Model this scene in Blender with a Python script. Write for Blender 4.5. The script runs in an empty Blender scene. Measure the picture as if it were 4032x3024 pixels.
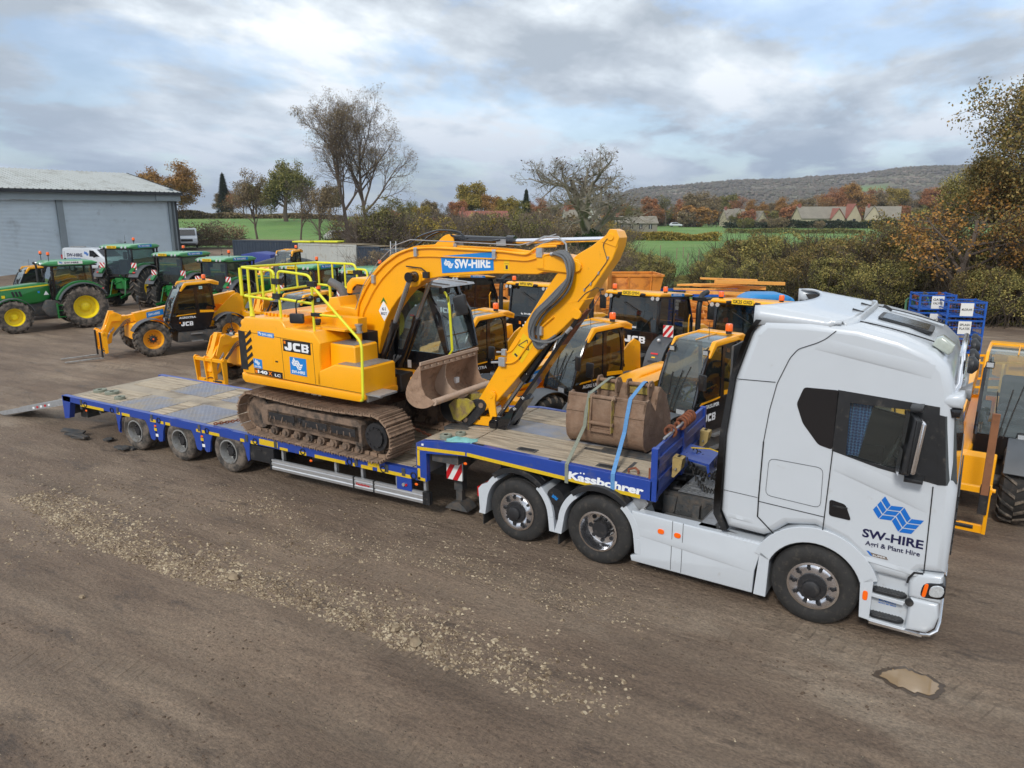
import bpy, math, random
from mathutils import Vector, Matrix, noise
PI=math.pi
R=math.radians
sc=bpy.context.scene
COL=sc.collection
# ---------------------------------------------------------------- camera solution (metres)
CAM=Vector((0.673,-8.9364,4.8361)); YAW,PITCH,ROLL,FPX=0.5055,0.229,-0.0022,2849.07
def cam_axes():
    cy,sy,cp,sp=math.cos(YAW),math.sin(YAW),math.cos(PITCH),math.sin(PITCH)
    f=Vector((-sy*cp,cy*cp,-sp)); r=Vector((cy,sy,0)); u=r.cross(f)
    c,s=math.cos(ROLL),math.sin(ROLL)
    return c*r+s*u,-s*r+c*u,f
CR,CU,CF=cam_axes()
def ray(px,py): return CR*((px-2016)/FPX)+CU*(-(py-1512)/FPX)+CF
def hit(px,py,P,n):
    d=ray(px,py); n=Vector(n); return CAM+d*((Vector(P)-CAM).dot(n)/d.dot(n))
def atZ(px,py,z=0.): return hit(px,py,(0,0,z),(0,0,1))
def atY(px,py,y=0.): return hit(px,py,(0,y,0),(0,1,0))
HF=Vector((-math.sin(YAW),math.cos(YAW),0)); HR=Vector((math.cos(YAW),math.sin(YAW),0))
def atD(px,py,D): return hit(px,py,CAM+HF*D,HF)          # point seen at a pixel of the survey, D metres away
class Frame:
    def __init__(s,loc,rz=0.): s.loc=Vector(loc); s.rz=rz; s.Rm=Matrix.Rotation(rz,3,'Z'); s.inv=s.Rm.transposed()
    def loc_of(s,P): return s.inv@(P-s.loc)
    def Y(s,px,py,y=0.): return s.loc_of(hit(px,py,s.loc+s.Rm@Vector((0,y,0)),s.Rm@Vector((0,1,0))))
    def X(s,px,py,x=0.): return s.loc_of(hit(px,py,s.loc+s.Rm@Vector((x,0,0)),s.Rm@Vector((1,0,0))))
    def Z(s,px,py,z=0.): return s.loc_of(hit(px,py,s.loc+Vector((0,0,z)),(0,0,1)))
def zoom(x0,y0,k): return lambda u,v:(x0+u*k,y0+v*k)
# ---------------------------------------------------------------- materials
MT={}
def rgb(r,g,b):
    f=lambda c:(c/255/12.92) if c/255<=.04045 else ((c/255+.055)/1.055)**2.4
    return (f(r),f(g),f(b))
def mat(name,col,rough=.5,metal=0.,var=.0,vs=3.,dirt=None,bump=None,coat=0.,spec=.5,emit=None):
    """col base colour; var value variation; dirt=(colour, amount 0..1, scale); bump=(strength, scale)"""
    m=bpy.data.materials.new(name); m.use_nodes=True; nt=m.node_tree; N=nt.nodes; L=nt.links
    b=N['Principled BSDF']; b.inputs['Roughness'].default_value=rough; b.inputs['Metallic'].default_value=metal
    b.inputs['Coat Weight'].default_value=coat; b.inputs['Coat Roughness'].default_value=.1
    b.inputs['Specular IOR Level'].default_value=spec
    b.inputs['Base Color'].default_value=(*col,1)
    if emit: b.inputs['Emission Color'].default_value=(*emit[0],1); b.inputs['Emission Strength'].default_value=emit[1]
    tc=N.new('ShaderNodeTexCoord'); cur=None
    def nz(scale,detail=5,rough_=.6):
        n=N.new('ShaderNodeTexNoise'); n.inputs['Scale'].default_value=scale; n.inputs['Detail'].default_value=detail; n.inputs['Roughness'].default_value=rough_
        L.new(tc.outputs['Object'],n.inputs['Vector']); return n
    if var>0:
        n=nz(vs); mr=N.new('ShaderNodeMapRange'); mr.inputs[1].default_value=.3; mr.inputs[2].default_value=.7; mr.inputs[3].default_value=1-var; mr.inputs[4].default_value=1+var
        L.new(n.outputs[0],mr.inputs[0]); v=N.new('ShaderNodeVectorMath'); v.operation='SCALE'; v.inputs[0].default_value=col
        L.new(mr.outputs[0],v.inputs['Scale']); cur=v.outputs[0]
    if dirt:
        dc,am,ds=dirt; n=nz(ds,8,.7); mr=N.new('ShaderNodeMapRange'); c=1-am
        mr.inputs[1].default_value=.25+.5*c-.08; mr.inputs[2].default_value=.25+.5*c+.12; L.new(n.outputs[0],mr.inputs[0])
        mx=N.new('ShaderNodeMix'); mx.data_type='RGBA'; L.new(mr.outputs[0],mx.inputs[0]); mx.inputs[7].default_value=(*dc,1)
        if cur: L.new(cur,mx.inputs[6])
        else: mx.inputs[6].default_value=(*col,1)
        cur=mx.outputs[2]
        rr=N.new('ShaderNodeMapRange'); rr.inputs[3].default_value=rough; rr.inputs[4].default_value=max(rough,.8); L.new(mr.outputs[0],rr.inputs[0]); L.new(rr.outputs[0],b.inputs['Roughness'])
    if cur: L.new(cur,b.inputs['Base Color'])
    if bump:
        n=nz(bump[1],6); bp=N.new('ShaderNodeBump'); bp.inputs['Strength'].default_value=bump[0]; bp.inputs['Distance'].default_value=.02
        L.new(n.outputs[0],bp.inputs['Height']); L.new(bp.outputs[0],b.inputs['Normal'])
    MT[name]=m; return m
MUD=rgb(112,96,82); DMUD=rgb(140,122,104)
mat('truck_white',(.54,.575,.61),.28,0,.02,2.,(rgb(168,166,162),.10,5.),coat=.5)
mat('shadow_gap',(.012,.012,.014),.7)
mat('black_plastic',(.016,.017,.019),.45,0,.15,6.,(rgb(90,84,76),.22,9.))
mat('gloss_black',(.010,.010,.012),.14,0,coat=.4)
mat('rubber',(.022,.021,.020),.8,0,.25,7.,(rgb(74,67,60),.28,12.),(.25,60.))
mat('muddy_rubber',(.035,.032,.029),.85,0,.25,6.,(rgb(118,107,96),.52,5.),(.4,40.))
mat('chrome',(.86,.86,.88),.20,1.)
mat('dull_alloy',(.42,.42,.42),.45,.8,.12,9.,(rgb(120,112,100),.25,8.))
mat('steel_rim',(.33,.33,.32),.5,.5,.12,9.,(rgb(115,106,95),.35,8.))
mat('galvanised',(.42,.43,.44),.5,.6,.15,14.)
mat('chassis_grey',(.055,.058,.06),.6,0,.2,8.,(rgb(98,88,78),.42,7.),(.2,40.))
mat('dark_hub',(.02,.02,.022),.5,0,.2,8.,(rgb(80,74,68),.25,14.))
mat('trailer_blue',rgb(34,66,150),.38,0,.06,3.,(rgb(86,90,112),.17,5.),coat=.2)
mat('worn_blue_plate',rgb(128,132,144),.6,.05,.12,5.,(rgb(154,144,128),.50,1.4))
mat('reflect_yellow',rgb(214,178,30),.5,0,.08,30.)
mat('reflect_red',rgb(190,20,30),.45)
mat('reflect_white',rgb(225,225,222),.45)
mat('letter_white',rgb(232,234,236),.4)
mat('letter_navy',rgb(22,24,66),.4)
mat('logo_blue',rgb(18,104,190),.35)
mat('decal_blue',rgb(28,128,205),.35)
mat('jcb_yellow',rgb(250,172,8),.35,0,.03,2.,(rgb(196,132,40),.10,6.),coat=.35)
mat('jcb_yellow_dusty',rgb(240,164,20),.45,0,.05,3.,(rgb(150,118,76),.22,4.),coat=.1)
mat('rail_yellow',rgb(222,222,46),.45,0,.05,6.,(rgb(170,165,70),.12,8.))
mat('plate_yellow',rgb(240,196,20),.4)
mat('amber',rgb(250,104,8),.25,0,coat=.5)
mat('red_lamp',rgb(200,20,14),.25,0,coat=.5)
mat('lamp_glass',(.65,.68,.70),.12,.4,.2,60.)
mat('jd_green',rgb(24,112,48),.32,0,.04,3.,(rgb(70,100,62),.12,5.),coat=.35)
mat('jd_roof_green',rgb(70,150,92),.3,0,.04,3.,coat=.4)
mat('jd_yellow',rgb(232,206,20),.4,0,.05,5.,(rgb(150,138,60),.22,7.))
mat('steel_plate',(.30,.31,.32),.45,.6,.15,20.,(rgb(120,112,102),.22,6.),(.4,140.))
mat('track_mud',rgb(142,118,98),.9,0,.18,6.,(rgb(110,90,74),.4,5.),(.9,22.))
mat('track_frame',(.03,.028,.026),.8,0,.2,5.,(rgb(128,107,90),.62,3.2),(.7,22.))
mat('bucket_clay',rgb(158,130,108),.85,0,.12,5.,(rgb(112,86,66),.33,3.5),(.6,20.))
mat('bucket_rust',rgb(124,98,78),.8,0,.2,6.,(rgb(142,118,98),.42,3.5),(.6,26.))
mat('bucket_rim',rgb(178,154,134),.8,0,.1,8.)
mat('old_yellow',rgb(170,150,70),.75,0,.15,9.,(rgb(120,96,74),.4,7.),(.4,30.))
mat('rust',rgb(128,74,48),.85,0,.25,9.,(rgb(90,56,40),.4,7.),(.5,30.))
mat('hose',(.05,.052,.055),.6,0,.15,30.)
mat('hose_grey',(.12,.125,.13),.65,0,.2,60.)
mat('strap_grey',rgb(128,132,118),.8,0,.15,30.)
mat('strap_blue',rgb(92,142,190),.75,0,.12,30.)
mat('teal_cloth',rgb(120,175,170),.9,0,.1,12.,bump=(.5,20.))
mat('warning_yellow',rgb(236,190,16),.45)
mat('seat_fabric',(.03,.03,.033),.8,0,.2,12.)
mat('interior_dark',(.008,.008,.009),.8)
mat('interior_grey',(.05,.052,.055),.7)
mat('sign_white',rgb(225,225,220),.6)
mat('beige_plate',rgb(176,152,96),.6,0,.1,10.,(rgb(120,98,70),.25,8.))
mat('container_grey',rgb(176,178,172),.6,0,.08,2.,(rgb(140,128,108),.3,2.),)
mat('container_navy',rgb(44,56,70),.6,0,.12,2.,(rgb(80,80,74),.2,2.))
mat('tarp_blue',rgb(30,52,130),.5,0,.1,3.)
mat('orange_steel',rgb(214,134,46),.6,0,.1,2.,(rgb(150,84,40),.33,2.5),(.2,20.))
mat('orange_pale',rgb(226,160,74),.6,0,.1,2.,(rgb(170,110,60),.25,2.5))
mat('stillage_blue',rgb(24,84,170),.5,0,.1,6.)
mat('tank_blue',rgb(40,130,190),.4,0,.06,4.)
mat('bark',rgb(84,74,64),.95,0,.25,4.,bump=(.8,12.))
mat('bark_pale',rgb(120,112,98),.95,0,.25,4.,bump=(.8,12.))
mat('wood_grey',rgb(150,134,112),.85,0,.2,3.,(rgb(104,90,74),.35,5.),(.4,30.))
mat('wall_stone',rgb(176,166,140),.9,0,.1,.6)
mat('roof_grey',rgb(130,124,112),.9,0,.1,.6)
mat('roof_red',rgb(140,88,74),.9,0,.1,.6)
mat('steel_shutter',rgb(200,212,220),.5,0,.05,1.2,(rgb(150,156,160),.2,.6))
mat('shed_trim',rgb(128,138,144),.5,.1,.05,1.)
mat('shed_dark',rgb(40,44,50),.6)
mat('shed_roof',rgb(168,172,170),.7,0,.06,.5,(rgb(132,132,126),.35,.5))
mat('concrete',rgb(130,128,120),.9,0,.12,2.)
def glass(name,tint,alpha,rough=.02):
    m=bpy.data.materials.new(name); m.use_nodes=True; nt=m.node_tree; N=nt.nodes; L=nt.links; N.clear()
    o=N.new('ShaderNodeOutputMaterial'); t=N.new('ShaderNodeBsdfTransparent'); t.inputs[0].default_value=(*tint,1)
    d=N.new('ShaderNodeBsdfDiffuse'); d.inputs[0].default_value=(.30,.34,.34,1)
    g=N.new('ShaderNodeBsdfGlossy'); g.inputs['Roughness'].default_value=rough; g.inputs[0].default_value=(.9,.95,.95,1)
    ge=N.new('ShaderNodeNewGeometry'); dt=N.new('ShaderNodeVectorMath'); dt.operation='DOT_PRODUCT'; L.new(ge.outputs['Normal'],dt.inputs[0]); L.new(ge.outputs['Incoming'],dt.inputs[1])
    def mm(op,a,b=None,c=None):
        n=N.new('ShaderNodeMath'); n.operation=op
        for i,v in enumerate((a,b,c)):
            if v is None: continue
            if isinstance(v,(int,float)): n.inputs[i].default_value=v
            else: L.new(v,n.inputs[i])
        return n
    fr=mm('MULTIPLY_ADD',mm('POWER',mm('SUBTRACT',1.,mm('ABSOLUTE',dt.outputs['Value']).outputs[0]).outputs[0],4.).outputs[0],.8,.07)
    a=N.new('ShaderNodeMixShader'); a.inputs[0].default_value=alpha; L.new(t.outputs[0],a.inputs[1]); L.new(d.outputs[0],a.inputs[2])
    x=N.new('ShaderNodeMixShader'); L.new(fr.outputs[0],x.inputs[0]); L.new(a.outputs[0],x.inputs[1]); L.new(g.outputs[0],x.inputs[2]); L.new(x.outputs[0],o.inputs[0])
    MT[name]=m
glass('cab_glass',(.62,.72,.70),.06)
glass('dark_glass',(.10,.11,.115),.01)
glass('wind_glass',(.66,.76,.76),.16); glass('roof_glass',(.5,.6,.68),.45)  # sky reflection on screens and roof panes put into their pale diffuse share
# tartan curtain, wood deck, chequer plate, shutters are patterned surfaces
def pattern(name,fn,rough=.8):
    m=bpy.data.materials.new(name); m.use_nodes=True; nt=m.node_tree; b=nt.nodes['Principled BSDF']; b.inputs['Roughness'].default_value=rough
    fn(nt,nt.nodes,nt.links,b); MT[name]=m
def _tartan(nt,N,L,b):
    tc=N.new('ShaderNodeTexCoord'); last=None
    mx=None
    for i,(dr,scl) in enumerate((('X',9.),('Z',9.))):
        w=N.new('ShaderNodeTexWave'); w.bands_direction=dr; w.inputs['Scale'].default_value=scl; w.inputs['Distortion'].default_value=.3; L.new(tc.outputs['Object'],w.inputs[0])
        cr=N.new('ShaderNodeValToRGB'); cr.color_ramp.elements[0].color=(*rgb(28,60,120),1); cr.color_ramp.elements[1].color=(*rgb(100,150,200),1); cr.color_ramp.elements[0].position=.55; cr.color_ramp.elements[1].position=.8
        L.new(w.outputs[0],cr.inputs[0])
        if last is None: last=cr.outputs[0]
        else:
            q=N.new('ShaderNodeMix'); q.data_type='RGBA'; q.inputs[0].default_value=.5; L.new(last,q.inputs[6]); L.new(cr.outputs[0],q.inputs[7]); L.new(q.outputs[2],b.inputs['Base Color'])
pattern('tartan',_tartan)
# ---------------------------------------------------------------- mesh builder
def area2(p): return sum(p[i][0]*p[(i+1)%len(p)][1]-p[(i+1)%len(p)][0]*p[i][1] for i in range(len(p)))/2
def inset(p,d):
    """offset a 2-D outline inwards by d (mitred)"""
    n=len(p); s=1 if area2(p)>0 else -1; out=[]
    for i in range(n):
        a=Vector(p[i-1]);b=Vector(p[i]);c=Vector(p[(i+1)%n]); e1=(b-a).normalized();e2=(c-b).normalized()
        n1=Vector((-e1.y,e1.x))*s;n2=Vector((-e2.y,e2.x))*s; m=(n1+n2)
        if m.length<1e-6: m=n1
        m.normalize(); k=d/max(.35,m.dot(n1)); out.append((b.x+m.x*k,b.y+m.y*k))
    return out
def smooth_poly(p,it=1,closed=True,r=.035):
    """round the corners of an outline (cut length limited to r*it metres)"""
    q=[]; n=len(p); R_=r*it
    for i in range(n):
        if not closed and i in (0,n-1): q.append(tuple(p[i])); continue
        b=Vector(p[i]); a=Vector(p[i-1]); c=Vector(p[(i+1)%n])
        da=min(R_,(a-b).length*.45); dc=min(R_,(c-b).length*.45)
        s=b+(a-b).normalized()*da; e=b+(c-b).normalized()*dc
        for t in (0,.33,.67,1.): q.append(tuple(s*(1-t)**2+b*2*t*(1-t)+e*t*t))
    return q
def arc(cx,cy,r,a0,a1,n): return [(cx+r*math.cos(R(a0+(a1-a0)*i/n)),cy+r*math.sin(R(a0+(a1-a0)*i/n))) for i in range(n+1)]
_tc={}
def text_mesh(s,bold):
    k=(s,bold)
    if k not in _tc:
        c=bpy.data.curves.new('t','FONT'); c.body=s; c.size=1.; c.resolution_u=3; c.fill_mode='FRONT'; c.offset=bold
        o=bpy.data.objects.new('t',c); me=o.to_mesh(); vs=[v.co.copy() for v in me.vertices]; fs=[tuple(p.vertices) for p in me.polygons]
        o.to_mesh_clear(); bpy.data.objects.remove(o); bpy.data.curves.remove(c)
        x0=min(v.x for v in vs);x1=max(v.x for v in vs);y0=min(v.y for v in vs);y1=max(v.y for v in vs)
        _tc[k]=([( (v.x-x0)/(x1-x0),(v.y-y0)/(y1-y0)) for v in vs],fs,(x1-x0)/(y1-y0))
    return _tc[k]
class MB:
    def __init__(s): s.v=[];s.f=[];s.m=[];s.T=Matrix.Identity(4)
    def at(s,loc=(0,0,0),rx=0,ry=0,rz=0,sc=1.):
        s.T=Matrix.Translation(loc)@Matrix.Rotation(rz,4,'Z')@Matrix.Rotation(ry,4,'Y')@Matrix.Rotation(rx,4,'X')@(Matrix.Diagonal((*([sc]*3 if not hasattr(sc,'__len__') else sc),1))); return s
    def add(s,vs,fs,m=0):
        b=len(s.v); s.v+=[s.T@Vector(p) for p in vs]; s.f+=[tuple(b+i for i in f) for f in fs]; s.m+=[m]*len(fs)
    def box(s,x0,x1,y0,y1,z0,z1,m=0):
        s.add([(x,y,z) for x in (x0,x1) for y in (y0,y1) for z in (z0,z1)],[(0,1,3,2),(4,6,7,5),(0,4,5,1),(2,3,7,6),(0,2,6,4),(1,5,7,3)],m)
    def cbox(s,c,d,m=0): s.box(c[0]-d[0]/2,c[0]+d[0]/2,c[1]-d[1]/2,c[1]+d[1]/2,c[2]-d[2]/2,c[2]+d[2]/2,m)
    def quad(s,a,b,c,d,m=0): s.add([a,b,c,d],[(0,1,2,3)],m)
    def face(s,ps,m=0): s.add(ps,[tuple(range(len(ps)))],m)
    def prism(s,p,a,b,ax='y',m=0):
        n=len(p); mk={'y':lambda q,t:(q[0],t,q[1]),'x':lambda q,t:(t,q[0],q[1]),'z':lambda q,t:(q[0],q[1],t)}[ax]
        s.add([mk(q,a) for q in p]+[mk(q,b) for q in p],[tuple(range(n)),tuple(range(2*n-1,n-1,-1))]+[(i,n+i,n+(i+1)%n,(i+1)%n) for i in range(n)],m)
    def rprism(s,p,a,b,r,segs=3,ax='y',m=0,caps=(True,True),scale_b=None):
        """prism along ax with rounded rims; caps may be left open"""
        mk={'y':lambda q,t:(q[0],t,q[1]),'x':lambda q,t:(t,q[0],q[1]),'z':lambda q,t:(q[0],q[1],t)}[ax]
        sg=1 if b>a else -1; rings=[]
        for i in range(segs+1):
            t=PI/2*i/segs; rings.append((inset(p,r*(1-math.sin(t))) if i<segs else p,a+sg*r*(1-math.cos(t))))
        rings+= [(q,b-(t-a)) for q,t in reversed(rings)]
        n=len(p); vs=[mk(q,t) for ring,t in rings for q in ring]; fs=[]
        for k in range(len(rings)-1):
            for i in range(n): j=(i+1)%n; fs.append((k*n+i,(k+1)*n+i,(k+1)*n+j,k*n+j))
        if caps[0]: fs.append(tuple(range(n)))
        if caps[1]: fs.append(tuple(range(len(vs)-1,len(vs)-n-1,-1)))
        s.add(vs,fs,m)
    def ring(s,po,pi,a,b,ax='y',m=0,cap='ab'):
        """plate with a hole: outlines po (outer) and pi (inner) have the same number of points"""
        mk={'y':lambda q,t:(q[0],t,q[1]),'x':lambda q,t:(t,q[0],q[1]),'z':lambda q,t:(q[0],q[1],t)}[ax]
        n=len(po); vs=[mk(q,a) for q in po]+[mk(q,a) for q in pi]+[mk(q,b) for q in po]+[mk(q,b) for q in pi]; fs=[]
        for i in range(n):
            j=(i+1)%n; fs+=[(i,j,n+j,n+i),(2*n+i,3*n+i,3*n+j,2*n+j),(i,2*n+i,2*n+j,j),(n+i,n+j,3*n+j,3*n+i)]
        s.add(vs,fs,m)
    def tube(s,path,r,n=8,m=0,caps=True,closed=False):
        P=[Vector(p) for p in path]; rs=r if hasattr(r,'__len__') else [r]*len(P); vs=[];fs=[]
        t0=(P[1]-P[0]).normalized(); up=Vector((0,0,1)) if abs(t0.z)<.9 else Vector((1,0,0)); u=t0.cross(up).normalized()
        for i,p in enumerate(P):
            if closed: t=(P[(i+1)%len(P)]-P[i-1]).normalized()
            elif i==0: t=t0
            elif i==len(P)-1: t=(P[i]-P[i-1]).normalized()
            else: t=((P[i+1]-P[i]).normalized()+(P[i]-P[i-1]).normalized()); t=t.normalized() if t.length>1e-6 else t0
            u=(u-t*u.dot(t)); u=u.normalized() if u.length>1e-6 else t.orthogonal().normalized(); w=t.cross(u)
            for k in range(n): a=2*PI*(k+.5)/n; vs.append(p+(u*math.cos(a)+w*math.sin(a))*rs[i])
        L_=len(P)
        for i in range(L_ if closed else L_-1):
            j=(i+1)%L_
            for k in range(n): fs.append((i*n+k,i*n+(k+1)%n,j*n+(k+1)%n,j*n+k))
        if caps and not closed: fs+= [tuple(range(n-1,-1,-1)),tuple((L_-1)*n+k for k in range(n))]
        s.add(vs,fs,m)
    def cyl(s,a,b,r,n=12,m=0,r2=None): s.tube([a,b],[r,r if r2 is None else r2],n,m)
    def bar(s,a,b,w,h,m=0,up=(0,0,1)):
        a=Vector(a);b=Vector(b);t=(b-a).normalized();u=t.cross(Vector(up)); u=u.normalized() if u.length>1e-5 else Vector((1,0,0)); v=u.cross(t)
        vs=[p+u*w/2*i+v*h/2*j for p in (a,b) for i,j in ((-1,-1),(1,-1),(1,1),(-1,1))]
        s.add(vs,[(3,2,1,0),(4,5,6,7)]+[(i,(i+1)%4,4+(i+1)%4,4+i) for i in range(4)],m)
    def lathe(s,prof,n=24,ax='y',m=0,c=(0,0,0)):
        """prof [(r,h)] turned about ax through c"""
        vs=[];fs=[]
        for r,h in prof:
            for k in range(n):
                a=2*PI*k/n; q=(r*math.cos(a),r*math.sin(a))
                vs.append({'y':(c[0]+q[0],c[1]+h,c[2]+q[1]),'x':(c[0]+h,c[1]+q[0],c[2]+q[1]),'z':(c[0]+q[0],c[1]+q[1],c[2]+h)}[ax])
        for i in range(len(prof)-1):
            for k in range(n): fs.append((i*n+k,i*n+(k+1)%n,(i+1)*n+(k+1)%n,(i+1)*n+k))
        s.add(vs,fs,m)
    def ball(s,c,r,m=0,n=8,sz=(1,1,1)):
        vs=[];fs=[]; h=n//2
        for i in range(h+1):
            for k in range(n): a=PI*i/h; b=2*PI*k/n; vs.append((c[0]+r*sz[0]*math.sin(a)*math.cos(b),c[1]+r*sz[1]*math.sin(a)*math.sin(b),c[2]+r*sz[2]*math.cos(a)))
        for i in range(h):
            for k in range(n): fs.append((i*n+k,(i+1)*n+k,(i+1)*n+(k+1)%n,i*n+(k+1)%n))
        s.add(vs,fs,m)
    def grid(s,fn,nu,nv,m=0,closed_u=False):
        vs=[fn(i/nu,j/nv) for i in range(nu+1) for j in range(nv+1)]; w=nv+1
        s.add(vs,[(i*w+j,(i+1)*w+j,(i+1)*w+j+1,i*w+j+1) for i in range(nu) for j in range(nv)],m)
    def text(s,t,o,u,v,h,w=None,bold=.0,m=0,shear=0.):
        """lettering: origin o, unit right u, unit up v, height h, optional total width w"""
        vs,fs,asp=text_mesh(t,bold); o=Vector(o);u=Vector(u);v=Vector(v); w=w or h*asp
        s.add([o+u*(x*w+shear*y*h)+v*(y*h) for x,y in vs],fs,m)
    def logo(s,o,u,v,w,m=0):
        P=[(.10,.39),(.17,.29),(.30,.30),(.38,.18),(.51,.19)]; o=Vector(o);u=Vector(u);v=Vector(v); k=w/.51
        for j in range(3):
            ox,oy=-.037*j,-.0645*j
            for i in range(4):
                a=P[i];b=P[i+1]; g=.04
                a_=(a[0]+(b[0]-a[0])*g,a[1]+(b[1]-a[1])*g); b_=(b[0]-(b[0]-a[0])*g,b[1]-(b[1]-a[1])*g)
                q=[a_,b_,(b_[0]-.03,b_[1]-.052),(a_[0]-.03,a_[1]-.052)]
                s.face([o+(u*(x+ox)+v*(y+oy))*k for x,y in q],m)
    def jcb(s,o,u,v,h,w,m=0):
        o=Vector(o);u=Vector(u);v=Vector(v); lw=w*.30
        J=[[(.50,1),(.50,.30),(.36,.30),(.36,.42),(0,.42),(0,.16),(.16,0),(.80,0),(1,.22),(1,1)]]
        C=[[(.2,0),(1,0),(1,.28),(.46,.28),(.38,.36),(.38,.64),(.46,.72),(1,.72),(1,1),(.2,1),(0,.8),(0,.2)]]
        q=lambda x0,x1,y0,y1:[(x0,y0),(x1,y0),(x1,y1),(x0,y1)]
        B=[q(0,.34,0,1),q(.34,.90,.80,1),q(.34,.90,.40,.60),q(.34,.90,0,.2),[(.66,.60),(.93,.60),(1,.68),(1,.74),(.95,.80),(.66,.80)],[(.66,.20),(.95,.20),(1,.26),(1,.33),(.93,.40),(.66,.40)]]
        for i,L in enumerate((J,C,B)):
            for P in L: s.face([o+u*(w*.35*i+x*lw)+v*(y*h) for x,y in P],m)
    def build(s,name,mats,parent=None,ang=38,bevel=0.,off=None,bseg=2,kind=None):
        me=bpy.data.meshes.new(name); o=off or Vector((0,0,0))
        me.from_pydata([tuple(p-o) for p in s.v],[],s.f)
        if isinstance(mats,str): mats=[mats]
        for k in mats: me.materials.append(MT[k])
        me.polygons.foreach_set('material_index',s.m)
        me.polygons.foreach_set('use_smooth',[True]*len(s.f)); me.update()
        try: me.set_sharp_from_angle(angle=R(ang))
        except Exception: pass
        ob=bpy.data.objects.new(name,me); COL.objects.link(ob)
        if parent: ob.parent=parent
        if bevel:
            b=ob.modifiers.new('bevel','BEVEL'); b.width=bevel; b.segments=bseg; b.limit_method='ANGLE'; b.angle_limit=R(40); b.harden_normals=True
        if kind: ob['kind']=kind
        return ob
def thing(name,label,cat,loc=(0,0,0),rz=0.,group=None):
    o=bpy.data.objects.new(name,None); COL.objects.link(o); o.location=loc; o.rotation_euler=(0,0,rz); o.empty_display_size=.2
    o['label']=label; o['category']=cat
    if group: o['group']=group
    return o
def tag(o,label,cat,group=None):
    o['label']=label;o['category']=cat
    if group:o['group']=group
    return o
def copy_tree(o,parent=None):
    c=o.copy(); COL.objects.link(c)
    if parent: c.parent=parent
    for ch in [x for x in ALLCH.get(o.name,[])] if False else list(o.children): copy_tree(ch,c)
    return c
# ---------------------------------------------------------------- wheels (axle along y, outer face at y=0, tyre going to +y)
def road_wheel(parent,x,z,r,w,rimr,style,y=0.,side=1,mt='rubber'):
    """side=1: outer face looks to -y; -1: outer face looks to +y"""
    S=lambda h:y+side*h
    t=MB(); pr=[(rimr,.02),(rimr+.02,.0),(rimr+(r-rimr)*.5,-.012),(r-.035,.006),(r-.012,.03),(r,.06)]
    for i in range(1,5):
        h=.06+(w-.12)*i/5; pr+=[(r,h-.012),(r-.013,h-.008),(r-.013,h+.004),(r,h+.008)]
    pr+=[(r,w-.06),(r-.03,w-.01),(rimr,w-.02)]
    t.lathe([(a,S(b)) for a,b in pr],40,'y',0,(x,0,z))
    tw=t.build('wheel',mt,parent)
    m=MB(); c=(x,0,z)
    if style=='front':      # convex disc of a steer/tag axle
        m.lathe([(a,S(b)) for a,b in [(rimr,.03),(rimr+.006,-.008),(rimr-.02,-.012),(rimr-.035,.02),(rimr-.06,.05),(rimr*.66,.02),(rimr*.60,-.02),(rimr*.3,-.02),(0.001,-.02)]],36,'y',0,c)
        for k in range(10):
            a=2*PI*k/10; m.cyl((x+math.cos(a)*rimr*.76,S(.015),z+math.sin(a)*rimr*.76),(x+math.cos(a)*rimr*.76,S(.06),z+math.sin(a)*rimr*.76),.021,12,1)
            m.cyl((x+math.cos(a+.3)*rimr*.5,S(-.06),z+math.sin(a+.3)*rimr*.5),(x+math.cos(a+.3)*rimr*.5,S(.0),z+math.sin(a+.3)*rimr*.5),.024,6,2)
        m.lathe([(a,S(b)) for a,b in [(rimr*.58,-.018),(rimr*.56,-.05),(rimr*.36,-.055),(rimr*.33,-.10),(rimr*.2,-.115),(0.001,-.115)]],24,'y',2,c)
    else:                   # deep dish of a drive or trailer axle
        dp=.16 if style=='drive' else .12
        m.lathe([(a,S(b)) for a,b in [(rimr,.03),(rimr+.006,-.008),(rimr-.02,-.012),(rimr-.03,.03),(rimr*.84,dp*.5),(rimr*.8,dp),(rimr*.45,dp+.015),(0.001,dp+.015)]],36,'y',0,c)
        for k in range(8):
            a=2*PI*k/8; m.cyl((x+math.cos(a)*rimr*.66,S(dp-.01),z+math.sin(a)*rimr*.66),(x+math.cos(a)*rimr*.66,S(dp+.05),z+math.sin(a)*rimr*.66),.03,10,1)
        for k in range(10):
            a=2*PI*k/10; m.cyl((x+math.cos(a)*rimr*.48,S(dp-.045),z+math.sin(a)*rimr*.48),(x+math.cos(a)*rimr*.48,S(dp+.01),z+math.sin(a)*rimr*.48),.018,6,2)
        hub=.42 if style=='drive' else .36
        m.lathe([(a,S(b)) for a,b in [(rimr*hub,dp+.01),(rimr*hub,.07),(rimr*hub*.85,.045),(0.001,.045)]],24,'y',2,c)
    m.build('rim',['chrome' if style in('front','drive') else 'steel_rim','shadow_gap','dark_hub'],tw)
    return tw
_agc={}
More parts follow.
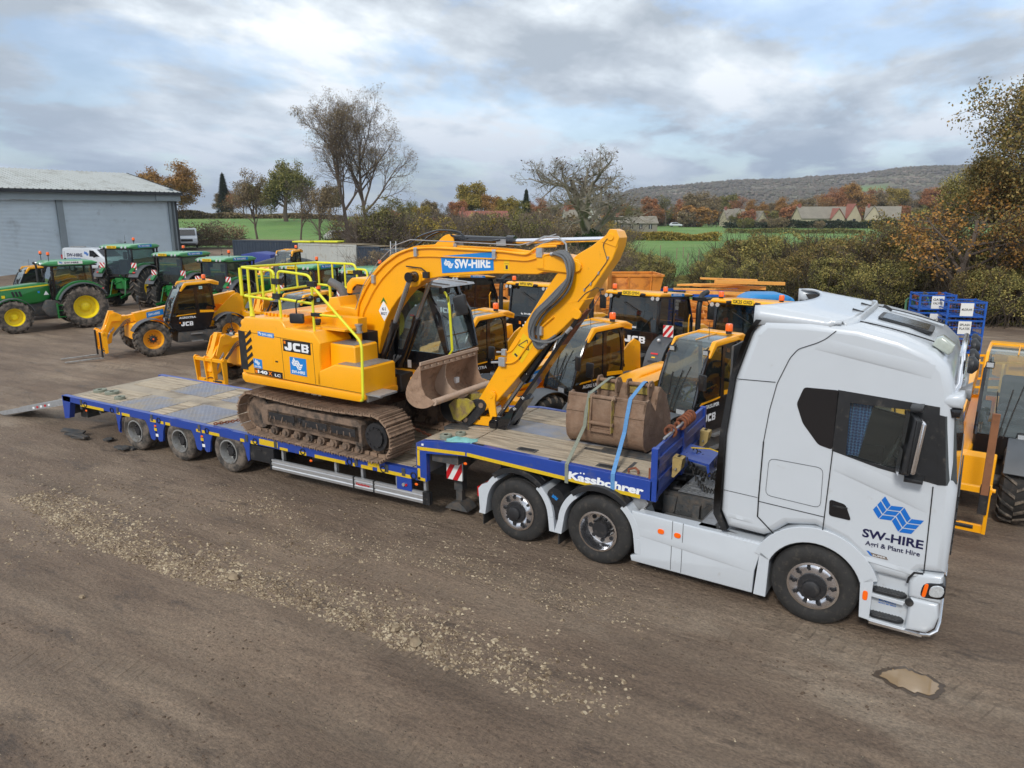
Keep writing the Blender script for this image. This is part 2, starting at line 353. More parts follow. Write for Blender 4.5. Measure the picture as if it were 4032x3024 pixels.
def ag_wheel(parent,x,y,r,w,rimr,rimmat,out=1,tyre='muddy_rubber',offset=.12,lugs=20,spin=0.):
    """agricultural wheel centred at x,y (tyre mid-plane), standing on z=0; out=+1 outer face to +y"""
    key=(round(r,2),round(w,2),rimr,rimmat,out,tyre,lugs)
    if key in _agc:
        t0=_agc[key]; tw=bpy.data.objects.new('wheel',t0[0]); COL.objects.link(tw); tw.parent=parent; tw.location=(x,y,r); tw.rotation_euler=(0,spin,0)
        rm=bpy.data.objects.new('rim',t0[1]); COL.objects.link(rm); rm.parent=tw; return tw
    t=MB(); hw=w/2; L=.045*r/.6
    t.lathe([(a,b*out) for a,b in [(rimr,hw*.78),(rimr+.03,hw*.9),(rimr+(r-rimr)*.45,hw),(r-.10,hw*.93),(r-L,hw*.76),(r-L+.012,hw*.3),(r-L+.012,-hw*.3),(r-L,-hw*.76),(r-.10,-hw*.93),(rimr+(r-rimr)*.45,-hw),(rimr,-hw*.78)]],40,'y',0)
    for k in range(lugs):
        for sd in (1,-1):
            a0=2*PI*(k+(.5 if sd<0 else 0))/lugs; vs=[]
            # chevron lug: from the centre line out to the shoulder, swept backwards, and down the side wall
            st=[(.02,0.,0.),(.45,.11,0.),(.80,.20,-.012),(.97,.25,-.07),(1.0,.27,-.12)]
            for f,da,dr in st:
                for e,rr in ((-.045,-L-.01),(-.035,0),(.035,0),(.045,-L-.01)):
                    a=a0+da*1.0+e*(.60/ r)*1.0; q=r+dr*(r/.62)+rr*(1 if f<.9 else .6); vs.append((q*math.cos(a),sd*f*hw*1.0,q*math.sin(a)))
            fs=[]
            for i in range(len(st)-1):
                for j in range(3): fs.append((i*4+j,i*4+j+1,(i+1)*4+j+1,(i+1)*4+j))
            fs+=[(0,1,2,3),tuple(len(vs)-1-i for i in range(4))]
            t.add(vs,fs,1)
    tw=t.build('wheel',[tyre,tyre if tyre!='rubber' else 'lug_worn'],parent,30); tw.location=(x,y,r); tw.rotation_euler=(0,spin,0)
    m=MB(); o=offset
    m.lathe([(a,b*out) for a,b in [(rimr+.012,hw*.8),(rimr-.01,hw*.8),(rimr-.03,hw*.6),(rimr*.88,hw*.5),(rimr*.84,hw*.8-o-.06),(rimr*.5,hw*.8-o-.08),(rimr*.42,hw*.8-o-.04),(0.001,hw*.8-o-.04)]],32,'y',0)
    hubm=1
    m.lathe([(a,b*out) for a,b in [(rimr*.36,hw*.8-o-.05),(rimr*.36,hw*.8-o+.02),(rimr*.26,hw*.8-o+.05),(0.001,hw*.8-o+.05)]],20,'y',hubm)
    for k in range(10):
        a=2*PI*k/10; m.cyl((math.cos(a)*rimr*.44,out*(hw*.8-o-.06),math.sin(a)*rimr*.44),(math.cos(a)*rimr*.44,out*(hw*.8-o-.01),math.sin(a)*rimr*.44),.016,6,1)
    if rimmat=='jcb_yellow_dusty': m.ball((0,out*(hw*.8-o+.05),0),.035,2,8)
    rm=m.build('rim',[rimmat,'dark_hub' if rimmat!='jd_yellow' else 'jd_yellow','amber'],tw)
    _agc[key]=(tw.data,rm.data); return tw
mat('lug_worn',(.04,.037,.034),.85,0,.2,6.,(rgb(128,116,102),.5,6.),(.3,40.))
def leafmat(name,cols,rough=.8,sc_=1.2):
    m=bpy.data.materials.new(name); m.use_nodes=True; nt=m.node_tree; N=nt.nodes; L=nt.links; b=N['Principled BSDF']; b.inputs['Roughness'].default_value=rough; b.inputs['Specular IOR Level'].default_value=.2
    tc=N.new('ShaderNodeTexCoord'); 
    def rampn(scale,det):
        n=N.new('ShaderNodeTexNoise'); n.inputs['Scale'].default_value=scale; n.inputs['Detail'].default_value=det; L.new(tc.outputs['Object'],n.inputs[0]); return n.outputs[0]
    a=N.new('ShaderNodeMath'); a.operation='MULTIPLY_ADD'; L.new(rampn(sc_,3),a.inputs[0]); a.inputs[1].default_value=.55
    g=N.new('ShaderNodeNewGeometry'); s=N.new('ShaderNodeMath'); s.operation='MULTIPLY'; L.new(g.outputs['Random Per Island'],s.inputs[0]); s.inputs[1].default_value=.45; L.new(s.outputs[0],a.inputs[2])
    r=N.new('ShaderNodeValToRGB'); e=r.color_ramp.elements
    while len(e)<len(cols): e.new(.5)
    for i,c in enumerate(cols): e[i].position=.22+.56*i/(len(cols)-1); e[i].color=(*rgb(*c),1)
    L.new(a.outputs[0],r.inputs[0]); L.new(r.outputs[0],b.inputs['Base Color']); MT[name]=m
mat('screen_glass',(.10,.12,.13),.04,.4,coat=.6)
# ================================================================ ARTICULATED LORRY: tractor unit
TF=Frame((-.0066,-.2567,-.018),-.068)
truck=thing('tractor_unit','white sleeper-cab lorry tractor with blue chevron logo, coupled to the low loader','lorry',TF.loc,TF.rz)
W_=2.5
prof=[(-1.17,1.20),(-1.17,2.2),(-1.10,2.93),(-.93,3.52),(-.80,3.67),(-.3,3.685),(.2,3.66),(.62,3.57),(.95,3.44),(1.10,3.30),(1.17,3.08),(1.19,2.90),(1.20,2.80),(1.27,2.10),(1.32,2.0),(1.33,1.55),(1.33,1.02),(1.10,.99),(.98,.83),(.62,.84),(.50,.98),(.28,1.15),(-.04,1.26),(-.35,1.20),(-.52,1.04),(-.62,.99),(-1.07,1.0)]
win=[(.20,2.81),(.79,2.81),(.86,2.12),(.55,2.145),(.21,2.20)]
# outline of the whole dark window band (rear pane, door pane, pillars)
def lerp(a,b,t): return tuple(a[i]+(b[i]-a[i])*t for i in range(len(a)))
cab=MB()
cab.rprism(prof,0.,W_,.10,4,'y',0,caps=(False,False))
pin=inset(prof,.10)
# side skins: a ring of quads from the cab outline to the door window opening
def side_skin(mb,y,outer,hole,m=0):
    hc=Vector((sum(p[0] for p in hole)/len(hole),sum(p[1] for p in hole)/len(hole)))
    def castray(ang):
        d=Vector((math.cos(ang),math.sin(ang))); best=None
        for i in range(len(hole)):
            a=Vector(hole[i])-hc;b=Vector(hole[(i+1)%len(hole)])-hc; e=b-a; den=d.x*e.y-d.y*e.x
            if abs(den)<1e-9: continue
            t=(a.x*e.y-a.y*e.x)/den; u=(a.x*d.y-a.y*d.x)/den
            if t>0 and -1e-6<=u<=1+1e-6: best=t if best is None else min(best,t)
        return hc+d*best
    bm=bmesh.new(); ov=[bm.verts.new((x,y,z)) for x,z in outer]; hv=[bm.verts.new((x,y,z)) for x,z in hole]
    ed=[bm.edges.new((ov[i],ov[(i+1)%len(ov)])) for i in range(len(ov))]+[bm.edges.new((hv[i],hv[(i+1)%len(hv)])) for i in range(len(hv))]
    r=bmesh.ops.triangle_fill(bm,use_beauty=True,use_dissolve=False,edges=ed,normal=(0,-1,0))
    bm.verts.index_update(); mb.add([v.co.copy() for v in bm.verts],[tuple(v.index for v in f.verts) for f in bm.faces],m); bm.free()
import bmesh
side_skin(cab,0.,pin,win); side_skin(cab,W_,pin,win)
cb=cab.build('cab','truck_white',truck,30)
# interior seen through the door window
it=MB()
it.box(-1.0,.15,.14,.17,1.3,3.2,0); it.box(-1.05,-1.0,.14,2.36,1.3,3.3,0); it.box(-1.0,1.1,.14,2.36,1.25,1.45,0)
it.rprism([(.75,1.45),(1.2,1.45),(1.2,2.1),(1.0,2.2),(.85,2.12)],.2,2.3,.04,2,'y',1)
for sy in (.45,1.7):
    it.rprism([(-.05,1.45),(.4,1.45),(.42,1.75),(-.05,1.72)],sy,sy+.5,.05,2,'y',2); it.rprism([(-.2,1.7),(-.02,1.7),(-.12,2.5),(-.3,2.48)],sy,sy+.5,.05,2,'y',2)
pth=[(.62+.07*math.sin(a),.70+.22*math.cos(a),2.12+.2*math.sin(a)) for a in [2*PI*i/20 for i in range(20)]]
it.tube(pth,.017,6,1,closed=True); it.cyl((.62,.70,2.12),(.85,.70,1.95),.04,8,1)
it.build('cab_interior',['interior_dark','interior_grey','seat_fabric'],truck,bevel=0)
cu=MB()
cu.grid(lambda u,v:(.19+.24*u+.0*v-.10*v*u,.09+.018*math.sin(u*26),2.82-.64*v),26,6)
cu.build('curtain','tartan',truck)
gl=MB(); gl.face([(x,.035,z) for x,z in win]); gl.face([(x,W_-.035,z) for x,z in win]); gl.build('door_window','cab_glass',truck)
# dark band: rear pane, pillars, trim frames (proud of the skin)
def ringmatch(mb,outer,hole,y0,y1,m):
    mb.ring(outer,hole,y0,y1,'y',m)
for y0,y1,nm in ((-.006,.02,'n'),(W_+.006,W_-.02,'f')):
    b=MB()
    b.ring([(.06,2.94),(1.06,2.88),(1.13,2.03),(.55,2.11),(.06,2.225)],[(.20,2.81),(.79,2.81),(.86,2.12),(.55,2.145),(.21,2.20)],y0,y1,'y',0)
    b.build('window_surround','black_plastic',truck)
    b=MB(); pn=[(-.30,2.925),(.075,2.935),(.065,2.235),(-.09,2.27),(-.28,2.50),(-.365,2.72)]; pn=smooth_poly(pn,1)
    b.prism(pn,y0,y1,'y',0); b.build('rear_side_window','gloss_black',truck)
    b=MB(); sgn=-1 if nm=='n' else 1; yy=y0+sgn*.003
    def seam(pts,w=.012,mb=b,yy=yy):
        for i in range(len(pts)-1):
            a=Vector(pts[i]);c=Vector(pts[i+1]);d=(c-a).normalized();n_=Vector((-d.y,d.x))*w/2; a=a-d*w*.3;c=c+d*w*.3
            mb.face([(p.x,yy+sgn*.0015*0,p.y) for p in (a+n_,c+n_,c-n_,a-n_)],0)
    seam([(.07,2.22),(.05,1.21)]); seam([(1.095,2.0),(1.12,1.0)]); 
    seam([(-.70,2.2),(-.705,1.48),(-.70,1.24),(-.50,1.07)],.016); seam([(-.70,1.44),(.045,1.41)],.009)
    seam([(-1.13,2.93),(-.62,2.945)],.008); seam([(-1.16,1.5),(-.72,1.485)],.006)
    seam(smooth_poly([(-.70,2.2),(-.66,2.6),(-.60,2.93),(-.48,3.25),(-.40,3.36),(-.20,3.45),(-.12,3.5),(-.02,3.6)],1,False),.009)
    hp=smooth_poly([(-.62,2.01),(-.01,2.0),(-.0,1.51),(-.63,1.54)],2); seam(hp+[hp[0]],.005)
    seam([(-.55,1.10),(.05,1.20)],.004)
    seam([(1.11,.985),(1.03,.975),(.985,.90),(.975,.84)],.022)
    b.build('panel_gap','shadow_gap',truck)
b=MB()
def crease(p0,p1,w,dp,yb=0.,sg=-1):
    a=Vector(p0);c=Vector(p1);n=Vector((-(c-a).y,(c-a).x)).normalized(); L_=12; vs=[]
    for i in range(L_+1):
        t=i/L_; k=math.sin(PI*min(1,max(0,t*1.0)))**.4 if 0<t<1 else 0; p=a.lerp(c,t); vs+=[(p.x+n.x*w,yb+sg*.001,p.y+n.y*w),(p.x,yb+sg*dp*k,p.y),(p.x-n.x*w*.22,yb+sg*.001,p.y-n.y*w*.22)]
    b.add(vs,[(3*i+j,3*i+j+1,3*i+3+j+1,3*i+3+j) for i in range(L_) for j in (0,1)],0)
for yb,sg in ((0,-1),(W_,1)):
    crease((-.22,3.40),(.95,3.20),.12,.014,yb,sg); crease((.10,2.03),(1.08,1.72),.16,.016,yb,sg); crease((.20,1.02),(1.06,.94),.05,.010,yb,sg); crease((-1.08,1.16),(-.74,1.14),.05,.008,yb,sg); crease((-2.25,.62),(-.72,.50),.10,.010,yb,sg)
b.build('body_crease','truck_white',truck,60)
# black trailing edge of the cab side fairing
b=MB()
be=[(-.80,3.64),(-.93,3.50),(-1.10,2.93),(-1.17,2.2),(-1.17,1.2),(-1.07,1.0)]
for yy0,yy1 in ((.0,.10),(2.4,2.5)):
    o=[(-.90,3.66),(-1.0,3.50),(-1.15,2.95),(-1.23,2.25),(-1.255,1.48),(-1.25,1.15),(-1.12,.94)]; i_=[(-.84,3.66),(-.94,3.50),(-1.10,2.93),(-1.165,2.2),(-1.165,1.48),(-1.165,1.2),(-1.06,.97)]
    for k in range(6): b.prism([o[k],o[k+1],i_[k+1],i_[k]],yy0+.002,yy1,'y',0)
b.build('side_fairing_edge','black_plastic',truck,60)
b=MB(); b.box(-1.19,-1.165,.12,2.38,1.1,3.3); b.build('cab_rear_wall','chassis_grey',truck)
# roof air deflector: shell with a scooped trailing edge
def dfl(u,v):
    t=2*v-1; e=abs(t)**6
    xr=-.93+.46*(1-t*t)**.6; xf=.12-.10*e
    x=xr+(xf-xr)*u; top=3.86-.03*(1-t*t); z=top+(3.72-top)*(u**.8); z=z*(1-e)+(3.70+.12*(1-u))*e
    return (x,.07+2.36*v,z)
b=MB(); b.grid(dfl,14,28); 
for j in (0,28):     # side skirts down to the roof
    v=j/28
    b.add([dfl(i/14,v) for i in range(15)]+[(dfl(i/14,v)[0],.05+2.4*v,3.60 if i<13 else 3.66) for i in range(15)],[(i,i+1,16+i,15+i) for i in range(14)])
b.add([dfl(1,j/28) for j in range(29)]+[(dfl(1,j/28)[0]+.05,dfl(1,j/28)[1],3.60) for j in range(29)],[(j,j+1,30+j,29+j) for j in range(28)])
d=b.build('air_deflector','truck_white',truck,50); s_=d.modifiers.new('s','SOLIDIFY'); s_.thickness=.03; s_.offset=-1
b=MB(); b.grid(lambda u,v:(dfl(0,v)[0]+.10+.15*u,.12+2.26*v,dfl(0,v)[2]-.07-.22*u),3,14,0)
for y in (.4,2.0): b.box(-.75,-.3,y,y+.06,3.62,3.71,0)
b.build('deflector_frame','chassis_grey',truck)
b=MB()
rz=lambda x:3.685-.0*(x) if x<-.1 else 3.685-.155*((x+.1)/.9)**1.6
sr=smooth_poly([(.28,.62),(.28,1.22),(.86,1.22),(.86,.62)],2)
b.add([(x,y+.30,rz(x)+.022) for x,y in sr]+[(x,y+.30,rz(x)-.01) for x,y in sr],[tuple(range(len(sr)))]+[(i,(i+1)%len(sr),len(sr)+(i+1)%len(sr),len(sr)+i) for i in range(len(sr))],0)
si=inset(sr,.045); b.add([(x,y+.30,rz(x)+.026) for x,y in si],[tuple(range(len(si)))],1)
b.build('roof_hatch',['black_plastic','gloss_black'],truck,30)
b=MB()
for y in (.42,2.05):
    for i in range(8):
        x0=-.0+i*.115; b.bar((x0,y,rz(x0)+.006),(x0+.118,y,rz(x0+.118)+.006),.018,.012,0)
b.build('roof_seam','shadow_gap',truck)
b=MB()
for y in (.5,.56,1.9,1.96): 
    for i in range(8): x0=.05+i*.11; b.bar((x0,y,rz(x0)+.004),(x0+.113,y,rz(x0+.113)+.004),.02,.012,0)
b.build('roof_rib','truck_white',truck)
mat('plastic_lens',rgb(170,176,166),.25,0,.1,20.,coat=.5)
for y in (.30,):
    b=MB(); b.at((1.0,y,3.47),0,R(28),0); b.rprism([(-.09,-.04),(.09,-.05),(.11,.0),(.09,.07),(-.06,.09),(-.10,.04)],0,.26,.025,3,'y',0); b.build('roof_lamp','plastic_lens',truck)
b=MB(); 
for y in (.9,1.6): b.bar((.15,y,3.70),(.0,y,3.74),.02,.04)
b.cyl((.35,1.75,3.66),(.25,1.75,3.72),.02,6); b.build('antenna','black_plastic',truck)
# visor, windscreen, front face
b=MB(); vp=[(1.04,2.93),(1.10,3.02),(1.26,3.04),(1.28,2.98),(1.26,2.88),(1.15,2.88)]
b.rprism(vp,-.005,W_+.005,.05,3); b.build('sun_visor','truck_white',truck)
b=MB(); b.rprism([(1.14,2.875),(1.265,2.88),(1.25,2.78),(1.17,2.77)],.01,W_-.01,.03,2); b.build('visor_lip','gloss_black',truck)
b=MB(); b.add([(1.212,.10,2.79),(1.212,2.4,2.79),(1.31,2.4,2.04),(1.31,.10,2.04)],[(0,1,2,3)]); b.add([(1.212,.10,2.79),(1.31,.10,2.04),(1.21,.0-.012,2.04),(1.12,-.012,2.79)],[(0,1,2,3)]); b.add([(1.12,-.012,2.79),(1.21,-.012,2.04),(1.13,-.013,2.03),(1.06,-.013,2.80)],[(0,1,2,3)],1)
b.build('windscreen',['screen_glass','black_plastic'],truck)
b=MB(); b.rprism([(1.30,1.0),(1.325,1.05),(1.335,1.5),(1.325,1.98),(1.30,2.03)],.3,2.2,.01,2); 
for i in range(6): b.box(1.335,1.35,.4,2.1,1.1+i*.13,1.15+i*.13)
b.build('grille','black_plastic',truck)
b=MB(); b.tube([(1.08,.10,2.99),(1.17,.14,3.03),(1.20,.22,3.10),(1.20,.30,3.28),(1.19,.5,3.38),(1.19,2.0,3.38),(1.20,2.2,3.28),(1.17,2.36,3.04)],.03,10)
b.tube([(1.18,.25,3.10),(1.21,.5,3.12),(1.21,2.0,3.12),(1.18,2.25,3.10)],.03,10); b.build('light_bar','chrome',truck)
for y in (.34,.85,1.65,2.1):
    b=MB(); b.lathe([(.0,.0),(.085,.0),(.095,.02),(.095,.05),(.04,.10),(0.001,.10)][::-1],18,'x',0,(1.25,y,3.30)); b.build('spot_lamp','black_plastic',truck)
b=MB(); b.lathe([(.0,.0),(.03,.0),(.05,.10),(.10,.17),(.105,.18)],14,'x',0,(1.14,.30,3.02)); b.build('air_horn','dull_alloy',truck)
# mirrors
b=MB(); b.at((.84,-.23,2.50),0,R(4),R(14)); mp=smooth_poly([(-.055,-.31),(.035,-.33),(.045,.30),(-.035,.32)],1)
b.rprism(mp,-.12,.12,.03,3,'y',0); b.box(-.06,.0,.10,.26,.26,.30,0); b.box(-.06,.0,.10,.26,-.30,-.26,0)
mr=b.build('wing_mirror','black_plastic',truck)
b=MB(); b.at((.84,-.23,2.50),0,R(4),R(14)); b.face([(-.0715,-.10,-.34),(-.0715,-.10,-.05),(-.0715,.10,-.05),(-.0715,.10,-.34)],1); b.face([(-.075,-.10,0.),(-.075,-.10,.34),(-.075,.10,.34),(-.075,.10,0.)],1)
b.rprism(smooth_poly([(.03,-.30),(.085,-.30),(.095,.27),(.04,.29)],1),-.125,.10,.02,2,'y',1)
b.at(); b.rprism([(.80,2.84),(.92,2.85),(.92,2.90),(.80,2.89)],-.24,.0,.02,2,'y',2); b.rprism([(.82,2.06),(1.0,2.06),(1.0,2.11),(.82,2.12)],-.20,.0,.02,2,'y',2)
b.build('mirror_glass',['plastic_lens','chrome','black_plastic'],mr)
b=MB(); b.at((.84,W_+.23,2.50),0,R(4),R(-14)); b.rprism(mp,-.12,.12,.03,3,'y',0); b.box(-.10,.0,-.30,-.10,.30,.36,0); b.build('wing_mirror','black_plastic',truck)
# door handle
b=MB(); b.prism(smooth_poly([(.09,1.64),(.10,1.44),(.34,1.43),(.265,1.61)],1),-.008,.01,'y',0); h=b.build('door_handle','gloss_black',truck)
b=MB(); b.box(.13,.29,-.02,-.008,1.56,1.58); b.build('grip','black_plastic',h)
# lower front: wheel-arch trim, step well, bumper, headlamp
def arcband(mb,cx,cz,r0,r1,a0,a1,n,y0,y1,m=0):
    po=arc(cx,cz,r1,a0,a1,n); pi_=arc(cx,cz,r0,a0,a1,n); pts=po+pi_[::-1]
    vs=[(x,y0,z) for x,z in po]+[(x,y0,z) for x,z in pi_]+[(x,y1,z) for x,z in po]+[(x,y1,z) for x,z in pi_]; N=n+1; fs=[]
    for i in range(n): fs+=[(i,i+1,N+i+1,N+i),(2*N+i,3*N+i,3*N+i+1,2*N+i+1),(i,2*N+i,2*N+i+1,i+1),(N+i,N+i+1,3*N+i+1,3*N+i)]
    fs+=[(0,N,3*N,2*N),(n,2*N+n,3*N+n,N+n)]; mb.add(vs,fs,m)
for y0,y1 in ((-.012,.34),(W_+.012,W_-.34)):
    b=MB(); arcband(b,-.01,.51,.545,.74,20,160,18,y0,y1)
    b.prism([(.505,.70),(.62,.80),(.64,.77),(.64,.26),(.53,.27)],y0,y1,'y'); b.prism([(-.52,.72),(-.64,.80),(-.68,.2),(-.53,.2)],y0,y1,'y')
    b.build('front_mudguard','truck_white',truck,30,.008)
    b=MB(); arcband(b,-.01,.51,.53,.545,15,165,16,y0*.5+y1*.5-.15,y0*.5+y1*.5+.15); b.build('arch_liner','shadow_gap',truck)
b=MB(); b.rprism(smooth_poly([(.545,.62),(.60,.62),(.60,.50),(.545,.50)],1),-.02,.01,.004,1,'y',0); b.build('side_marker','amber',truck)
for y0,y1,q in ((0.,.45,1),(W_,W_-.45,-1)):
    b=MB(); yy=y0+q*.12
    b.box(.62,1.05,min(yy,y1),max(yy,y1),.26,.98,0)
    b.prism([(.63,.60),(.98,.59),(.96,.54),(.63,.56)],y0,y0+q*.13,'y',0); b.prism([(.63,.285),(1.02,.27),(1.0,.24),(.62,.25)],y0,y0+q*.13,'y',0)
    b.build('step_well','truck_white',truck,30,.006)
    for z in (.605,.29):
        b=MB(); sp=smooth_poly([(.64,y0+q*.015),(.94,y0+q*.015),(1.0,y0+q*.07),(.94,y0+q*.16),(.64,y0+q*.16)],1); b.rprism(sp,z,z+.045,.01,1,'z',0)
        for i in range(9): b.box(.66+i*.033,.675+i*.033,min(y0+q*.02,y0+q*.14),max(y0+q*.02,y0+q*.14),z+.043,z+.05,0)
        b.build('step','black_plastic',truck)
b=MB(); bp=[(1.02,.66),(1.30,.66),(1.32,.5),(1.29,.35),(1.22,.27),(1.0,.25)]; b.rprism(bp,-.0,W_,.05,4)
b.rprism([(1.05,.975),(1.31,1.0),(1.32,.66),(1.0,.66),(.99,.86)],.0,W_,.05,4)
b.build('bumper','truck_white',truck,30)
b=MB(); b.bar((.64,.02,.235),(1.18,.02,.235),.05,.03); b.tube([(1.16,.03,.235),(1.25,.05,.245),(1.31,.16,.25),(1.33,.4,.25),(1.33,2.1,.25)],.022,8); b.build('chin_bar','chrome',truck)
for y0,q in ((0.,1),(W_,-1)):
    b=MB(); hl=smooth_poly([(1.125,.885),(1.345,.925),(1.35,.72),(1.10,.69)],2); b.rprism(hl,y0-q*.008,y0+q*.3,.02,2,'y',0)
    b.rprism(smooth_poly([(1.145,.875),(1.185,.88),(1.165,.71),(1.125,.71)],1),y0-q*.014,y0+q*.02,.004,1,'y',1)
    b.rprism(smooth_poly([(1.20,.875),(1.335,.90),(1.335,.745),(1.18,.725)],2),y0-q*.014,y0+q*.02,.01,1,'y',2)
    b.build('headlamp',['gloss_black','amber','lamp_glass'],truck)
b=MB(); b.lathe([(0.001,-.015),(.04,-.015),(.045,0),(.045,.02)],16,'y',0,(1.02,0,.60)); b.build('filler_cap','black_plastic',truck)
# lettering on the door
b=MB(); u=(1,0,0);v=(0,0,1)
b.logo((.55,-.005,1.41),u,v,.51,0)
b.text('SW-HIRE',(.47,-.005,1.265),u,v,.105,.61,.03,1); b.text('Agri & Plant Hire',(.51,-.005,1.155),u,v,.075,.55,.02,1)
b.face([(.53,-.005,1.11),(.56,-.005,1.11),(.60,-.005,1.055),(.575,-.005,1.06)],0); b.text('SUPER',(.60,-.006,1.062),u,v,.018,.13,.0,3); b.face([(.565,-.0055,1.10),(.74,-.0055,1.085),(.76,-.0055,1.05),(.60,-.0055,1.055)],2)
b.text('BUBBIES',(.71,.115,.475),u,v,.035,.18,.03,0); b.text('MAKE ME SMILE',(.71,.115,.445),u,v,.018,.18,.02,0)
b.build('door_lettering',['logo_blue','letter_navy','chrome','letter_white'],truck)
# chassis
b=MB()
for y in (.80,1.62): 
    b.box(-5.0,1.0,y,y+.01,.68,.98,0); b.box(-5.0,1.0,y,y+.09,.97,.985,0); b.box(-5.0,1.0,y,y+.09,.675,.69,0)
for x in (-4.8,-3.5,-2.3,-1.6,-.6,.6): b.box(x,x+.1,.8,1.7,.72,.94,0)
for i in range(26):
    x=-2.35+random.Random(i).random()*1.1; z=.72+random.Random(i+50).random()*.22; b.cyl((x,.80,z),(x,.782,z),.014,6,0)
b.prism([(-2.2,.95),(-2.0,.95),(-2.03,.72),(-2.25,.45),(-2.33,.45),(-2.2,.72)],.76,.80,'y',0)
b.prism([(-1.75,.9),(-1.65,.9),(-1.66,.4),(-1.74,.4)],.70,.80,'y',0)
b.cyl((-4.2,.3,.5),(-4.2,2.2,.5),.09,10); b.cyl((-2.865,.3,.5),(-2.865,2.2,.5),.10,10); b.ball((-2.865,1.25,.5),.24,0,10); b.cyl((0,.3,.5),(0,2.2,.5),.07,10)
b.box(-.9,.6,.85,1.65,.45,1.1,0); b.cyl((-2.8,1.25,.62),(-.9,1.25,.75),.06,8)
b.build('chassis','chassis_grey',truck,30,.004)
b=MB()
b.rprism(smooth_poly([(-2.15,.38),(-.75,.38),(-.75,.72),(-2.15,.72)],1),.25,.74,.05,2); b.cyl((-2.1,1.9,.55),(-.8,1.9,.55),.26,16); b.build('fuel_tank','dull_alloy',truck)
b=MB(); b.box(-2.02,-1.24,.86,1.62,1.0,1.012,0)
for i in range(9):
    for j in range(10): x=-1.98+i*.085; y=.9+j*.07; b.box(x,x+.05,y,y+.018,1.012,1.02,0)
b.box(-1.9,-1.25,1.05,1.08,1.01,1.03,0); b.build('catwalk','steel_plate',truck)
b=MB(); b.cyl((-2.9,1.0,1.0),(-2.9,1.5,1.0),.06,8); b.prism([(-3.5,1.0),(-3.3,1.1),(-2.5,1.14),(-2.3,1.1),(-2.3,1.04),(-3.4,.98)],.85,1.65,'y'); b.build('fifth_wheel','dark_hub',truck)
b=MB(); 
for i,(x,y,z) in enumerate([(-2.2,1.05,.93),(-2.0,1.2,.9),(-1.85,1.42,.93),(-2.25,1.45,.95)]): b.cyl((x-.12,y,z),(x+.14,y+.04,z+.02),.055,10,0); b.cyl((x,y,z),(x,y,z+.12),.03,8,0)
b.cyl((-2.4,2.05,.62),(-1.5,2.05,.62),.14,14,1); b.cyl((-2.4,1.95,.98),(-1.9,1.98,1.0),.11,14,1)
b.build('air_tank',['dark_hub','dull_alloy'],truck)
# suzi coils between the cab and the trailer headboard
def coil(a,b_,turns,r,sag,n=14):
    a=Vector(a);b_=Vector(b_);d=b_-a; u=d.cross(Vector((0,0,1))).normalized(); w=u.cross(d.normalized()); out=[]
    N=turns*n
    for i in range(N+1):
        t=i/N; k=min(1,t*10,(1-t)*10); p=a+d*t+Vector((0,0,-sag*4*t*(1-t))); out.append(p+(u*math.cos(2*PI*t*turns)+w*math.sin(2*PI*t*turns))*r*k)
    return out
b=MB()
b.tube(coil((-1.22,1.0,1.62),(-2.05,1.15,1.45),16,.045,.30),.009,5,0); b.tube(coil((-1.22,1.1,1.55),(-1.95,.95,1.5),18,.045,.50),.009,5,0)
b.tube(coil((-1.22,1.35,1.7),(-2.05,1.45,1.5),12,.06,.26),.008,5,0); b.tube([(-1.22,1.6,1.6),(-1.5,1.6,1.4),(-1.8,1.5,1.5),(-2.05,1.4,1.5)],.01,6,1)
b.tube([(-1.22,1.2,1.4),(-1.6,1.25,1.12),(-1.95,1.3,1.25),(-2.08,1.3,1.45)],.012,6,0)
b.build('air_line',['rubber','reflect_yellow'],truck)
# side skirt with marker lamps
for y0,y1,q in ((0.,.03,1),(W_,W_-.03,-1)):
    b=MB(); sk=[(-2.36,.93),(-2.34,.78),(-2.27,.31),(-2.36,.27),(-2.34,.20),(-.70,.20),(-.69,.5),(-.61,.88)]
    b.rprism(sk,y0,y0+q*.07,.015,2); b.box(-2.30,-.62,min(y0+q*.02,y0+q*.20),max(y0+q*.02,y0+q*.20),.88,.905,0)
    b.build('side_skirt','truck_white',truck,30)
    b=MB()
    for x in (-1.775,-1.63): b.box(x-.003,x+.003,min(y0-q*.003,y0+q*.003),max(y0-q*.003,y0+q*.003),.22,.92)
    b.build('panel_gap','shadow_gap',truck)
    for x in (-1.93,-1.70):
        b=MB(); b.rprism(smooth_poly([(x-.045,.70),(x+.045,.70),(x+.045,.77),(x-.045,.77)],1),y0-q*.014,y0+q*.01,.004,1); b.build('side_marker','amber',truck)
b=MB(); b.prism([(-1.42,.95),(-1.25,.95),(-1.12,.80),(-.62,.86),(-.62,.90),(-1.3,.90),(-1.5,.86)],.1,.75,'y'); b.build('chassis_cover','dull_alloy',truck)
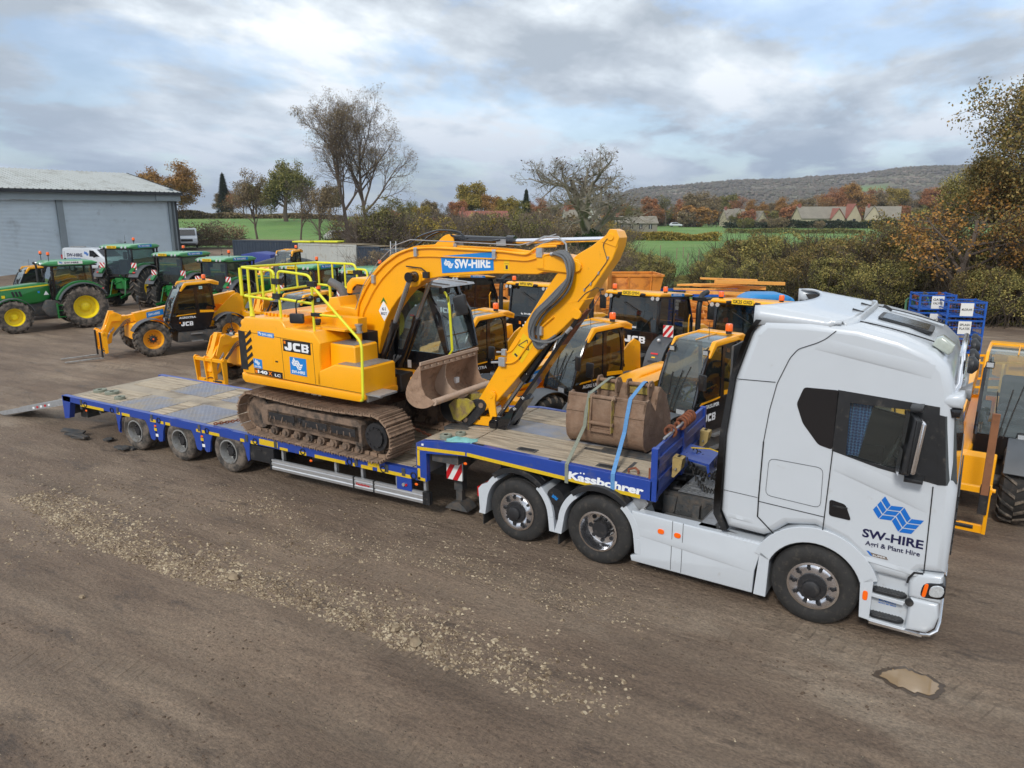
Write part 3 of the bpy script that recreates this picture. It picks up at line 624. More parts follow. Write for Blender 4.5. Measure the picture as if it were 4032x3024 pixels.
# rear mudguards: white flanks, black tops
for cx in (-2.865,-4.217):
    for y0,y1,q in ((-.005,.62,1),(W_+.005,W_-.62,-1)):
        b=MB()
        arcband(b,cx,.50,.545,.64,4,52,8,y0,y1); arcband(b,cx,.50,.545,.64,128,176,8,y0,y1)
        b.prism([(cx+.545,.54),(cx+.64,.54),(cx+.66,.32),(cx+.57,.32)],y0,y1,'y'); b.prism([(cx-.545,.54),(cx-.64,.54),(cx-.70,.32),(cx-.58,.32)],y0,y1,'y')
        b.build('rear_mudguard','truck_white',truck,30,.006)
        b=MB(); arcband(b,cx,.52,.58,.66,48,132,14,y0-q*.01,y1)
        for j in range(4): arcband(b,cx,.52,.66,.672,50,130,12,y0+q*(.12+j*.13),y0+q*(.15+j*.13))
        b.build('mudguard_top','black_plastic',truck,30,.006)
    b=MB(); b.box(cx-.66,cx-.64,.05,.6,.12,.40); b.build('mud_flap','rubber',truck)
b=MB(); b.prism([(-4.86,.80),(-4.93,.72),(-4.90,.33),(-4.80,.33),(-4.74,.85)],.0,.12,'y'); b.build('rear_mudguard','truck_white',truck,30,.01)
b=MB(); b.box(-4.955,-4.90,.02,.5,.58,.74); b.box(-4.955,-4.90,2.0,2.48,.58,.74); b.build('tail_lamp','red_lamp',truck)
b=MB(); b.cyl((-3.56,.02,.86),(-3.56,.75,.90),.14,20,0); b.box(-3.66,-3.46,.05,.6,.5,.75,0); b.logo((-3.62,.015,.82),(1,0,0),(0,0,1),.11,1); b.build('mudguard_canister',['black_plastic','decal_blue'],truck,30)
b=MB(); b.prism([(-2.42,.90),(-2.28,.86),(-2.2,1.0),(-2.3,1.12),(-2.5,1.08)],.2,.75,'y'); b.build('mudguard_bracket','dull_alloy',truck,30,.02)
for x,st,rr in ((0.,'front',.505),(-2.865,'drive',.505),(-4.217,'front',.495)):
    road_wheel(truck,x,rr-.004,rr,.33,.292,st,.01,1); road_wheel(truck,x,rr-.004,rr,.33,.292,st,W_-.01,-1)
    if st=='drive': road_wheel(truck,x,rr-.004,rr,.30,.292,st,.36,1)
mat('guard_alloy',(.60,.61,.62),.35,.7,.06,8.,(rgb(150,146,138),.15,6.))
# ================================================================ LOW LOADER
OT=Vector((-9,1.27,0))
trl=thing('low_loader_trailer','blue step-deck low loader with wooden deck and yellow reflective strips','trailer',OT)
TW=2.54
def tb(mb,name,mats,ang=38,bevel=0.,parent=None): return mb.build(name,mats,parent or trl,ang,bevel,off=OT if parent is None else Vector((0,0,0)))
dz=lambda x:.905-.0085*(x+15.2)          # low deck surface height
def planks(mb,x0,x1,y0,y1,zf,w,m=0,along='x',th=.03,gap=.012):
    n=max(1,round((y1-y0)/w)) if along=='x' else max(1,round((x1-x0)/w))
    rnd=random.Random(int(x0*100+y0*10))
    for i in range(n):
        j=rnd.uniform(-.005,.004)
        if along=='x':
            a=y0+(y1-y0)*i/n+gap/2;b_=y0+(y1-y0)*(i+1)/n-gap/2
            mb.add([(x,y,zf(x)+h+j) for x in (x0,x1) for y in (a,b_) for h in (-th,0)],[(0,1,3,2),(4,6,7,5),(0,4,5,1),(2,3,7,6),(0,2,6,4),(1,5,7,3)],m)
        else:
            a=x0+(x1-x0)*i/n+gap/2;b_=x0+(x1-x0)*(i+1)/n-gap/2
            mb.add([(x,y,zf(x)+h+j) for x in (a,b_) for y in (y0,y1) for h in (-th,0)],[(0,1,3,2),(4,6,7,5),(0,4,5,1),(2,3,7,6),(0,2,6,4),(1,5,7,3)],m)
def _wood(nt,N,L,b):
    tc=N.new('ShaderNodeTexCoord'); mp=N.new('ShaderNodeMapping'); mp.inputs['Scale'].default_value=(.7,9,9); L.new(tc.outputs['Object'],mp.inputs[0])
    n=N.new('ShaderNodeTexNoise'); n.inputs['Scale'].default_value=2.2; n.inputs['Detail'].default_value=6; L.new(mp.outputs[0],n.inputs[0])
    cr=N.new('ShaderNodeValToRGB'); e=cr.color_ramp.elements; e[0].position=.3; e[0].color=(*rgb(120,108,92),1); e[1].position=.7; e[1].color=(*rgb(192,176,152),1); L.new(n.outputs[0],cr.inputs[0])
    n2=N.new('ShaderNodeTexNoise'); n2.inputs['Scale'].default_value=1.3; n2.inputs['Detail'].default_value=7; L.new(tc.outputs['Object'],n2.inputs[0])
    mr=N.new('ShaderNodeMapRange'); mr.inputs[1].default_value=.5; mr.inputs[2].default_value=.66; mr.inputs[4].default_value=.75; L.new(n2.outputs[0],mr.inputs[0])
    mx=N.new('ShaderNodeMix'); mx.data_type='RGBA'; L.new(mr.outputs[0],mx.inputs[0]); L.new(cr.outputs[0],mx.inputs[6]); mx.inputs[7].default_value=(*rgb(172,158,136),1); L.new(mx.outputs[2],b.inputs['Base Color'])
    bp=N.new('ShaderNodeBump'); bp.inputs['Strength'].default_value=.5; bp.inputs['Distance'].default_value=.01; L.new(n.outputs[0],bp.inputs['Height']); L.new(bp.outputs[0],b.inputs['Normal'])
pattern('deck_wood',_wood,.85)
# low deck, rear to front: near and far halves with a steel centre
XR,XF=-15.75,-6.02
b=MB()
def slab(x0,x1,y0,y1,m=0,h=.0,t=.04): b.add([(x,y,dz(x)+z) for x in (x0,x1) for y in (y0,y1) for z in (-t,h)],[(0,1,3,2),(4,6,7,5),(0,4,5,1),(2,3,7,6),(0,2,6,4),(1,5,7,3)],m)
slab(XR,XF,.04,TW-.04,0,-.012)
for s0,s1 in ((.10,1.05),(1.49,2.44)):
    for x0,x1 in ((-14.15,-12.95),(-12.45,-11.2),(-10.95,-9.6)): slab(x0,x1,s0,s1,1,.004,.03)
mat('dull_deck',rgb(158,146,128),.8,0,.14,2.,(rgb(112,102,90),.35,1.6),(.4,30.))
tb(b,'deck_plate',['dull_deck','worn_blue_plate'])
b=MB()
for s0,s1 in ((.10,1.05),(1.49,2.44)):
    for x0,x1 in ((XR+.25,-14.18),(-12.92,-12.48),(-11.17,-10.98),(-9.57,-6.2)): planks(b,x0,x1,s0,s1,lambda x:dz(x)+.004,.145)
tb(b,'deck_boards','deck_wood')
# chequer ridges on the plates
b=MB()
for s0,s1 in ((.10,1.05),(1.49,2.44)):
    for x0,x1 in ((-14.15,-12.95),(-12.45,-11.2)):
        i=0; x=x0+.04
        while x<x1-.05:
            y=s0+.04
            while y<s1-.05:
                a=.02 if (i%2) else -.02; b.bar((x,y,dz(x)+.006),(x+.03,y+a,dz(x)+.006),.008,.005,0); y+=.055; i+=1
            x+=.06; i+=1
tb(b,'chequer_ridges','worn_blue_plate')
# side rails: near and far
def zt(x): return dz(x)
wheels=[-10.506,-11.93,-13.353]
for y0,q in ((0.,1),(TW,-1)):
    b=MB()
    def quadstrip(top,bot,ya,yb,m=0):
        n=len(top); vs=[(x,ya,z) for x,z in top]+[(x,ya,z) for x,z in bot]+[(x,yb,z) for x,z in top]+[(x,yb,z) for x,z in bot]; fs=[]
        for i in range(n-1): fs+=[(i,i+1,n+i+1,n+i),(2*n+i,3*n+i,3*n+i+1,2*n+i+1),(i,2*n+i,2*n+i+1,i+1),(n+i,n+i+1,3*n+i+1,3*n+i)]
        fs+=[(0,n,3*n,2*n),(n-1,3*n-1,4*n-1,2*n-1)] if False else [(0,n,3*n,2*n),(n-1,2*n-1,4*n-1,3*n-1)]
        b.add(vs,fs,m)
    quadstrip([(x,zt(x)) for x in (-15.85,-14.0,-6.0)],[(-15.85,.79),(-14.0,.74),(-6.0,.66)],y0,y0+q*.10)
    # arched wheel panels between and beside the wheels
    for k,cx in enumerate(wheels):
        r0=.50
        for sg in (-1,1):
            pts=[(cx+sg*.02,dz(cx)-.16)]
            ar=[(cx+r0*math.cos(R(t)),.43+r0*math.sin(R(t))*.93) for t in ([90,75,60,45,30,15,0] if sg>0 else [90,105,120,135,150,165,180])]
            half=.7115 if not((k==0 and sg>0) or (k==2 and sg<0)) else (.62 if k==0 else .60)
            top=[(cx+sg*(r0*math.cos(R(t)) if t<15 or True else 0),zt(cx)-.10) for t in (90,75,60,45,30,15,0)]
            top=[(p[0],zt(p[0])-.10) for p in ar]
            bot=[(p[0],max(p[1],.30)) for p in ar]
            b2=[]
            n=len(ar)
            vs=[(p[0],y0+q*.004,p[1]) for p in top]+[(p[0],y0+q*.004,p[1]) for p in bot]+[(p[0],y0+q*.04,p[1]) for p in top]+[(p[0],y0+q*.04,p[1]) for p in bot]
            fs=[]
            for i in range(n-1): fs+=[(i,i+1,n+i+1,n+i),(n+i,n+i+1,3*n+i+1,3*n+i),(2*n+i,3*n+i,3*n+i+1,2*n+i+1)]
            b.add(vs,fs,0)
            b.prism([(cx+sg*r0,zt(cx+sg*r0)-.10),(cx+sg*(half+.0),zt(cx+sg*half)-.10),(cx+sg*(half-.04),.36),(cx+sg*(half-.09),.32),(cx+sg*(r0+.03),.34),(cx+sg*r0,.44)],y0+q*.004,y0+q*.05,'y',0)
    # small rear part
    b.prism([(-15.88,dz(-15.8)),(-15.55,dz(-15.5)),(-15.6,.72),(-15.7,.40),(-15.88,.37)],y0,y0+q*.12,'y',0)
    tb(b,'side_rail','trailer_blue',30,.006)
    b=MB()
    yy=y0-q*.004
    def st(x0,x1,h=.03,dzz=.105,m=0): b.add([(x,yy,dz(x)-dzz+z) for x in (x0,x1) for z in (0,-h*2)]+[(x,y0+q*.01,dz(x)-dzz+z) for x in (x0,x1) for z in (0,-h*2)],[(0,1,3,2),(4,6,7,5),(0,2,6,4),(1,5,7,3)],m)
    for x0,x1 in ((-15.2,-14.35),(-13.9,-13.78),(-13.72,-13.45),(-12.78,-12.6),(-12.45,-12.36),(-12.3,-12.15),(-11.37,-11.25),(-11.2,-11.12),(-11.0,-10.7),(-10.13,-10.02),(-9.85,-9.68),(-8.62,-8.45),(-8.25,-7.55),(-7.2,-6.95),(-6.85,-6.75),(-6.35,-6.15),): st(x0,x1)
    st(-9.62,-9.15,.055,.03); st(-9.1,-8.9,.025,.11); st(-7.38,-7.33,.03); st(-7.05,-6.8,.04,.02); st(-6.75,-6.35,.03)
    for cx in (-12.64,-11.22): b.box(cx-.04,cx+.04,min(yy,y0),max(yy,y0),.54,.60,0); b.box(cx-.01,cx+.07,min(yy,y0),max(yy,y0),.42,.48,1)
    tb(b,'reflective_strip',['reflect_yellow','letter_white'])
    b=MB()
    for x in (-15.0,-14.05,-12.5,-11.05,-9.73,-8.53,-7.45,-6.72,-6.1): b.lathe([(.055,0),(.062,-q*.012),(.045,-q*.014),(.042,q*.03),(0.001,q*.03)],16,'y',0,(x+.0,y0-q*.001,dz(x)-.10))
    for x in (-15.15,-13.85,-12.72,-11.27,-9.95,-9.2,-7.3,-6.65,-6.3): b.box(x-.035,x+.035,min(y0-q*.012,y0),max(y0-q*.012,y0),dz(x)-.14,dz(x)-.01,1)
    tb(b,'lashing_point',['shadow_gap','chassis_grey'])
    b=MB()
    for x in (-15.0,-12.64,-11.22,-8.35,-6.05,-5.1):
        z=dz(x)-.24 if x<-6 else 1.10
        b.ball((x,y0-q*.002,z),.035,0,8,(1,.5,.7))
    tb(b,'side_marker','amber')
# frame beams below, cross members, axles
b=MB()
for y in (.75,1.70): b.box(-15.6,-6.0,y,y+.12,.50,.80,0)
for i in range(14): x=-15.4+i*.7; b.box(x,x+.08,.1,2.44,.62,.80,0)
b.box(-15.9,-15.78,.1,2.44,.45,.80,0); b.box(-15.85,-15.6,.35,.65,.33,.55,0); b.box(-15.85,-15.6,1.9,2.2,.33,.55,0)
for x in wheels: b.cyl((x,.2,.42),(x,2.34,.42),.07,10)
tb(b,'underframe','chassis_grey',30)
b=MB()
for x in (-15.9,): b.box(x-.02,x,.12,.30,.5,.62)
tb(b,'tail_lamp','red_lamp')
for x in wheels:
    for y,sd in ((.0,1),(TW,-1)): 
        w_=road_wheel(None,x,.425,.425,.30,.235,'trailer',y+sd*.015,sd,'muddy_rubber'); w_.parent=trl; w_.location=-OT
b=MB(); b.box(-9.98,-9.30,.03,.55,.36,.66,0); b.box(-9.98,-9.30,.018,.03,.40,.65,0); b.box(-9.75,-9.6,.005,.018,.58,.61,1); tb(b,'toolbox',['black_plastic','dark_hub'],30,.01)
b=MB(); b.cyl((-8.75,.45,.55),(-8.2,.9,.55),.16,14); tb(b,'air_tank','chassis_grey')
b=MB()
for x in (-9.18,-7.9,-7.3,-6.55,-5.98): b.box(x,x+.05,.10,.16,.44,.80)
tb(b,'guard_post','galvanised')
# near side under-run guard: ribbed aluminium
def guard(y0,q):
    b=MB()
    gx=[(-9.35,-7.40),(-7.38,-6.96),(-6.94,-5.92)]
    for x0,x1 in gx:
        prf=[(0,.27),(-.014,.275),(-.018,.32),(-.006,.335),(-.006,.345),(-.018,.36),(-.018,.405),(-.006,.415),(-.006,.425),(-.016,.435),(-.014,.465),(0,.47),(.03,.47),(.03,.27)]
        b.prism([(y0+q*(a+.02),z) for a,z in prf],x0,x1,'x',0)
    for x in (-9.37,-7.39,-6.95,-5.92): b.box(x-.012,x+.03 if x in(-5.92,) else x+.012,min(y0-q*.004,y0+q*.06),max(y0-q*.004,y0+q*.06),.262,.478,1)
    b.box(-5.90,-5.80,min(y0,y0+q*.08),max(y0,y0+q*.08),.265,.475,1)
    if q>0: b.text('Kassbohrer',(-7.33,y0-.004,.345),(1,0,0),(0,0,1),.045,.30,.03,2,.2)
    tb(b,'side_guard',['guard_alloy','black_plastic','reflect_red'])
guard(0.,1); guard(TW,-1)
# gooseneck
GP=[(-6.03,1.285),(-5.93,1.34),(-5.06,1.425),(-2.15,1.345)]       # top edge of the raised deck
for y0,q in ((0.,1),(TW,-1)):
    b=MB()
    po=[(-6.04,.66),(-6.04,1.29),(-5.92,1.345),(-5.06,1.43),(-2.12,1.35),(-2.12,1.06),(-5.02,1.22),(-5.84,1.14),(-5.84,.66)]
    b.prism(po,y0,y0+q*.10,'y',0); tb(b,'gooseneck_rail','trailer_blue',30,.008)
    b=MB(); yy=y0-q*.004
    def strip(pts,w,m=0):
        for i in range(len(pts)-1):
            a=Vector(pts[i]);c=Vector(pts[i+1]);d=(c-a).normalized();n_=Vector((-d.y,d.x))*w/2
            b.prism([tuple(a+n_),tuple(c+n_),tuple(c-n_),tuple(a-n_)],yy,y0+q*.01,'y',m)
    strip([(-5.99,.68),(-5.99,.87)],.05); strip([(-5.99,.92),(-5.99,1.19)],.05); strip([(-6.01,1.21),(-5.10,1.255)],.055); strip([(-5.07,1.255),(-2.28,1.10)],.055); strip([(-6.01,.70),(-5.87,.69)],.05)
    tb(b,'reflective_strip','reflect_yellow')
b=MB(); b.text('Kassbohrer',(-3.36,-.006,1.165),Vector((1,0,-.036)).normalized(),(0,0,1),.12,1.12,.045,0,.12)
for x in (-3.165,-3.115): b.cyl((x,-.004,1.285-.0),(x,-.0065,1.285),.013,8,0)
tb(b,'lettering','letter_white')
gz=lambda x: 1.34+(x+5.93)*(.085/.87) if x<-5.06 else 1.425-(x+5.06)*(.08/2.91)
b=MB()
def gslab(x0,x1,y0,y1,m,h=.0): b.add([(x,y,gz(x)+z) for x in (x0,x1) for y in (y0,y1) for z in (-.05,h)],[(0,1,3,2),(4,6,7,5),(0,4,5,1),(2,3,7,6),(0,2,6,4),(1,5,7,3)],m)
gslab(-6.0,-5.06,.10,TW-.10,0,-.02); gslab(-5.06,-2.15,.10,TW-.10,0,-.02); gslab(-5.06,-2.2,1.0,1.60,1,.003); gslab(-5.9,-5.06,1.0,1.60,1,.003)
b.prism([(-6.04,1.28),(-6.0,1.30),(-6.0,.70),(-6.05,.70)],.1,TW-.1,'y',1)
tb(b,'deck_plate',['dull_deck','worn_blue_plate'])
b=MB()
for s0,s1 in ((.11,.98),(1.62,2.42)):
    planks(b,-5.93,-5.08,s0,s1,lambda x:gz(x)+.004,.125); planks(b,-5.05,-2.2,s0,s1,lambda x:gz(x)+.004,.125)
tb(b,'deck_boards','deck_wood')
b=MB()
for x,y in ((-4.15,.25),(-2.85,.22),(-4.2,2.3),(-2.9,2.3)):
    b.box(x-.16,x+.16,y-.07,y+.07,gz(x)+.003,gz(x)+.008,0); b.box(x-.12,x+.12,y-.045,y+.045,gz(x)+.006,gz(x)+.011,1)
for x in (-4.9,-3.6): b.box(x-.1,x+.1,.03,.08,gz(x)+.004,gz(x)+.008,1)
tb(b,'lashing_pocket',['chassis_grey','shadow_gap'])
b=MB(); b.box(-6.0,-2.2,.75,1.0,1.05,1.38); b.box(-6.0,-2.2,1.55,1.8,1.05,1.38); b.box(-5.8,-5.3,.1,2.4,1.0,1.2); b.prism([(-6.0,.6),(-6.0,1.3),(-5.0,1.3),(-5.3,.95),(-5.7,.6)],.7,.85,'y'); b.prism([(-6.0,.6),(-6.0,1.3),(-5.0,1.3),(-5.3,.95),(-5.7,.6)],1.7,1.85,'y')
for i in range(6): x=-5.6+i*.6; b.box(x,x+.06,.1,2.44,1.15,1.36)
tb(b,'gooseneck_frame','chassis_grey',30,.006)
# front headboard
b=MB(); xb=-2.12
for (z0,z1,d) in ((1.06,1.17,.0),(1.17,1.20,.03),(1.20,1.36,.03),(1.36,1.39,.0),(1.39,1.52,.0),(1.52,1.55,.03),(1.55,1.66,.03),(1.66,1.70,.0),(1.70,1.80,.0)): b.box(xb-.02,xb+.03+d,.02,TW-.02,z0,z1)
b.box(xb-.03,xb+.06,0,.09,1.06,1.81); b.box(xb-.03,xb+.06,TW-.09,TW,1.06,1.81); b.box(xb-.02,xb+.07,1.2,1.34,1.06,1.81)
tb(b,'headboard','trailer_blue',30,.006)
b=MB(); b.prism([(-2.05,1.44),(-1.6,1.38),(-1.58,1.20),(-1.61,1.20),(-1.64,1.35),(-2.05,1.41)],.95,1.6,'y'); tb(b,'coupling_shelf','trailer_blue')
b=MB(); b.tube([(-2.5,.12,1.375),(-2.5,.12,1.42),(-2.42,.16,1.44),(-2.36,.12,1.42),(-2.36,.12,1.375)],.018,8); b.box(-2.2,-2.17,.07,.10,1.35,1.50); tb(b,'lashing_ring','rust')
# landing legs
for y in (.45,1.95):
    b=MB(); b.box(-5.62,-5.46,y,y+.15,.42,1.15); b.box(-5.60,-5.48,y+.02,y+.13,.20,.45); b.prism([(-5.76,.10),(-5.70,.17),(-5.60,.24),(-5.48,.24),(-5.38,.17),(-5.32,.10)],y-.08,y+.23,'y'); b.prism([(-5.50,1.15),(-5.30,1.15),(-5.48,.65)],y,y+.15)
    for z in (.65,.95): b.cyl((-5.68,y+.02,z),(-5.62,y+.02,z),.035,8); b.cyl((-5.62,y-.03,z),(-5.62,y+.0,z),.03,8)
    tb(b,'landing_leg','chassis_grey',30,.008)
# red and white side board (hatched)
def hatch_board(mb,o,u,v,w,h,n=3,ang=.5,m_r=1,m_w=0,flip=False):
    o=Vector(o);u=Vector(u);v=Vector(v); nrm=u.cross(v)*.003
    mb.face([o,o+u*w,o+u*w+v*h,o+v*h],m_w)
    import itertools
    step=(w+h*ang)/n
    for i in range(n):
        # diagonal stripe clipped to the board
        s0=-h*ang+i*step+step*.02; s1=s0+step*.5
        poly=[(s0,0),(s1,0),(s1+h*ang,h),(s0+h*ang,h)]
        def clip(P,ax,lim,keep):
            out=[]
            for k in range(len(P)):
                a=P[k];c=P[(k+1)%len(P)]; ia=keep(a[ax]);ic=keep(c[ax])
                if ia: out.append(a)
                if ia!=ic:
                    t=(lim-a[ax])/(c[ax]-a[ax]); out.append((a[0]+(c[0]-a[0])*t,a[1]+(c[1]-a[1])*t))
            return out
        poly=clip(poly,0,0,lambda x:x>=0)
        if poly: poly=clip(poly,0,w,lambda x:x<=w)
        if len(poly)>2:
            if flip: poly=[(w-x,y) for x,y in poly]
            mb.face([o+u*x+v*y+nrm for x,y in poly],m_r)
b=MB(); b.box(-5.66,-5.36,.302,.33,.66,1.13,0); hatch_board(b,(-5.66,.30,.66),(1,0,0),(0,0,1),.30,.47,3,.55); tb(b,'marker_board',['reflect_white','reflect_red'])
b=MB(); b.box(-6.45,-6.15,.0,.02,.44,.66,0); b.cyl((-6.3,.0,.54),(-6.3,-.03,.54),.03,8,1); b.cyl((-6.25,.0,.54),(-6.25,-.025,.54),.02,8,2); tb(b,'air_valve_panel',['trailer_blue','galvanised','reflect_red'])
# ratchet boxes on the headboard
for y in (.72,2.2):
    b=MB(); x=-2.04
    b.add([(x,y-.09,1.52),(x,y+.09,1.52),(x+.14,y+.09,1.50),(x+.14,y-.09,1.50)],[(0,1,2,3)],0)
    for yy in (y-.09,y+.08): b.prism([(x,1.52),(x+.14,1.50),(x+.12,1.34),(x+.03,1.22),(x,1.22)],yy,yy+.01,'y',0)
    for k in range(4): b.add([(x+.14,y-.08+k*.044,1.50),(x+.14,y-.055+k*.044,1.50),(x+.03,y-.055+k*.044,1.22),(x+.03,y-.08+k*.044,1.22)],[(0,1,2,3)],0)
    b.add([(x+.145,y-.09,1.50),(x+.145,y+.09,1.50),(x+.135,y+.09,1.40),(x+.135,y-.09,1.40)],[(0,1,2,3)],0)
    b.box(x+.05,x+.09,y-.03,y-.01,1.515,1.525,1); b.box(x+.05,x+.09,y+.02,y+.04,1.515,1.525,1); b.cyl((x+.06,y-.14,1.36),(x+.06,y+.14,1.36),.012,8,2)
    tb(b,'chock_holder',['beige_plate','shadow_gap','galvanised'])
# loading ramps at the tail, folded down
for y in (.15,1.75):
    b=MB(); b.prism([(-15.9,.80),(-15.9,.66),(-18.8,.02),(-19.3,.02)],y,y+.03,'y'); b.prism([(-15.9,.80),(-15.9,.66),(-18.8,.02),(-19.3,.02)],y+.60,y+.63,'y')
    n=22
    for i in range(n):
        t=i/n; x=-15.95-3.2*t; z=.79-.76*t; b.box(x-.02,x+.02,y+.03,y+.60,z-.03,z)
    b.add([(-15.95,y+.03,.74),(-15.95,y+.6,.74),(-18.8,y+.6,.06),(-18.8,y+.03,.06)],[(0,1,2,3)],0)
    if y<1:
        for i in range(5):
            x=-16.7-i*.17; z=.55-.0-i*.04; b.bar((x,y-.003,z),(x-.08,y-.003,z-.02),.004,.05,1 if i%2 else 2)
    tb(b,'loading_ramp',['galvanised','reflect_red','letter_white'])
b=MB(); b.box(-5.92,-5.88,-.01,.0,1.27,1.30); tb(b,'number_label','letter_white')
# ---- things lying on the trailer
def roll(label,x,y,z,r,h,m):
    t=MB()
    t.lathe([(r*.35,0),(r,0),(r,h),(r*.93,h+.002),(r*.9,h-.006),(r*.8,h),(r*.7,h-.006),(r*.6,h),(r*.35,h)],20,'z',0)
    o=t.build('strap_roll',m); o.location=(x,y,z); tag(o,label,'strap','ratchet strap rolls'); return o
for i,(px,py,r,lb) in enumerate([(395,1543,.14,'flat green strap roll nearest the tail of the low deck'),(442,1550,.15,'green strap roll lying between two other rolls on the low deck'),(472,1570,.11,'smallest green strap roll on the edge of the low deck')]):
    p=atZ(px,py,.905); roll(lb,p.x,p.y,dz(p.x)+.006,r,.055,'strap_grey')
roll('pale green strap roll at the rear corner of the raised deck',-5.60,.22,gz(-5.6)+.006,.10,.06,'strap_grey'); roll('dark strap roll behind the teal cloth on the raised deck',-5.45,.42,gz(-5.45)+.006,.085,.05,'strap_grey')
b=MB()
def clo(u,v):
    x=(u-.5)*.50;y=(v-.5)*.26; e=max(0,1-(abs(2*u-1)**3+abs(2*v-1)**3)); return (x*(1-.1*math.sin(v*9)),y*(1+.15*math.sin(u*7)),.008+.05*e*(.6+.4*noise.noise((u*5,v*5,3)))+.01*math.sin(u*17+v*5)*e)
b.grid(clo,22,14); o=b.build('cleaning_cloth','teal_cloth'); o.location=(-5.25,.14,gz(-5.25)+.004); o.rotation_euler=(0,-.05,.08); tag(o,'crumpled teal cloth on the corner of the raised trailer deck','cloth')
# second-hand buckets strapped on the raised deck
def bucket_section(kind):
    return [(.0,.0)]
LB=Frame((-3.80,.62,gz(-3.8)+.012),0.)
bk=thing('digging_bucket','large brown digging bucket strapped down on the raised trailer deck','bucket',(-3.80,.88,1.385),R(-3),'loose buckets on the trailer')
bw=1.26
sec=[(.36,.03),(.16,.02),(.03,.14),(.0,.34),(.03,.56),(.12,.84),(.18,.86)]     # (depth from the camera side, height) of the curved back
def shell(mb,sec,w,th,m=0,ax='x'):
    n=len(sec); s2=smooth_poly(sec,2,False,.05); n=len(s2); vs=[];
    inn=[]
    for i,p in enumerate(s2):
        a=Vector(s2[max(0,i-1)]);c=Vector(s2[min(n-1,i+1)]);d=(c-a).normalized(); inn.append((p[0]+d.y*th,p[1]-d.x*th))
    for x in (0,w):
        vs+=[(x,y,z) for y,z in s2]+[(x,y,z) for y,z in inn]
    fs=[]
    for i in range(n-1): fs+=[(i,i+1,2*n+i+1,2*n+i),(n+i,3*n+i,3*n+i+1,n+i+1),(i,n+i,n+i+1,i+1),(2*n+i,2*n+i+1,3*n+i+1,3*n+i)]
    fs+=[(0,2*n,3*n,n),(n-1,2*n-1,4*n-1,3*n-1)]; mb.add(vs,fs,m)
b=MB(); shell(b,[(.80,.02),(.42,.0),(.14,.02),(.02,.14),(-.02,.32),(.0,.54),(.07,.80)],bw,.022)
b.build('bucket_shell','bucket_rust',bk,50)
b=MB()
for x in (0,bw-.025): b.prism([(.80,.02),(.42,.0),(.14,.02),(.02,.14),(-.02,.32),(.0,.54),(.07,.80),(.20,.82),(.44,.60),(.72,.40),(.80,.18)],x-.006,x+.03,'x',0)
b.build('side_plate','bucket_rust',bk,40,.008)
b=MB()
for x in (.42,.76): 
    b.prism([(-.02,.26),(-.08,.28),(-.09,.5),(-.05,.80),(-.01,.85),(.06,.85),(.08,.80),(.02,.56)],x,x+.03,'x',0)
b.cyl((.40,.0,.81),(.81,.0,.81),.03,12,0); b.cyl((.40,-.065,.42),(.81,-.065,.42),.032,12,0); b.box(.45,.76,-.07,-.01,.28,.33,0); b.box(.45,.76,-.035,-.02,.33,.78,0); b.box(.415,.422,-.10,.0,.3,.8,1); b.box(.785,.792,-.10,.0,.3,.8,1)
b.build('pin_bracket',['bucket_rust','old_yellow'],bk,40,.006)
b=MB(); b.box(0,bw,.055,.10,.77,.815,0); b.box(-.005,bw+.005,-.012,.02,.55,.565,0); b.build('back_rib','bucket_rust',bk,40,.01)
b=MB()
for k in range(4): b.prism([(.76,.02),(.90,.0),(.90,.03),(.76,.10)],.06+k*.34,.17+k*.34,'x',0)
b.build('bucket_tooth','bucket_rust',bk)
bk2=thing('trenching_bucket','narrower brown bucket with pin brackets behind the large strapped bucket','bucket',(-3.62,1.58,1.385),R(-4),'loose buckets on the trailer')
b=MB(); shell(b,[(.75,.02),(.3,.0),(.10,.04),(.0,.20),(.02,.5),(.10,.78),(.2,.86)],1.02,.022); b.build('bucket_shell','bucket_rust',bk2,50)
b=MB()
for x in (0,.995): b.prism([(.75,.02),(.3,.0),(.10,.04),(.0,.20),(.02,.5),(.10,.78),(.2,.86),(.45,.70),(.68,.3)],x-.005,x+.03,'x',0)
b.build('side_plate','bucket_rust',bk2,40,.008)
b=MB()
for x in (.04,.36,.54,.90):
    b.prism([(-.04,.72),(.14,.72),(.18,.88),(.12,.96),(.0,.97),(-.06,.90)],x,x+.03,'x',0)
b.cyl((.02,.03,.90),(.40,.03,.90),.032,12,0); b.cyl((.52,.03,.90),(.95,.03,.90),.032,12,0); b.box(.07,.36,.05,.09,.74,.88,1); b.box(.57,.90,.05,.09,.74,.88,1)
b.build('pin_bracket',['bucket_rust','old_yellow'],bk2,40,.006)
def strap(label,pts,w,m):
    b=MB(); wv=Vector((w/2,0,0))
    for i in range(len(pts)-1):
        a=Vector(pts[i]);c=Vector(pts[i+1]); n=(c-a).cross(wv).normalized()*.003
        b.add([a-wv+n,a+wv+n,c+wv+n,c-wv+n,a-wv-n,a+wv-n,c+wv-n,c-wv-n],[(0,1,2,3),(7,6,5,4),(0,4,5,1),(1,5,6,2),(2,6,7,3),(3,7,4,0)],0)
    o=b.build('ratchet_strap',m,None,20); tag(o,label,'strap','ratchet straps over the buckets')
def bkp(x,y,z):   # point in the large bucket's frame to the world
    return Matrix.Rotation(R(-3),3,'Z')@Vector((x,y,z))+Vector((-3.80,.88,1.385))
strap('faded grey-green ratchet strap over the left part of the large bucket',[(-3.38,-.012,1.10),(-3.38,-.014,1.38),bkp(.33,-.035,.34),bkp(.34,-.012,.56),bkp(.36,.05,.83),(-3.38,1.58,2.33),(-3.36,1.68,2.33),(-3.36,2.45,1.42),(-3.36,2.56,1.2)],.055,'strap_grey')
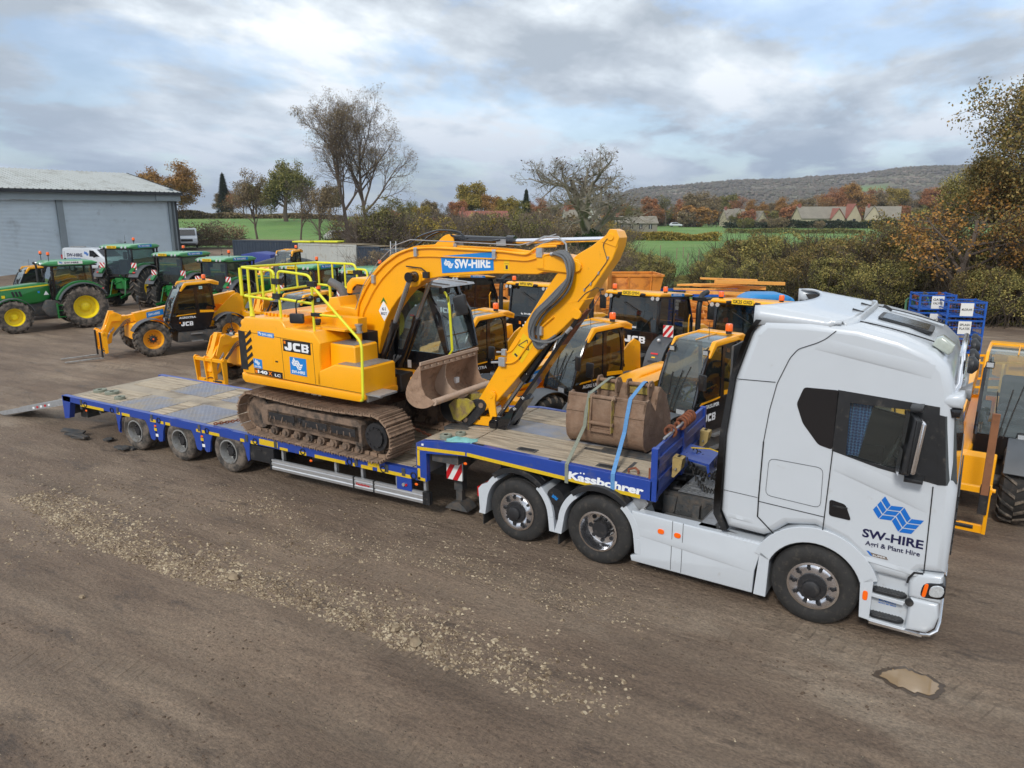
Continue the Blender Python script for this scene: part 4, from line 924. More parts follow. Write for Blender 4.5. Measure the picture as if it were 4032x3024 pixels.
strap('faded blue ratchet strap over the right part of the large bucket',[(-2.68,-.012,1.06),(-2.68,-.014,1.36),bkp(.98,-.035,.34),bkp(1.0,-.012,.56),bkp(1.02,.05,.83),(-2.80,1.52,2.33),(-2.80,1.62,2.33),(-2.78,2.45,1.41),(-2.78,2.56,1.2)],.06,'strap_blue')
strap('short faded blue strap wrapped round the near corner of the headboard',[(-2.22,-.012,1.44),(-2.02,-.012,1.44)],.05,'strap_blue')
# rusty springs laid on the headboard
b=MB(); b.tube(coil((-2.10,1.05,1.86),(-2.05,1.62,1.90),6,.075,0,12),.022,6,0); b.tube([(-2.12,.45,1.83),(-2.08,.9,1.86),(-2.05,1.7,1.9)],.02,6,1); b.tube(coil((-2.13,.72,1.84),(-2.12,.84,1.85),2,.08,0,12),.02,6,0)
o=b.build('coil_spring',['rust','galvanised'],None); tag(o,'rusty coil spring and rod lying on top of the blue headboard','spring')
# chain lashed to the track
def chain(label,pts,r=.012,L_=.07):
    b=MB(); P=[Vector(p) for p in pts]; k=0
    for i in range(len(P)-1):
        d=P[i+1]-P[i]; n=max(1,int(d.length/(L_*.72))); t=d.normalized(); u=t.cross(Vector((0,0,1))).normalized(); w=u.cross(t)
        for j in range(n):
            c=P[i]+d*((j+.5)/n); s=u if k%2 else w; k+=1
            b.tube([c+t*(L_/2*math.cos(a))+s*(L_*.30*math.sin(a)) for a in [2*PI*q/8 for q in range(8)]],r,5,0,closed=True)
    o=b.build('load_chain','rust',None); tag(o,label,'chain','rusty load chains on the low deck')
chain('rusty chain hooked to the deck behind the rear of the near track',[(-10.95,.10,.90),(-10.7,.3,.93),(-10.4,.45,1.0),(-10.15,.62,1.16)])
chain('rusty chain stretched in front of the tracks below the wide bucket',[(-6.9,.9,1.25),(-6.6,1.2,1.0),(-6.3,1.3,.93),(-6.05,1.25,1.0)])
mat('rod_grey',(.34,.34,.35),.22,.8,.05,6.)
mat('bucket_ear_yellow',rgb(158,142,50),.6,0,.15,9.,(rgb(120,98,76),.50,8.),(.3,30.))
mat('letter_black',(.012,.012,.014),.4); mat('logo_orange',rgb(240,130,10),.4)
# ================================================================ EXCAVATOR
EX=Frame((-7.93,1.25,.845),-.05)
exc=thing('crawler_excavator','yellow tracked excavator on the low loader with its boom folded over the raised deck','excavator',EX.loc,EX.rz)
e_=exc
# undercarriage
for y0,y1 in ((-1.33,-.73),(.73,1.33)):
    b=MB(); ch=[]
    # centreline of the shoe chain: stadium with a slight sag on top
    Xa,Xb,Rr=-1.78,1.17,.385
    def trackpt(s):   # s in 0..1 along the loop
        Ls=[Xb-Xa,PI*Rr,Xb-Xa,PI*Rr]; T=sum(Ls); d=(s%1)*T
        if d<Ls[0]: x=Xa+d; return Vector((x,0,.045)),Vector((0,0,-1))
        d-=Ls[0]
        if d<Ls[1]: a=-PI/2+d/Rr; return Vector((Xb+Rr*math.cos(a),0,.045+Rr+Rr*math.sin(a))),Vector((math.cos(a),0,math.sin(a)))
        d-=Ls[1]
        if d<Ls[2]: x=Xb-d; t=d/Ls[2]; return Vector((x,0,.045+2*Rr-.055*math.sin(PI*t)*(1 if True else 0))),Vector((0,0,1))
        d-=Ls[2]; a=PI/2+d/Rr; return Vector((Xa+Rr*math.cos(a),0,.045+Rr+Rr*math.sin(a))),Vector((math.cos(a),0,math.sin(a)))
    NS=46
    for i in range(NS):
        p,n=trackpt((i+.5)/NS); t=Vector((-n.z,0,n.x)); hl=.083
        q=[(-hl,.0),(-hl,.012),(-hl*.9,.045),(-hl*.72,.045),(-hl*.62,.014),(-hl*.1,.012),(0,.034),(hl*.12,.034),(hl*.22,.012),(hl*.6,.012),(hl*.68,.034),(hl*.82,.034),(hl,.010),(hl,-.012),(-hl,-.012)]
        vs=[p+t*a+n*h for a,h in q]; m=len(q)
        b.add([Vector((v.x,y0,v.z)) for v in vs]+[Vector((v.x,y1,v.z)) for v in vs],[tuple(range(m)),tuple(range(2*m-1,m-1,-1))]+[(k,m+k,m+(k+1)%m,(k+1)%m) for k in range(m)],0)
        c=p-n*.035
        for yy in ((y0+y1)/2-.11,(y0+y1)/2+.07): b.add([Vector((v.x,w,v.z)) for w in (yy,yy+.04) for v in (c-t*.075-n*.035,c+t*.075-n*.035,c+t*.075+n*.03,c-t*.075+n*.03)],[(0,1,2,3),(7,6,5,4),(0,4,5,1),(1,5,6,2),(2,6,7,3),(3,7,4,0)],0)
    tk=b.build('crawler_track','track_mud',exc,30)
    b=MB(); sg=-1 if y0<0 else 1; yn=y0 if y0<0 else y1; ym=(y0+y1)/2
    b.rprism([(-1.62,.24),(-1.66,.50),(-1.55,.62),(-1.2,.67),(.75,.65),(.84,.58),(.86,.20),(.7,.22),(-1.4,.24)],ym-.20,ym+.20,.02,2,'y',0)
    ya,yb=(yn+.10,yn+.2) if y0<0 else (yn-.2,yn-.10)
    b.rprism([(-1.5,.30),(-1.47,.56),(.80,.56),(.82,.26),(-1.4,.27)],ya,yb,.02,2,'y',0)
    b.box(-1.42,-.75,ya-.012,yb+.012,.38,.50,1); b.box(-.55,.05,ya-.012,yb+.012,.36,.48,1); b.box(-.66,-.58,ya-.004,yb,.40,.50,2)
    b.box(.15,.72,ya-.012,yb+.012,.36,.49,1)
    for i in range(14):
        rr=random.Random(i); x=-1.4+i*.155; b.bar((x,ya-.014,.34),(x+rr.uniform(-.05,.05),ya-.014,.36+rr.random()*.1),.01,.02,0)
    b.build('track_frame',['track_frame','dark_hub','shadow_gap'],tk,30,.004)
    b=MB()
    for i in range(8):
        x=-1.35+i*.30; b.cyl((x,ym-.17,.155),(x,ym+.17,.155),.085,14); b.cyl((x,ym+sg*.17,.155),(x,ym+sg*.21,.155),.05,10)
    b.cyl((-.4,ym-.1,.75),(-.4,ym+.1,.75),.05,10)
    b.build('track_roller','track_frame',tk,30)
    b=MB(); b.cyl((Xb,ym-.19,.43),(Xb,ym+.19,.43),.24,20); b.cyl((Xb,ym+sg*.18,.43),(Xb,ym+sg*.23,.43),.17,20); 
    for i in range(11): a=2*PI*i/11; b.cyl((Xb+.16*math.cos(a),ym+sg*.2,.43+.16*math.sin(a)),(Xb+.16*math.cos(a),ym+sg*.245,.43+.16*math.sin(a)),.02,6)
    b.build('final_drive','dark_hub',tk,30)
    b=MB(); b.cyl((Xa,ym-.12,.43),(Xa,ym+.12,.43),.30,20); b.build('idler','track_frame',tk,30)
b=MB(); b.rprism([(-1.1,.28),(-1.1,.62),(.45,.62),(.45,.28)],-.8,.8,.04,2); b.lathe([(.001,0),(.60,0),(.60,.30),(.55,.34),(.001,.34)],32,'z',0,(-.35,0,.62)); b.build('centre_frame','track_frame',exc,30)
# superstructure base
b=MB()
b.rprism([(-2.0,.985),(-2.08,1.05),(-2.08,1.16),(1.0,1.14),(1.0,1.05),(.86,.985)],-1.24,-.42,.03,2,'y',0)
b.rprism([(-2.0,.985),(-2.08,1.05),(-2.08,1.16),(1.3,1.12),(1.3,.97)],.42,1.24,.03,2,'y',0)
b.box(-1.9,.9,-.45,.45,1.0,1.25,0)
b.rprism([(.9,.96),(.9,1.22),(1.40,1.20),(1.42,1.0)],-.1,1.24,.03,2,'y',0)
b.build('base_frame','jcb_yellow',exc,30)
# counterweight and right-hand bodywork
b=MB(); cw=[(-2.10,-1.18),(-2.22,-.6),(-2.25,0),(-2.22,.6),(-2.10,1.18),(-1.75,1.22),(-1.75,-1.22)]
b.rprism(cw,1.06,2.03,.06,3,'z',0); b.rprism(inset(cw,.02),2.0,2.16,.07,3,'z',0); b.build('counterweight','jcb_yellow',exc,30)
b=MB()
side=[(-1.93,1.15),(-2.03,1.30),(-2.04,1.95),(-1.98,2.05),(-1.88,2.21),(-.95,2.235),(-.86,2.20),(-.80,2.10),(-.55,2.09),(-.12,2.08),(.04,1.90),(.0,1.70),(.02,1.15)]
b.rprism(side,-1.25,-.50,.035,3,'y',0)
b.build('side_body','jcb_yellow',exc,30)
b=MB(); b.rprism([(.0,1.15),(.02,1.87),(.56,1.87),(.60,1.84),(.60,1.15)],-1.02,-.45,.03,3,'y',0)
b.rprism([(-.10,1.14),(-.08,1.40),(.34,1.575),(.94,1.575),(.98,1.55),(.98,1.12)],-1.25,-.45,.03,3,'y',0); b.build('step_tank','jcb_yellow',exc,30)
b=MB(); b.box(.06,.56,-.99,-.50,1.871,1.878,0); b.box(.37,.94,-1.20,-.50,1.576,1.583,0)
for (x0,x1,ya,yb,z) in ((.06,.56,-.99,-.5,1.878),(.37,.94,-1.20,-.5,1.583)):
    i=0; x=x0+.02
    while x<x1-.02:
        y=ya+.02
        while y<yb: b.bar((x,y,z),(x+.022,y+(.012 if i%2 else -.012),z),.006,.004,0); y+=.045;i+=1
        x+=.045;i+=1
b.build('step_tread','steel_plate',exc)
b=MB(); b.box(.98,1.30,-1.22,-.80,1.12,1.15); b.box(.98,1.02,-1.2,-.85,1.0,1.14); b.build('foot_step','galvanised',exc)
# black grille panel with slanted slots on the rear corner
b=MB(); b.prism([(-2.045,1.24),(-2.055,1.96),(-1.88,1.95),(-1.86,1.24)],-1.258,-1.24,'y',0); b.build('corner_panel','black_plastic',exc,30)
b=MB()
for i in range(5):
    z=1.28+i*.135; b.prism([(-1.87,z),(-1.87,z+.05),(-1.72,z+.17),(-1.70,z+.11)],-1.260,-1.24,'y',0)
b.build('vent_slot','shadow_gap',exc)
b=MB(); yy=-1.2525
def sm(pts,w=.008):
    for i in range(len(pts)-1):
        a=Vector(pts[i]);c=Vector(pts[i+1]);d=(c-a).normalized();n_=Vector((-d.y,d.x))*w/2
        b.face([(p.x,yy,p.y) for p in (a+n_,c+n_,c-n_,a-n_)],0)
sm([(-1.93,1.95),(-.15,1.885),(-.13,1.18)]); sm([(-.93,1.92),(-.90,1.17)]); sm([(-1.95,1.185),(.97,1.155)])
b.build('panel_gap','shadow_gap',exc)
b=MB()
b.rprism([(-1.75,2.16),(-1.72,2.26),(-.62,2.30),(-.58,2.1)],-.50,1.15,.03,3,'y',0)
b.rprism([(-.98,2.16),(-.95,2.30),(-.82,2.52),(-.62,2.54),(-.56,2.38),(.05,2.34),(.05,2.05)],-.15,.60,.03,3,'y',0)
for i in range(11): x=-1.68+i*.095; b.box(x,x+.05,-.95,1.0,2.225,2.275,0)
b.box(-.60,.32,-.95,-.5,2.08,2.11,0); b.box(-.75,.3,-.6,-.38,2.0,2.26,0)
b.build('engine_hood','jcb_yellow',exc,30)
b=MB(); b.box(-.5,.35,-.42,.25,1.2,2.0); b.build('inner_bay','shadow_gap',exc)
b=MB(); b.lathe([(.0,0),(.075,0),(.075,.02),(.055,.03),(.055,.12),(.07,.125),(.07,.15),(.001,.16)],14,'z',1,(.33,-.62,2.02)); b.lathe([(.05,-.25),(.05,.0)],12,'z',0,(.33,-.62,2.02)); b.lathe([(.001,.055),(.055,.055),(.06,.0),(.045,-.02),(.04,-.06)],14,'z',2,(-.52,-.75,2.16)); b.build('filler_pipe',['jcb_yellow','dull_alloy','black_plastic'],exc)
b=MB(); b.tube([(-1.35,.75,2.2),(-1.35,.75,2.50),(-1.42,.72,2.62),(-1.62,.66,2.72)],[.085,.085,.085,.085],12); b.build('exhaust_pipe','hose_grey',exc)
# guard rail
b=MB(); rr=.024
def rail(pts,r=rr): b.tube(smooth_poly(pts,2,False,.045),r,8,0)
Y1,Y2=-1.12,1.02
# near side: rear bay
rail([(-1.14,Y1,2.98),(-1.16,Y1,3.06),(-2.02,Y1,3.09),(-2.36,Y2,3.05),(-1.28,Y2,3.05),(-1.22,Y2,2.90),(-1.22,Y2,2.50)]); rail([(-1.14,Y1,2.98),(-1.15,Y1,2.55),(-2.0,Y1,2.58),(-2.33,Y2,2.60),(-1.22,Y2,2.56)])
b.prism([(-2.06,2.58),(-2.0,2.58),(-2.0,3.08),(-2.06,3.08)],Y1-.015,Y1+.015,'y',0)
rail([(-1.82,Y1,3.08),(-1.82,Y1,2.58)]); rail([(-1.45,Y1,3.07),(-1.45,Y1,2.57)])
rail([(-1.82,Y1,2.58),(-1.80,Y1,2.24)],.03); b.tube([(-1.80,Y1,2.38),(-1.79,Y1,2.22)],[.03,.05],8)
for t in (.18,.36,.70): rail([(-2.02-.34*t,Y1+(Y2-Y1)*t,3.08),(-2.0-.33*t,Y1+(Y2-Y1)*t,2.59)],.02)
for x in (-2.30,-1.9,-1.55): rail([(x,Y2,3.05),(x,Y2,2.57)],.02)
rail([(-2.0,Y2,2.57),(-2.0,Y2,2.25)],.03)
# near side: front bay and handrail down to the steps
rail([(-1.03,Y1,2.24),(-1.04,Y1,3.02),(-.98,Y1,3.06),(-.30,Y1,3.02),(-.22,Y1,2.95),(-.22,Y1,2.05)]); rail([(-1.02,Y1,2.58),(-.22,Y1,2.54)])
rail([(-.22,Y1,2.85),(.92,-1.22,2.02),(.97,-1.24,1.92),(1.02,-1.32,1.14),(1.0,-1.30,1.06),(.92,-1.26,1.03)]); rail([(-.2,Y1,2.36),(.45,-1.13,2.36)],.02)
rail([(-1.22,Y2,2.95),(-.95,Y2,2.95),(-.92,Y2,2.5)],.022)
b.build('guard_rail','rail_yellow',exc,60)
b=MB()
for x,z in ((-1.09,2.88),(-1.09,2.62),): b.box(x-.09,x+.09,Y1-.035,Y1+.035,z-.05,z+.05)
b.box(-.30,-.12,Y1-.035,Y1+.035,2.83,2.92); b.box(-.25,-.05,Y1-.03,Y1+.03,2.33,2.39); b.box(-1.3,-1.1,Y2-.03,Y2+.03,2.85,2.93); b.build('rail_clamp','black_plastic',exc)
b=MB(); b.tube([(-.22,Y1-.04,2.64),(-.30,Y1-.06,2.64),(-.48,Y1-.10,2.60),(-.50,Y1-.12,2.54),(-.50,Y1-.12,2.3)],.014,6,0); b.ball((-.22,Y1-.03,2.64),.05,0,8); b.at((-.50,Y1-.13,2.28),0,0,R(20)); b.rprism(smooth_poly([(-.12,-.08),(.14,-.08),(.14,.09),(-.12,.09)],1),-.02,.03,.01,2,'y',0); b.at(); b.build('rear_view_mirror','black_plastic',exc)
# boom
b=MB()
bo=[(.05,1.46),(-.02,1.62),(-.10,1.95),(-.16,2.30),(-.10,2.50),(.06,2.77),(.22,2.96),(.42,3.14),(.74,3.34),(1.0,3.43),(1.24,3.475),(1.87,3.50),(2.85,3.47),(3.6,3.43),(4.05,3.42),(4.30,3.36),(4.36,3.24),(4.24,3.15),(3.73,3.16),(3.62,3.12),(2.85,3.10),(1.86,3.02),(1.50,2.96),(1.27,2.87),(1.02,2.74),(.84,2.58),(.68,2.40),(.55,2.20),(.42,1.90),(.36,1.60),(.26,1.44),(.15,1.40)]
b.rprism(bo,-.17,.17,.012,1,'y',0)
b.rprism(smooth_poly([(3.62,3.20),(3.64,3.40),(4.1,3.41),(4.36,3.30),(4.34,3.20),(4.2,3.16)],1),-.195,-.165,.006,1,'y',0); b.rprism(smooth_poly([(3.62,3.20),(3.64,3.40),(4.1,3.41),(4.36,3.30),(4.34,3.20),(4.2,3.16)],1),.165,.195,.006,1,'y',0)
bm_=b.build('boom','jcb_yellow',exc,30)
b=MB(); 
for y in (-.08,.05): b.rprism(smooth_poly([(1.55,3.48),(1.78,3.66),(1.88,3.70),(1.98,3.66),(2.02,3.49)],1),y,y+.03,.005,1,'y',0)
b.lathe([(.001,-.185),(.16,-.185),(.17,-.165)],24,'y',0,(1.22,0,2.98)); b.lathe([(.001,-.215),(.04,-.215),(.05,-.19)],16,'y',0,(4.20,0,3.28)); b.build('boss',['jcb_yellow'],bm_,30)
b=MB()
for off,dz_,r_ in ((-.195,.03,.018),(-.195,-.03,.011),(-.06,.06,.018),(.02,.06,.018)):
    path=[(-.10,2.2),(-.06,2.42),(.14,2.72),(.34,2.95),(.60,3.16),(.90,3.33),(1.18,3.42),(1.6,3.45),(3.0,3.42),(3.45,3.38),(3.62,3.50),(3.95,3.52)] if dz_>0 else [(-.02,2.1),(.05,2.35),(.30,2.72),(.52,2.96),(.85,3.22),(1.15,3.35),(1.6,3.37),(3.2,3.36),(3.45,3.35),(3.9,3.48)]
    b.tube(smooth_poly([(x,off,z+dz_+.0) for x,z in path],1,False,.08),r_,8,0)
b.build('hydraulic_pipe','jcb_yellow',bm_)
b=MB()
for x,z in ((.33,2.93),(1.30,3.42),(2.86,3.42)): b.box(x-.03,x+.03,-.225,-.17,z-.09,z+.04,0); b.cyl((x-.035,-.195,z+.03),(x+.035,-.195,z+.03),.028,10,0); b.cyl((x-.035,-.195,z-.07),(x+.035,-.195,z-.07),.028,10,0)
b.box(3.62,3.72,-.225,-.17,3.38,3.52,0); b.box(2.0,2.06,-.1,.1,3.47,3.55,0)
b.box(3.62,3.74,-.205,-.17,3.22,3.40,1)
b.tube([(-.12,-.21,2.35),(.10,-.21,2.80),(.45,-.21,3.20),(.85,-.21,3.50),(1.2,-.21,3.60),(3.3,-.16,3.55),(3.5,-.14,3.60),(3.9,-.12,3.72)],.008,6,0)
b.build('pipe_clamp',['galvanised','jcb_yellow'],bm_)
b=MB(); b.lathe([(.001,-.24),(.075,-.24),(.09,-.23),(.09,-.17)],18,'y',0,(1.25,0,2.99)); b.box(1.45,1.56,-.23,-.17,2.98,3.08,0); b.tube([(1.5,-.2,3.08),(1.42,-.22,3.14),(1.1,-.22,3.16)],.012,6,0); b.build('work_lamp','black_plastic',bm_)
b=MB(); b.prism([(1.82,3.07),(1.80,3.345),(2.82,3.44),(2.83,3.155)],-.1755,-.17,'y',0)
b.logo((1.86,-.177,3.15),(1,0,.06),(0,0,1),.20,1); b.text('SW-HIRE',(2.08,-.177,3.155),Vector((1,0,.05)).normalized(),(0,0,1),.155,.69,.04,1)
b.build('lettering',['decal_blue','letter_white'],bm_)
b=MB(); b.prism([(.40,2.36),(.52,2.54),(.64,2.36),(.52,2.18)],-.1745,-.17,'y',0); b.prism([(.44,2.48),(.52,2.60),(.60,2.48),(.52,2.54)],-.1748,-.17,'y',1); b.text('61',(.48,-.176,2.37),(1,0,.0),(0,0,1),.06,.08,.02,2); b.text('802T',(.45,-.176,2.29),(1,0,.0),(0,0,1),.05,.14,.02,2); b.box(3.02,3.12,-.1745,-.17,3.16,3.34,3); b.box(3.03,3.11,-.1755,-.17,3.26,3.265,2); b.box(3.05,3.09,-.1755,-.17,3.18,3.24,2); b.build('warning_label',['letter_white','jd_green','letter_navy','warning_yellow'],bm_)
# boom cylinders
for y in (-.30,.30):
    b=MB(); a=Vector((.40,y,1.20)); t=Vector((1.25,y,2.99)); d=(t-a).normalized(); L1=1.10
    b.cyl(a,a+d*L1,.062,16,0); b.cyl(a+d*(L1-.10),a+d*(L1+.02),.078,16,0); b.cyl(a+d*L1,t,.040,16,1); b.cyl((1.25,y-.06,2.99),(1.25,y+.06,2.99),.085,16,0); b.cyl((.40,y-.06,1.20),(.40,y+.06,1.20),.07,12,0)
    b.tube([a+d*.2+Vector((.09,0,0)),a+d*.6+Vector((.1,0,0)),a+d*(L1-.05)+Vector((.08,0,0))],.016,6,0)
    b.build('boom_cylinder',['gloss_black','rod_grey'],exc,40)
b=MB(); b.box(-.1,.45,-.36,-.2,1.0,1.5,0); b.box(.55,1.0,-.34,-.02,1.0,1.3,0)
for i in range(9):
    r_=random.Random(i); x=.5+r_.random()*.35; y=-.36+r_.random()*.12; b.tube([(x,y,1.05),(x+.05,y-.04,1.25),(x+r_.uniform(-.1,.15),y-.02,1.42+r_.random()*.2),(x+.02,y+.1,1.6)],.014,6,1); b.cyl((x,y,1.12),(x+.03,y-.02,1.2),.02,8,2)
b.build('hose_bundle',['shadow_gap','hose','galvanised'],exc)
b=MB()
for k in range(3): b.tube(smooth_poly([(.1+k*.03,-.2,1.9),(.16+k*.03,-.26,1.75),(.22+k*.03,-.30,1.55),(.2,-.28,1.35)],1,False,.08),.018,6,0)
b.build('hydraulic_hose','hose',exc)
# arm cylinder on the boom
b=MB(); b.cyl((1.85,0,3.62),(3.05,0,3.60),.062,18,0); b.cyl((2.98,0,3.60),(3.12,0,3.60),.085,18,0); b.box(2.82,3.0,-.09,-.05,3.53,3.63,2); b.cyl((3.1,0,3.60),(4.78,0,3.66),.038,16,1); b.cyl((1.86,-.07,3.62),(1.86,.07,3.62),.06,14,0)
b.tube([(1.95,-.09,3.68),(2.2,-.1,3.60),(2.75,-.1,3.60),(2.9,-.1,3.62)],.016,6,0)
b.tube(smooth_poly([(.95,-.05,3.46),(1.3,-.08,3.66),(1.7,-.08,3.76),(2.1,-.06,3.74),(2.25,-.08,3.62)],2,False,.06),.018,6,0); b.tube(smooth_poly([(1.1,.05,3.47),(1.45,.05,3.68),(1.8,.03,3.76),(2.1,.0,3.72)],2,False,.06),.018,6,0)
b.build('arm_cylinder',['gloss_black','chrome','dull_alloy'],exc,40)
# dipper arm
b=MB()
dp=[(4.00,3.20),(4.28,3.44),(4.50,3.56),(4.72,3.72),(4.80,3.80),(4.88,3.77),(4.92,3.68),(4.90,3.56),(4.83,3.38),(4.50,2.90),(4.24,2.52),(4.06,2.34),(3.84,2.14),(3.59,1.88),(3.15,1.36),(2.86,1.04),(2.72,.93),(2.62,.84),(2.52,.88),(2.48,1.0),(2.86,1.58),(3.16,2.04),(3.46,2.47),(3.74,2.88),(3.92,3.12)]
b.rprism(dp,-.15,.15,.010,1,'y',0)
dm=b.build('dipper_arm','jcb_yellow',exc,30)
b=MB(); b.rprism([(4.66,3.62),(4.78,3.80),(4.88,3.79),(4.93,3.68),(4.88,3.55)],-.165,-.13,.005,1,'y',0); b.lathe([(.001,-.185),(.045,-.185),(.055,-.165)],16,'y',0,(4.80,0,3.69)); b.bar((3.72,-.153,2.62),(4.90,-.153,2.70) if False else (4.55,-.153,2.82),.006,.012,0); b.bar((3.0,-.153,1.45),(3.22,-.153,1.52),.006,.01,0); b.lathe([(.001,-.175),(.07,-.175),(.08,-.15)],18,'y',0,(4.28,0,2.56)); b.build('boss','jcb_yellow',dm,30)
b=MB(); b.tube(smooth_poly([(3.02,-.17,1.70),(3.14,-.17,1.70),(3.25,-.17,1.76),(3.66,-.17,2.30),(3.9,-.17,2.5)],1,False,.06),.018,8,0); b.tube(smooth_poly([(3.04,-.16,1.87),(3.12,-.16,1.88),(3.22,-.16,1.98),(3.3,-.16,2.10)],1,False,.06),.014,8,0); b.build('hydraulic_pipe','jcb_yellow',dm)
b=MB(); b.box(3.60,3.72,-.22,-.15,2.20,2.34); b.box(2.93,3.05,-.22,-.15,1.64,1.78); b.box(2.98,3.06,-.21,-.15,1.82,1.92); b.cyl((2.94,-.19,1.70),(2.78,-.19,1.68),.02,8); b.cyl((3.0,-.19,1.87),(2.88,-.19,1.86),.016,8); b.build('valve_block','galvanised',dm,40,.006)
b=MB(); b.prism([(3.14,1.84),(3.36,2.20),(3.56,2.06),(3.34,1.72)],-.1545,-.15,'y',0); b.prism([(3.46,2.28),(3.54,2.40),(3.62,2.34),(3.54,2.22)],-.1545,-.15,'y',0)
for p,q in (((3.27,2.0),(3.43,2.10)),((3.43,2.10),(3.46,1.94)),((3.46,1.94),(3.27,2.0))): b.bar((p[0],-.156,p[1]),(q[0],-.156,q[1]),.004,.012,1)
b.bar((3.20,-.156,1.86),(3.25,-.156,1.82),.004,.03,1); b.bar((3.32,-.156,1.82),(3.28,-.156,1.77),.004,.02,1); b.build('warning_label',['warning_yellow','letter_navy'],dm)
b=MB()
def dotted(pts,mats=(0,1)):
    b.tube(smooth_poly(pts,1,False,.04),.006,5,0)
dotted([(4.80,-.175,3.69),(4.74,-.17,3.66),(4.68,-.165,3.58),(4.72,-.16,3.46),(4.76,-.16,3.36),(4.55,-.16,3.08),(4.42,-.16,2.95)]); dotted([(4.30,-.16,2.75),(4.42,-.16,2.88),(4.62,-.16,2.98),(4.68,-.16,2.90),(4.45,-.16,2.52),(4.3,-.2,2.4)])
for x,z in ((4.76,3.40),(4.62,3.18),(4.50,3.02),(4.40,2.93)): b.cyl((x,-.165,z-.02),(x+.01,-.165,z+.02),.014,6,1)
b.build('grease_pipe',['hose','galvanised'],dm)
# big hoses hanging between the boom and the dipper
b=MB()
for k,(r_,ex,sh,y) in enumerate(((.030,.0,.0,-.27),(.030,.07,.03,-.24),(.022,-.06,.04,-.21),(.020,.14,-.02,-.20),(.018,.02,-.05,-.30))):
    P=[(3.92,y+.05,3.44),(4.10,y,3.46+sh),(4.22+sh,y-.02,3.34),(4.24-ex*.2,y-.04,3.12),(4.14-ex,y-.05,2.92),(3.94-ex,y-.05,2.72),(3.74-ex,y-.04,2.56),(3.60-ex*.8,y-.02,2.34),(3.60-ex*.5+sh,y,2.14),(3.66,y+.02,2.0+sh),(3.74+sh,-.19,2.02+sh*2)]
    if k>=3: P=P[:-2]+[(3.68+.1*(k-2),y,2.10),(3.85+.1*(k-2),-.19,2.22)]
    Q=smooth_poly(P,1,False,.14)
    b.tube(Q,r_,8,0)
b.build('hydraulic_hose','hose_grey',exc,60)
b=MB(); 
for (x,z,x2,z2) in ((3.86,3.43,3.98,3.45),(3.80,2.08,3.72,2.02),(4.22,2.36,4.14,2.28),(3.62,2.10,3.70,2.0)): b.cyl((x,-.21,z),(x2,-.20,z2),.03,10)
b.tube([(3.4,-.12,3.55),(3.7,-.12,3.68),(3.95,-.14,3.68),(4.1,-.18,3.58),(4.13,-.2,3.42)],.014,6); b.tube([(3.5,-.05,3.54),(3.85,-.05,3.64),(4.05,-.1,3.62)],.014,6)
b.build('hose_fitting','galvanised',exc)
# bucket cylinder, in front of (above) the dipper
b=MB(); A=Vector((4.08,0,2.52));B=Vector((2.80,0,.74)); d=(B-A).normalized()
nrm=Vector((.76,0,-.64))
b.cyl(A,A+d*1.30,.068,16,0); b.cyl(A+d*1.22,A+d*1.36,.085,16,0); b.cyl(A+d*1.3,B,.036,14,1); b.build('bucket_cylinder',['gloss_black','rod_grey'],exc,40)
b=MB(); G=nrm*.13
b.bar((4.30,0,2.52),(3.06,0,.78),.24,.055,0,up=(.8,0,-.58)); b.bar((4.40,0,2.62),(4.0,0,2.06),.20,.014,1,up=(.8,0,-.58)); b.bar((3.35,0,1.14),(3.02,0,.66),.32,.09,0,up=(.8,0,-.58))
b.prism([(2.72,.62),(2.80,.78),(3.02,.80),(3.16,.98),(3.22,.94),(3.06,.60),(2.90,.52),(2.78,.52)],-.20,-.14,'y',0); b.prism([(2.72,.62),(2.80,.78),(3.02,.80),(3.16,.98),(3.22,.94),(3.06,.60),(2.90,.52),(2.78,.52)],.14,.20,'y',0)
b.cyl((2.82,-.23,.66),(2.82,.23,.66),.075,16,0)
b.build('cylinder_guard',['gloss_black','rust'],exc,30)
for y in (-.20,.17):
    b=MB(); b.rprism(smooth_poly([(2.72,1.20),(2.66,1.13),(2.70,1.0),(2.76,.70),(2.78,.60),(2.88,.62),(2.88,.75),(2.84,1.05),(2.86,1.15),(2.80,1.22)],1),y,y+.035,.004,1,'y',0); b.lathe([(.001,-.012),(.045,-.012),(.05,.0)],14,'y',0,(2.77,y,1.13)); b.build('tipping_lever','jcb_yellow',exc,30)
b=MB()
for y in (-.12,.06): b.prism([(2.86,.68),(2.80,.74),(2.44,.72),(2.30,.66),(2.32,.56),(2.80,.58)],y,y+.06,'y',0)
b.build('tipping_link','jcb_yellow',exc,30,.006)
# quick hitch
b=MB()
for y in (-.17,.13): b.rprism(smooth_poly([(2.66,.95),(2.58,1.03),(2.44,1.02),(2.30,.95),(2.16,.80),(2.10,.66),(2.18,.56),(2.32,.54),(2.42,.62),(2.62,.84)],1),y,y+.04,.006,1,'y',0)
b.box(2.18,2.5,-.13,.13,.66,.9,0)
for x,z in ((2.56,.93),(2.24,.64),(2.36,.93)): b.cyl((x,-.19,z),(x,.19,z),.045,14,1)
b.build('quick_hitch',['dark_hub','track_frame'],exc,30)
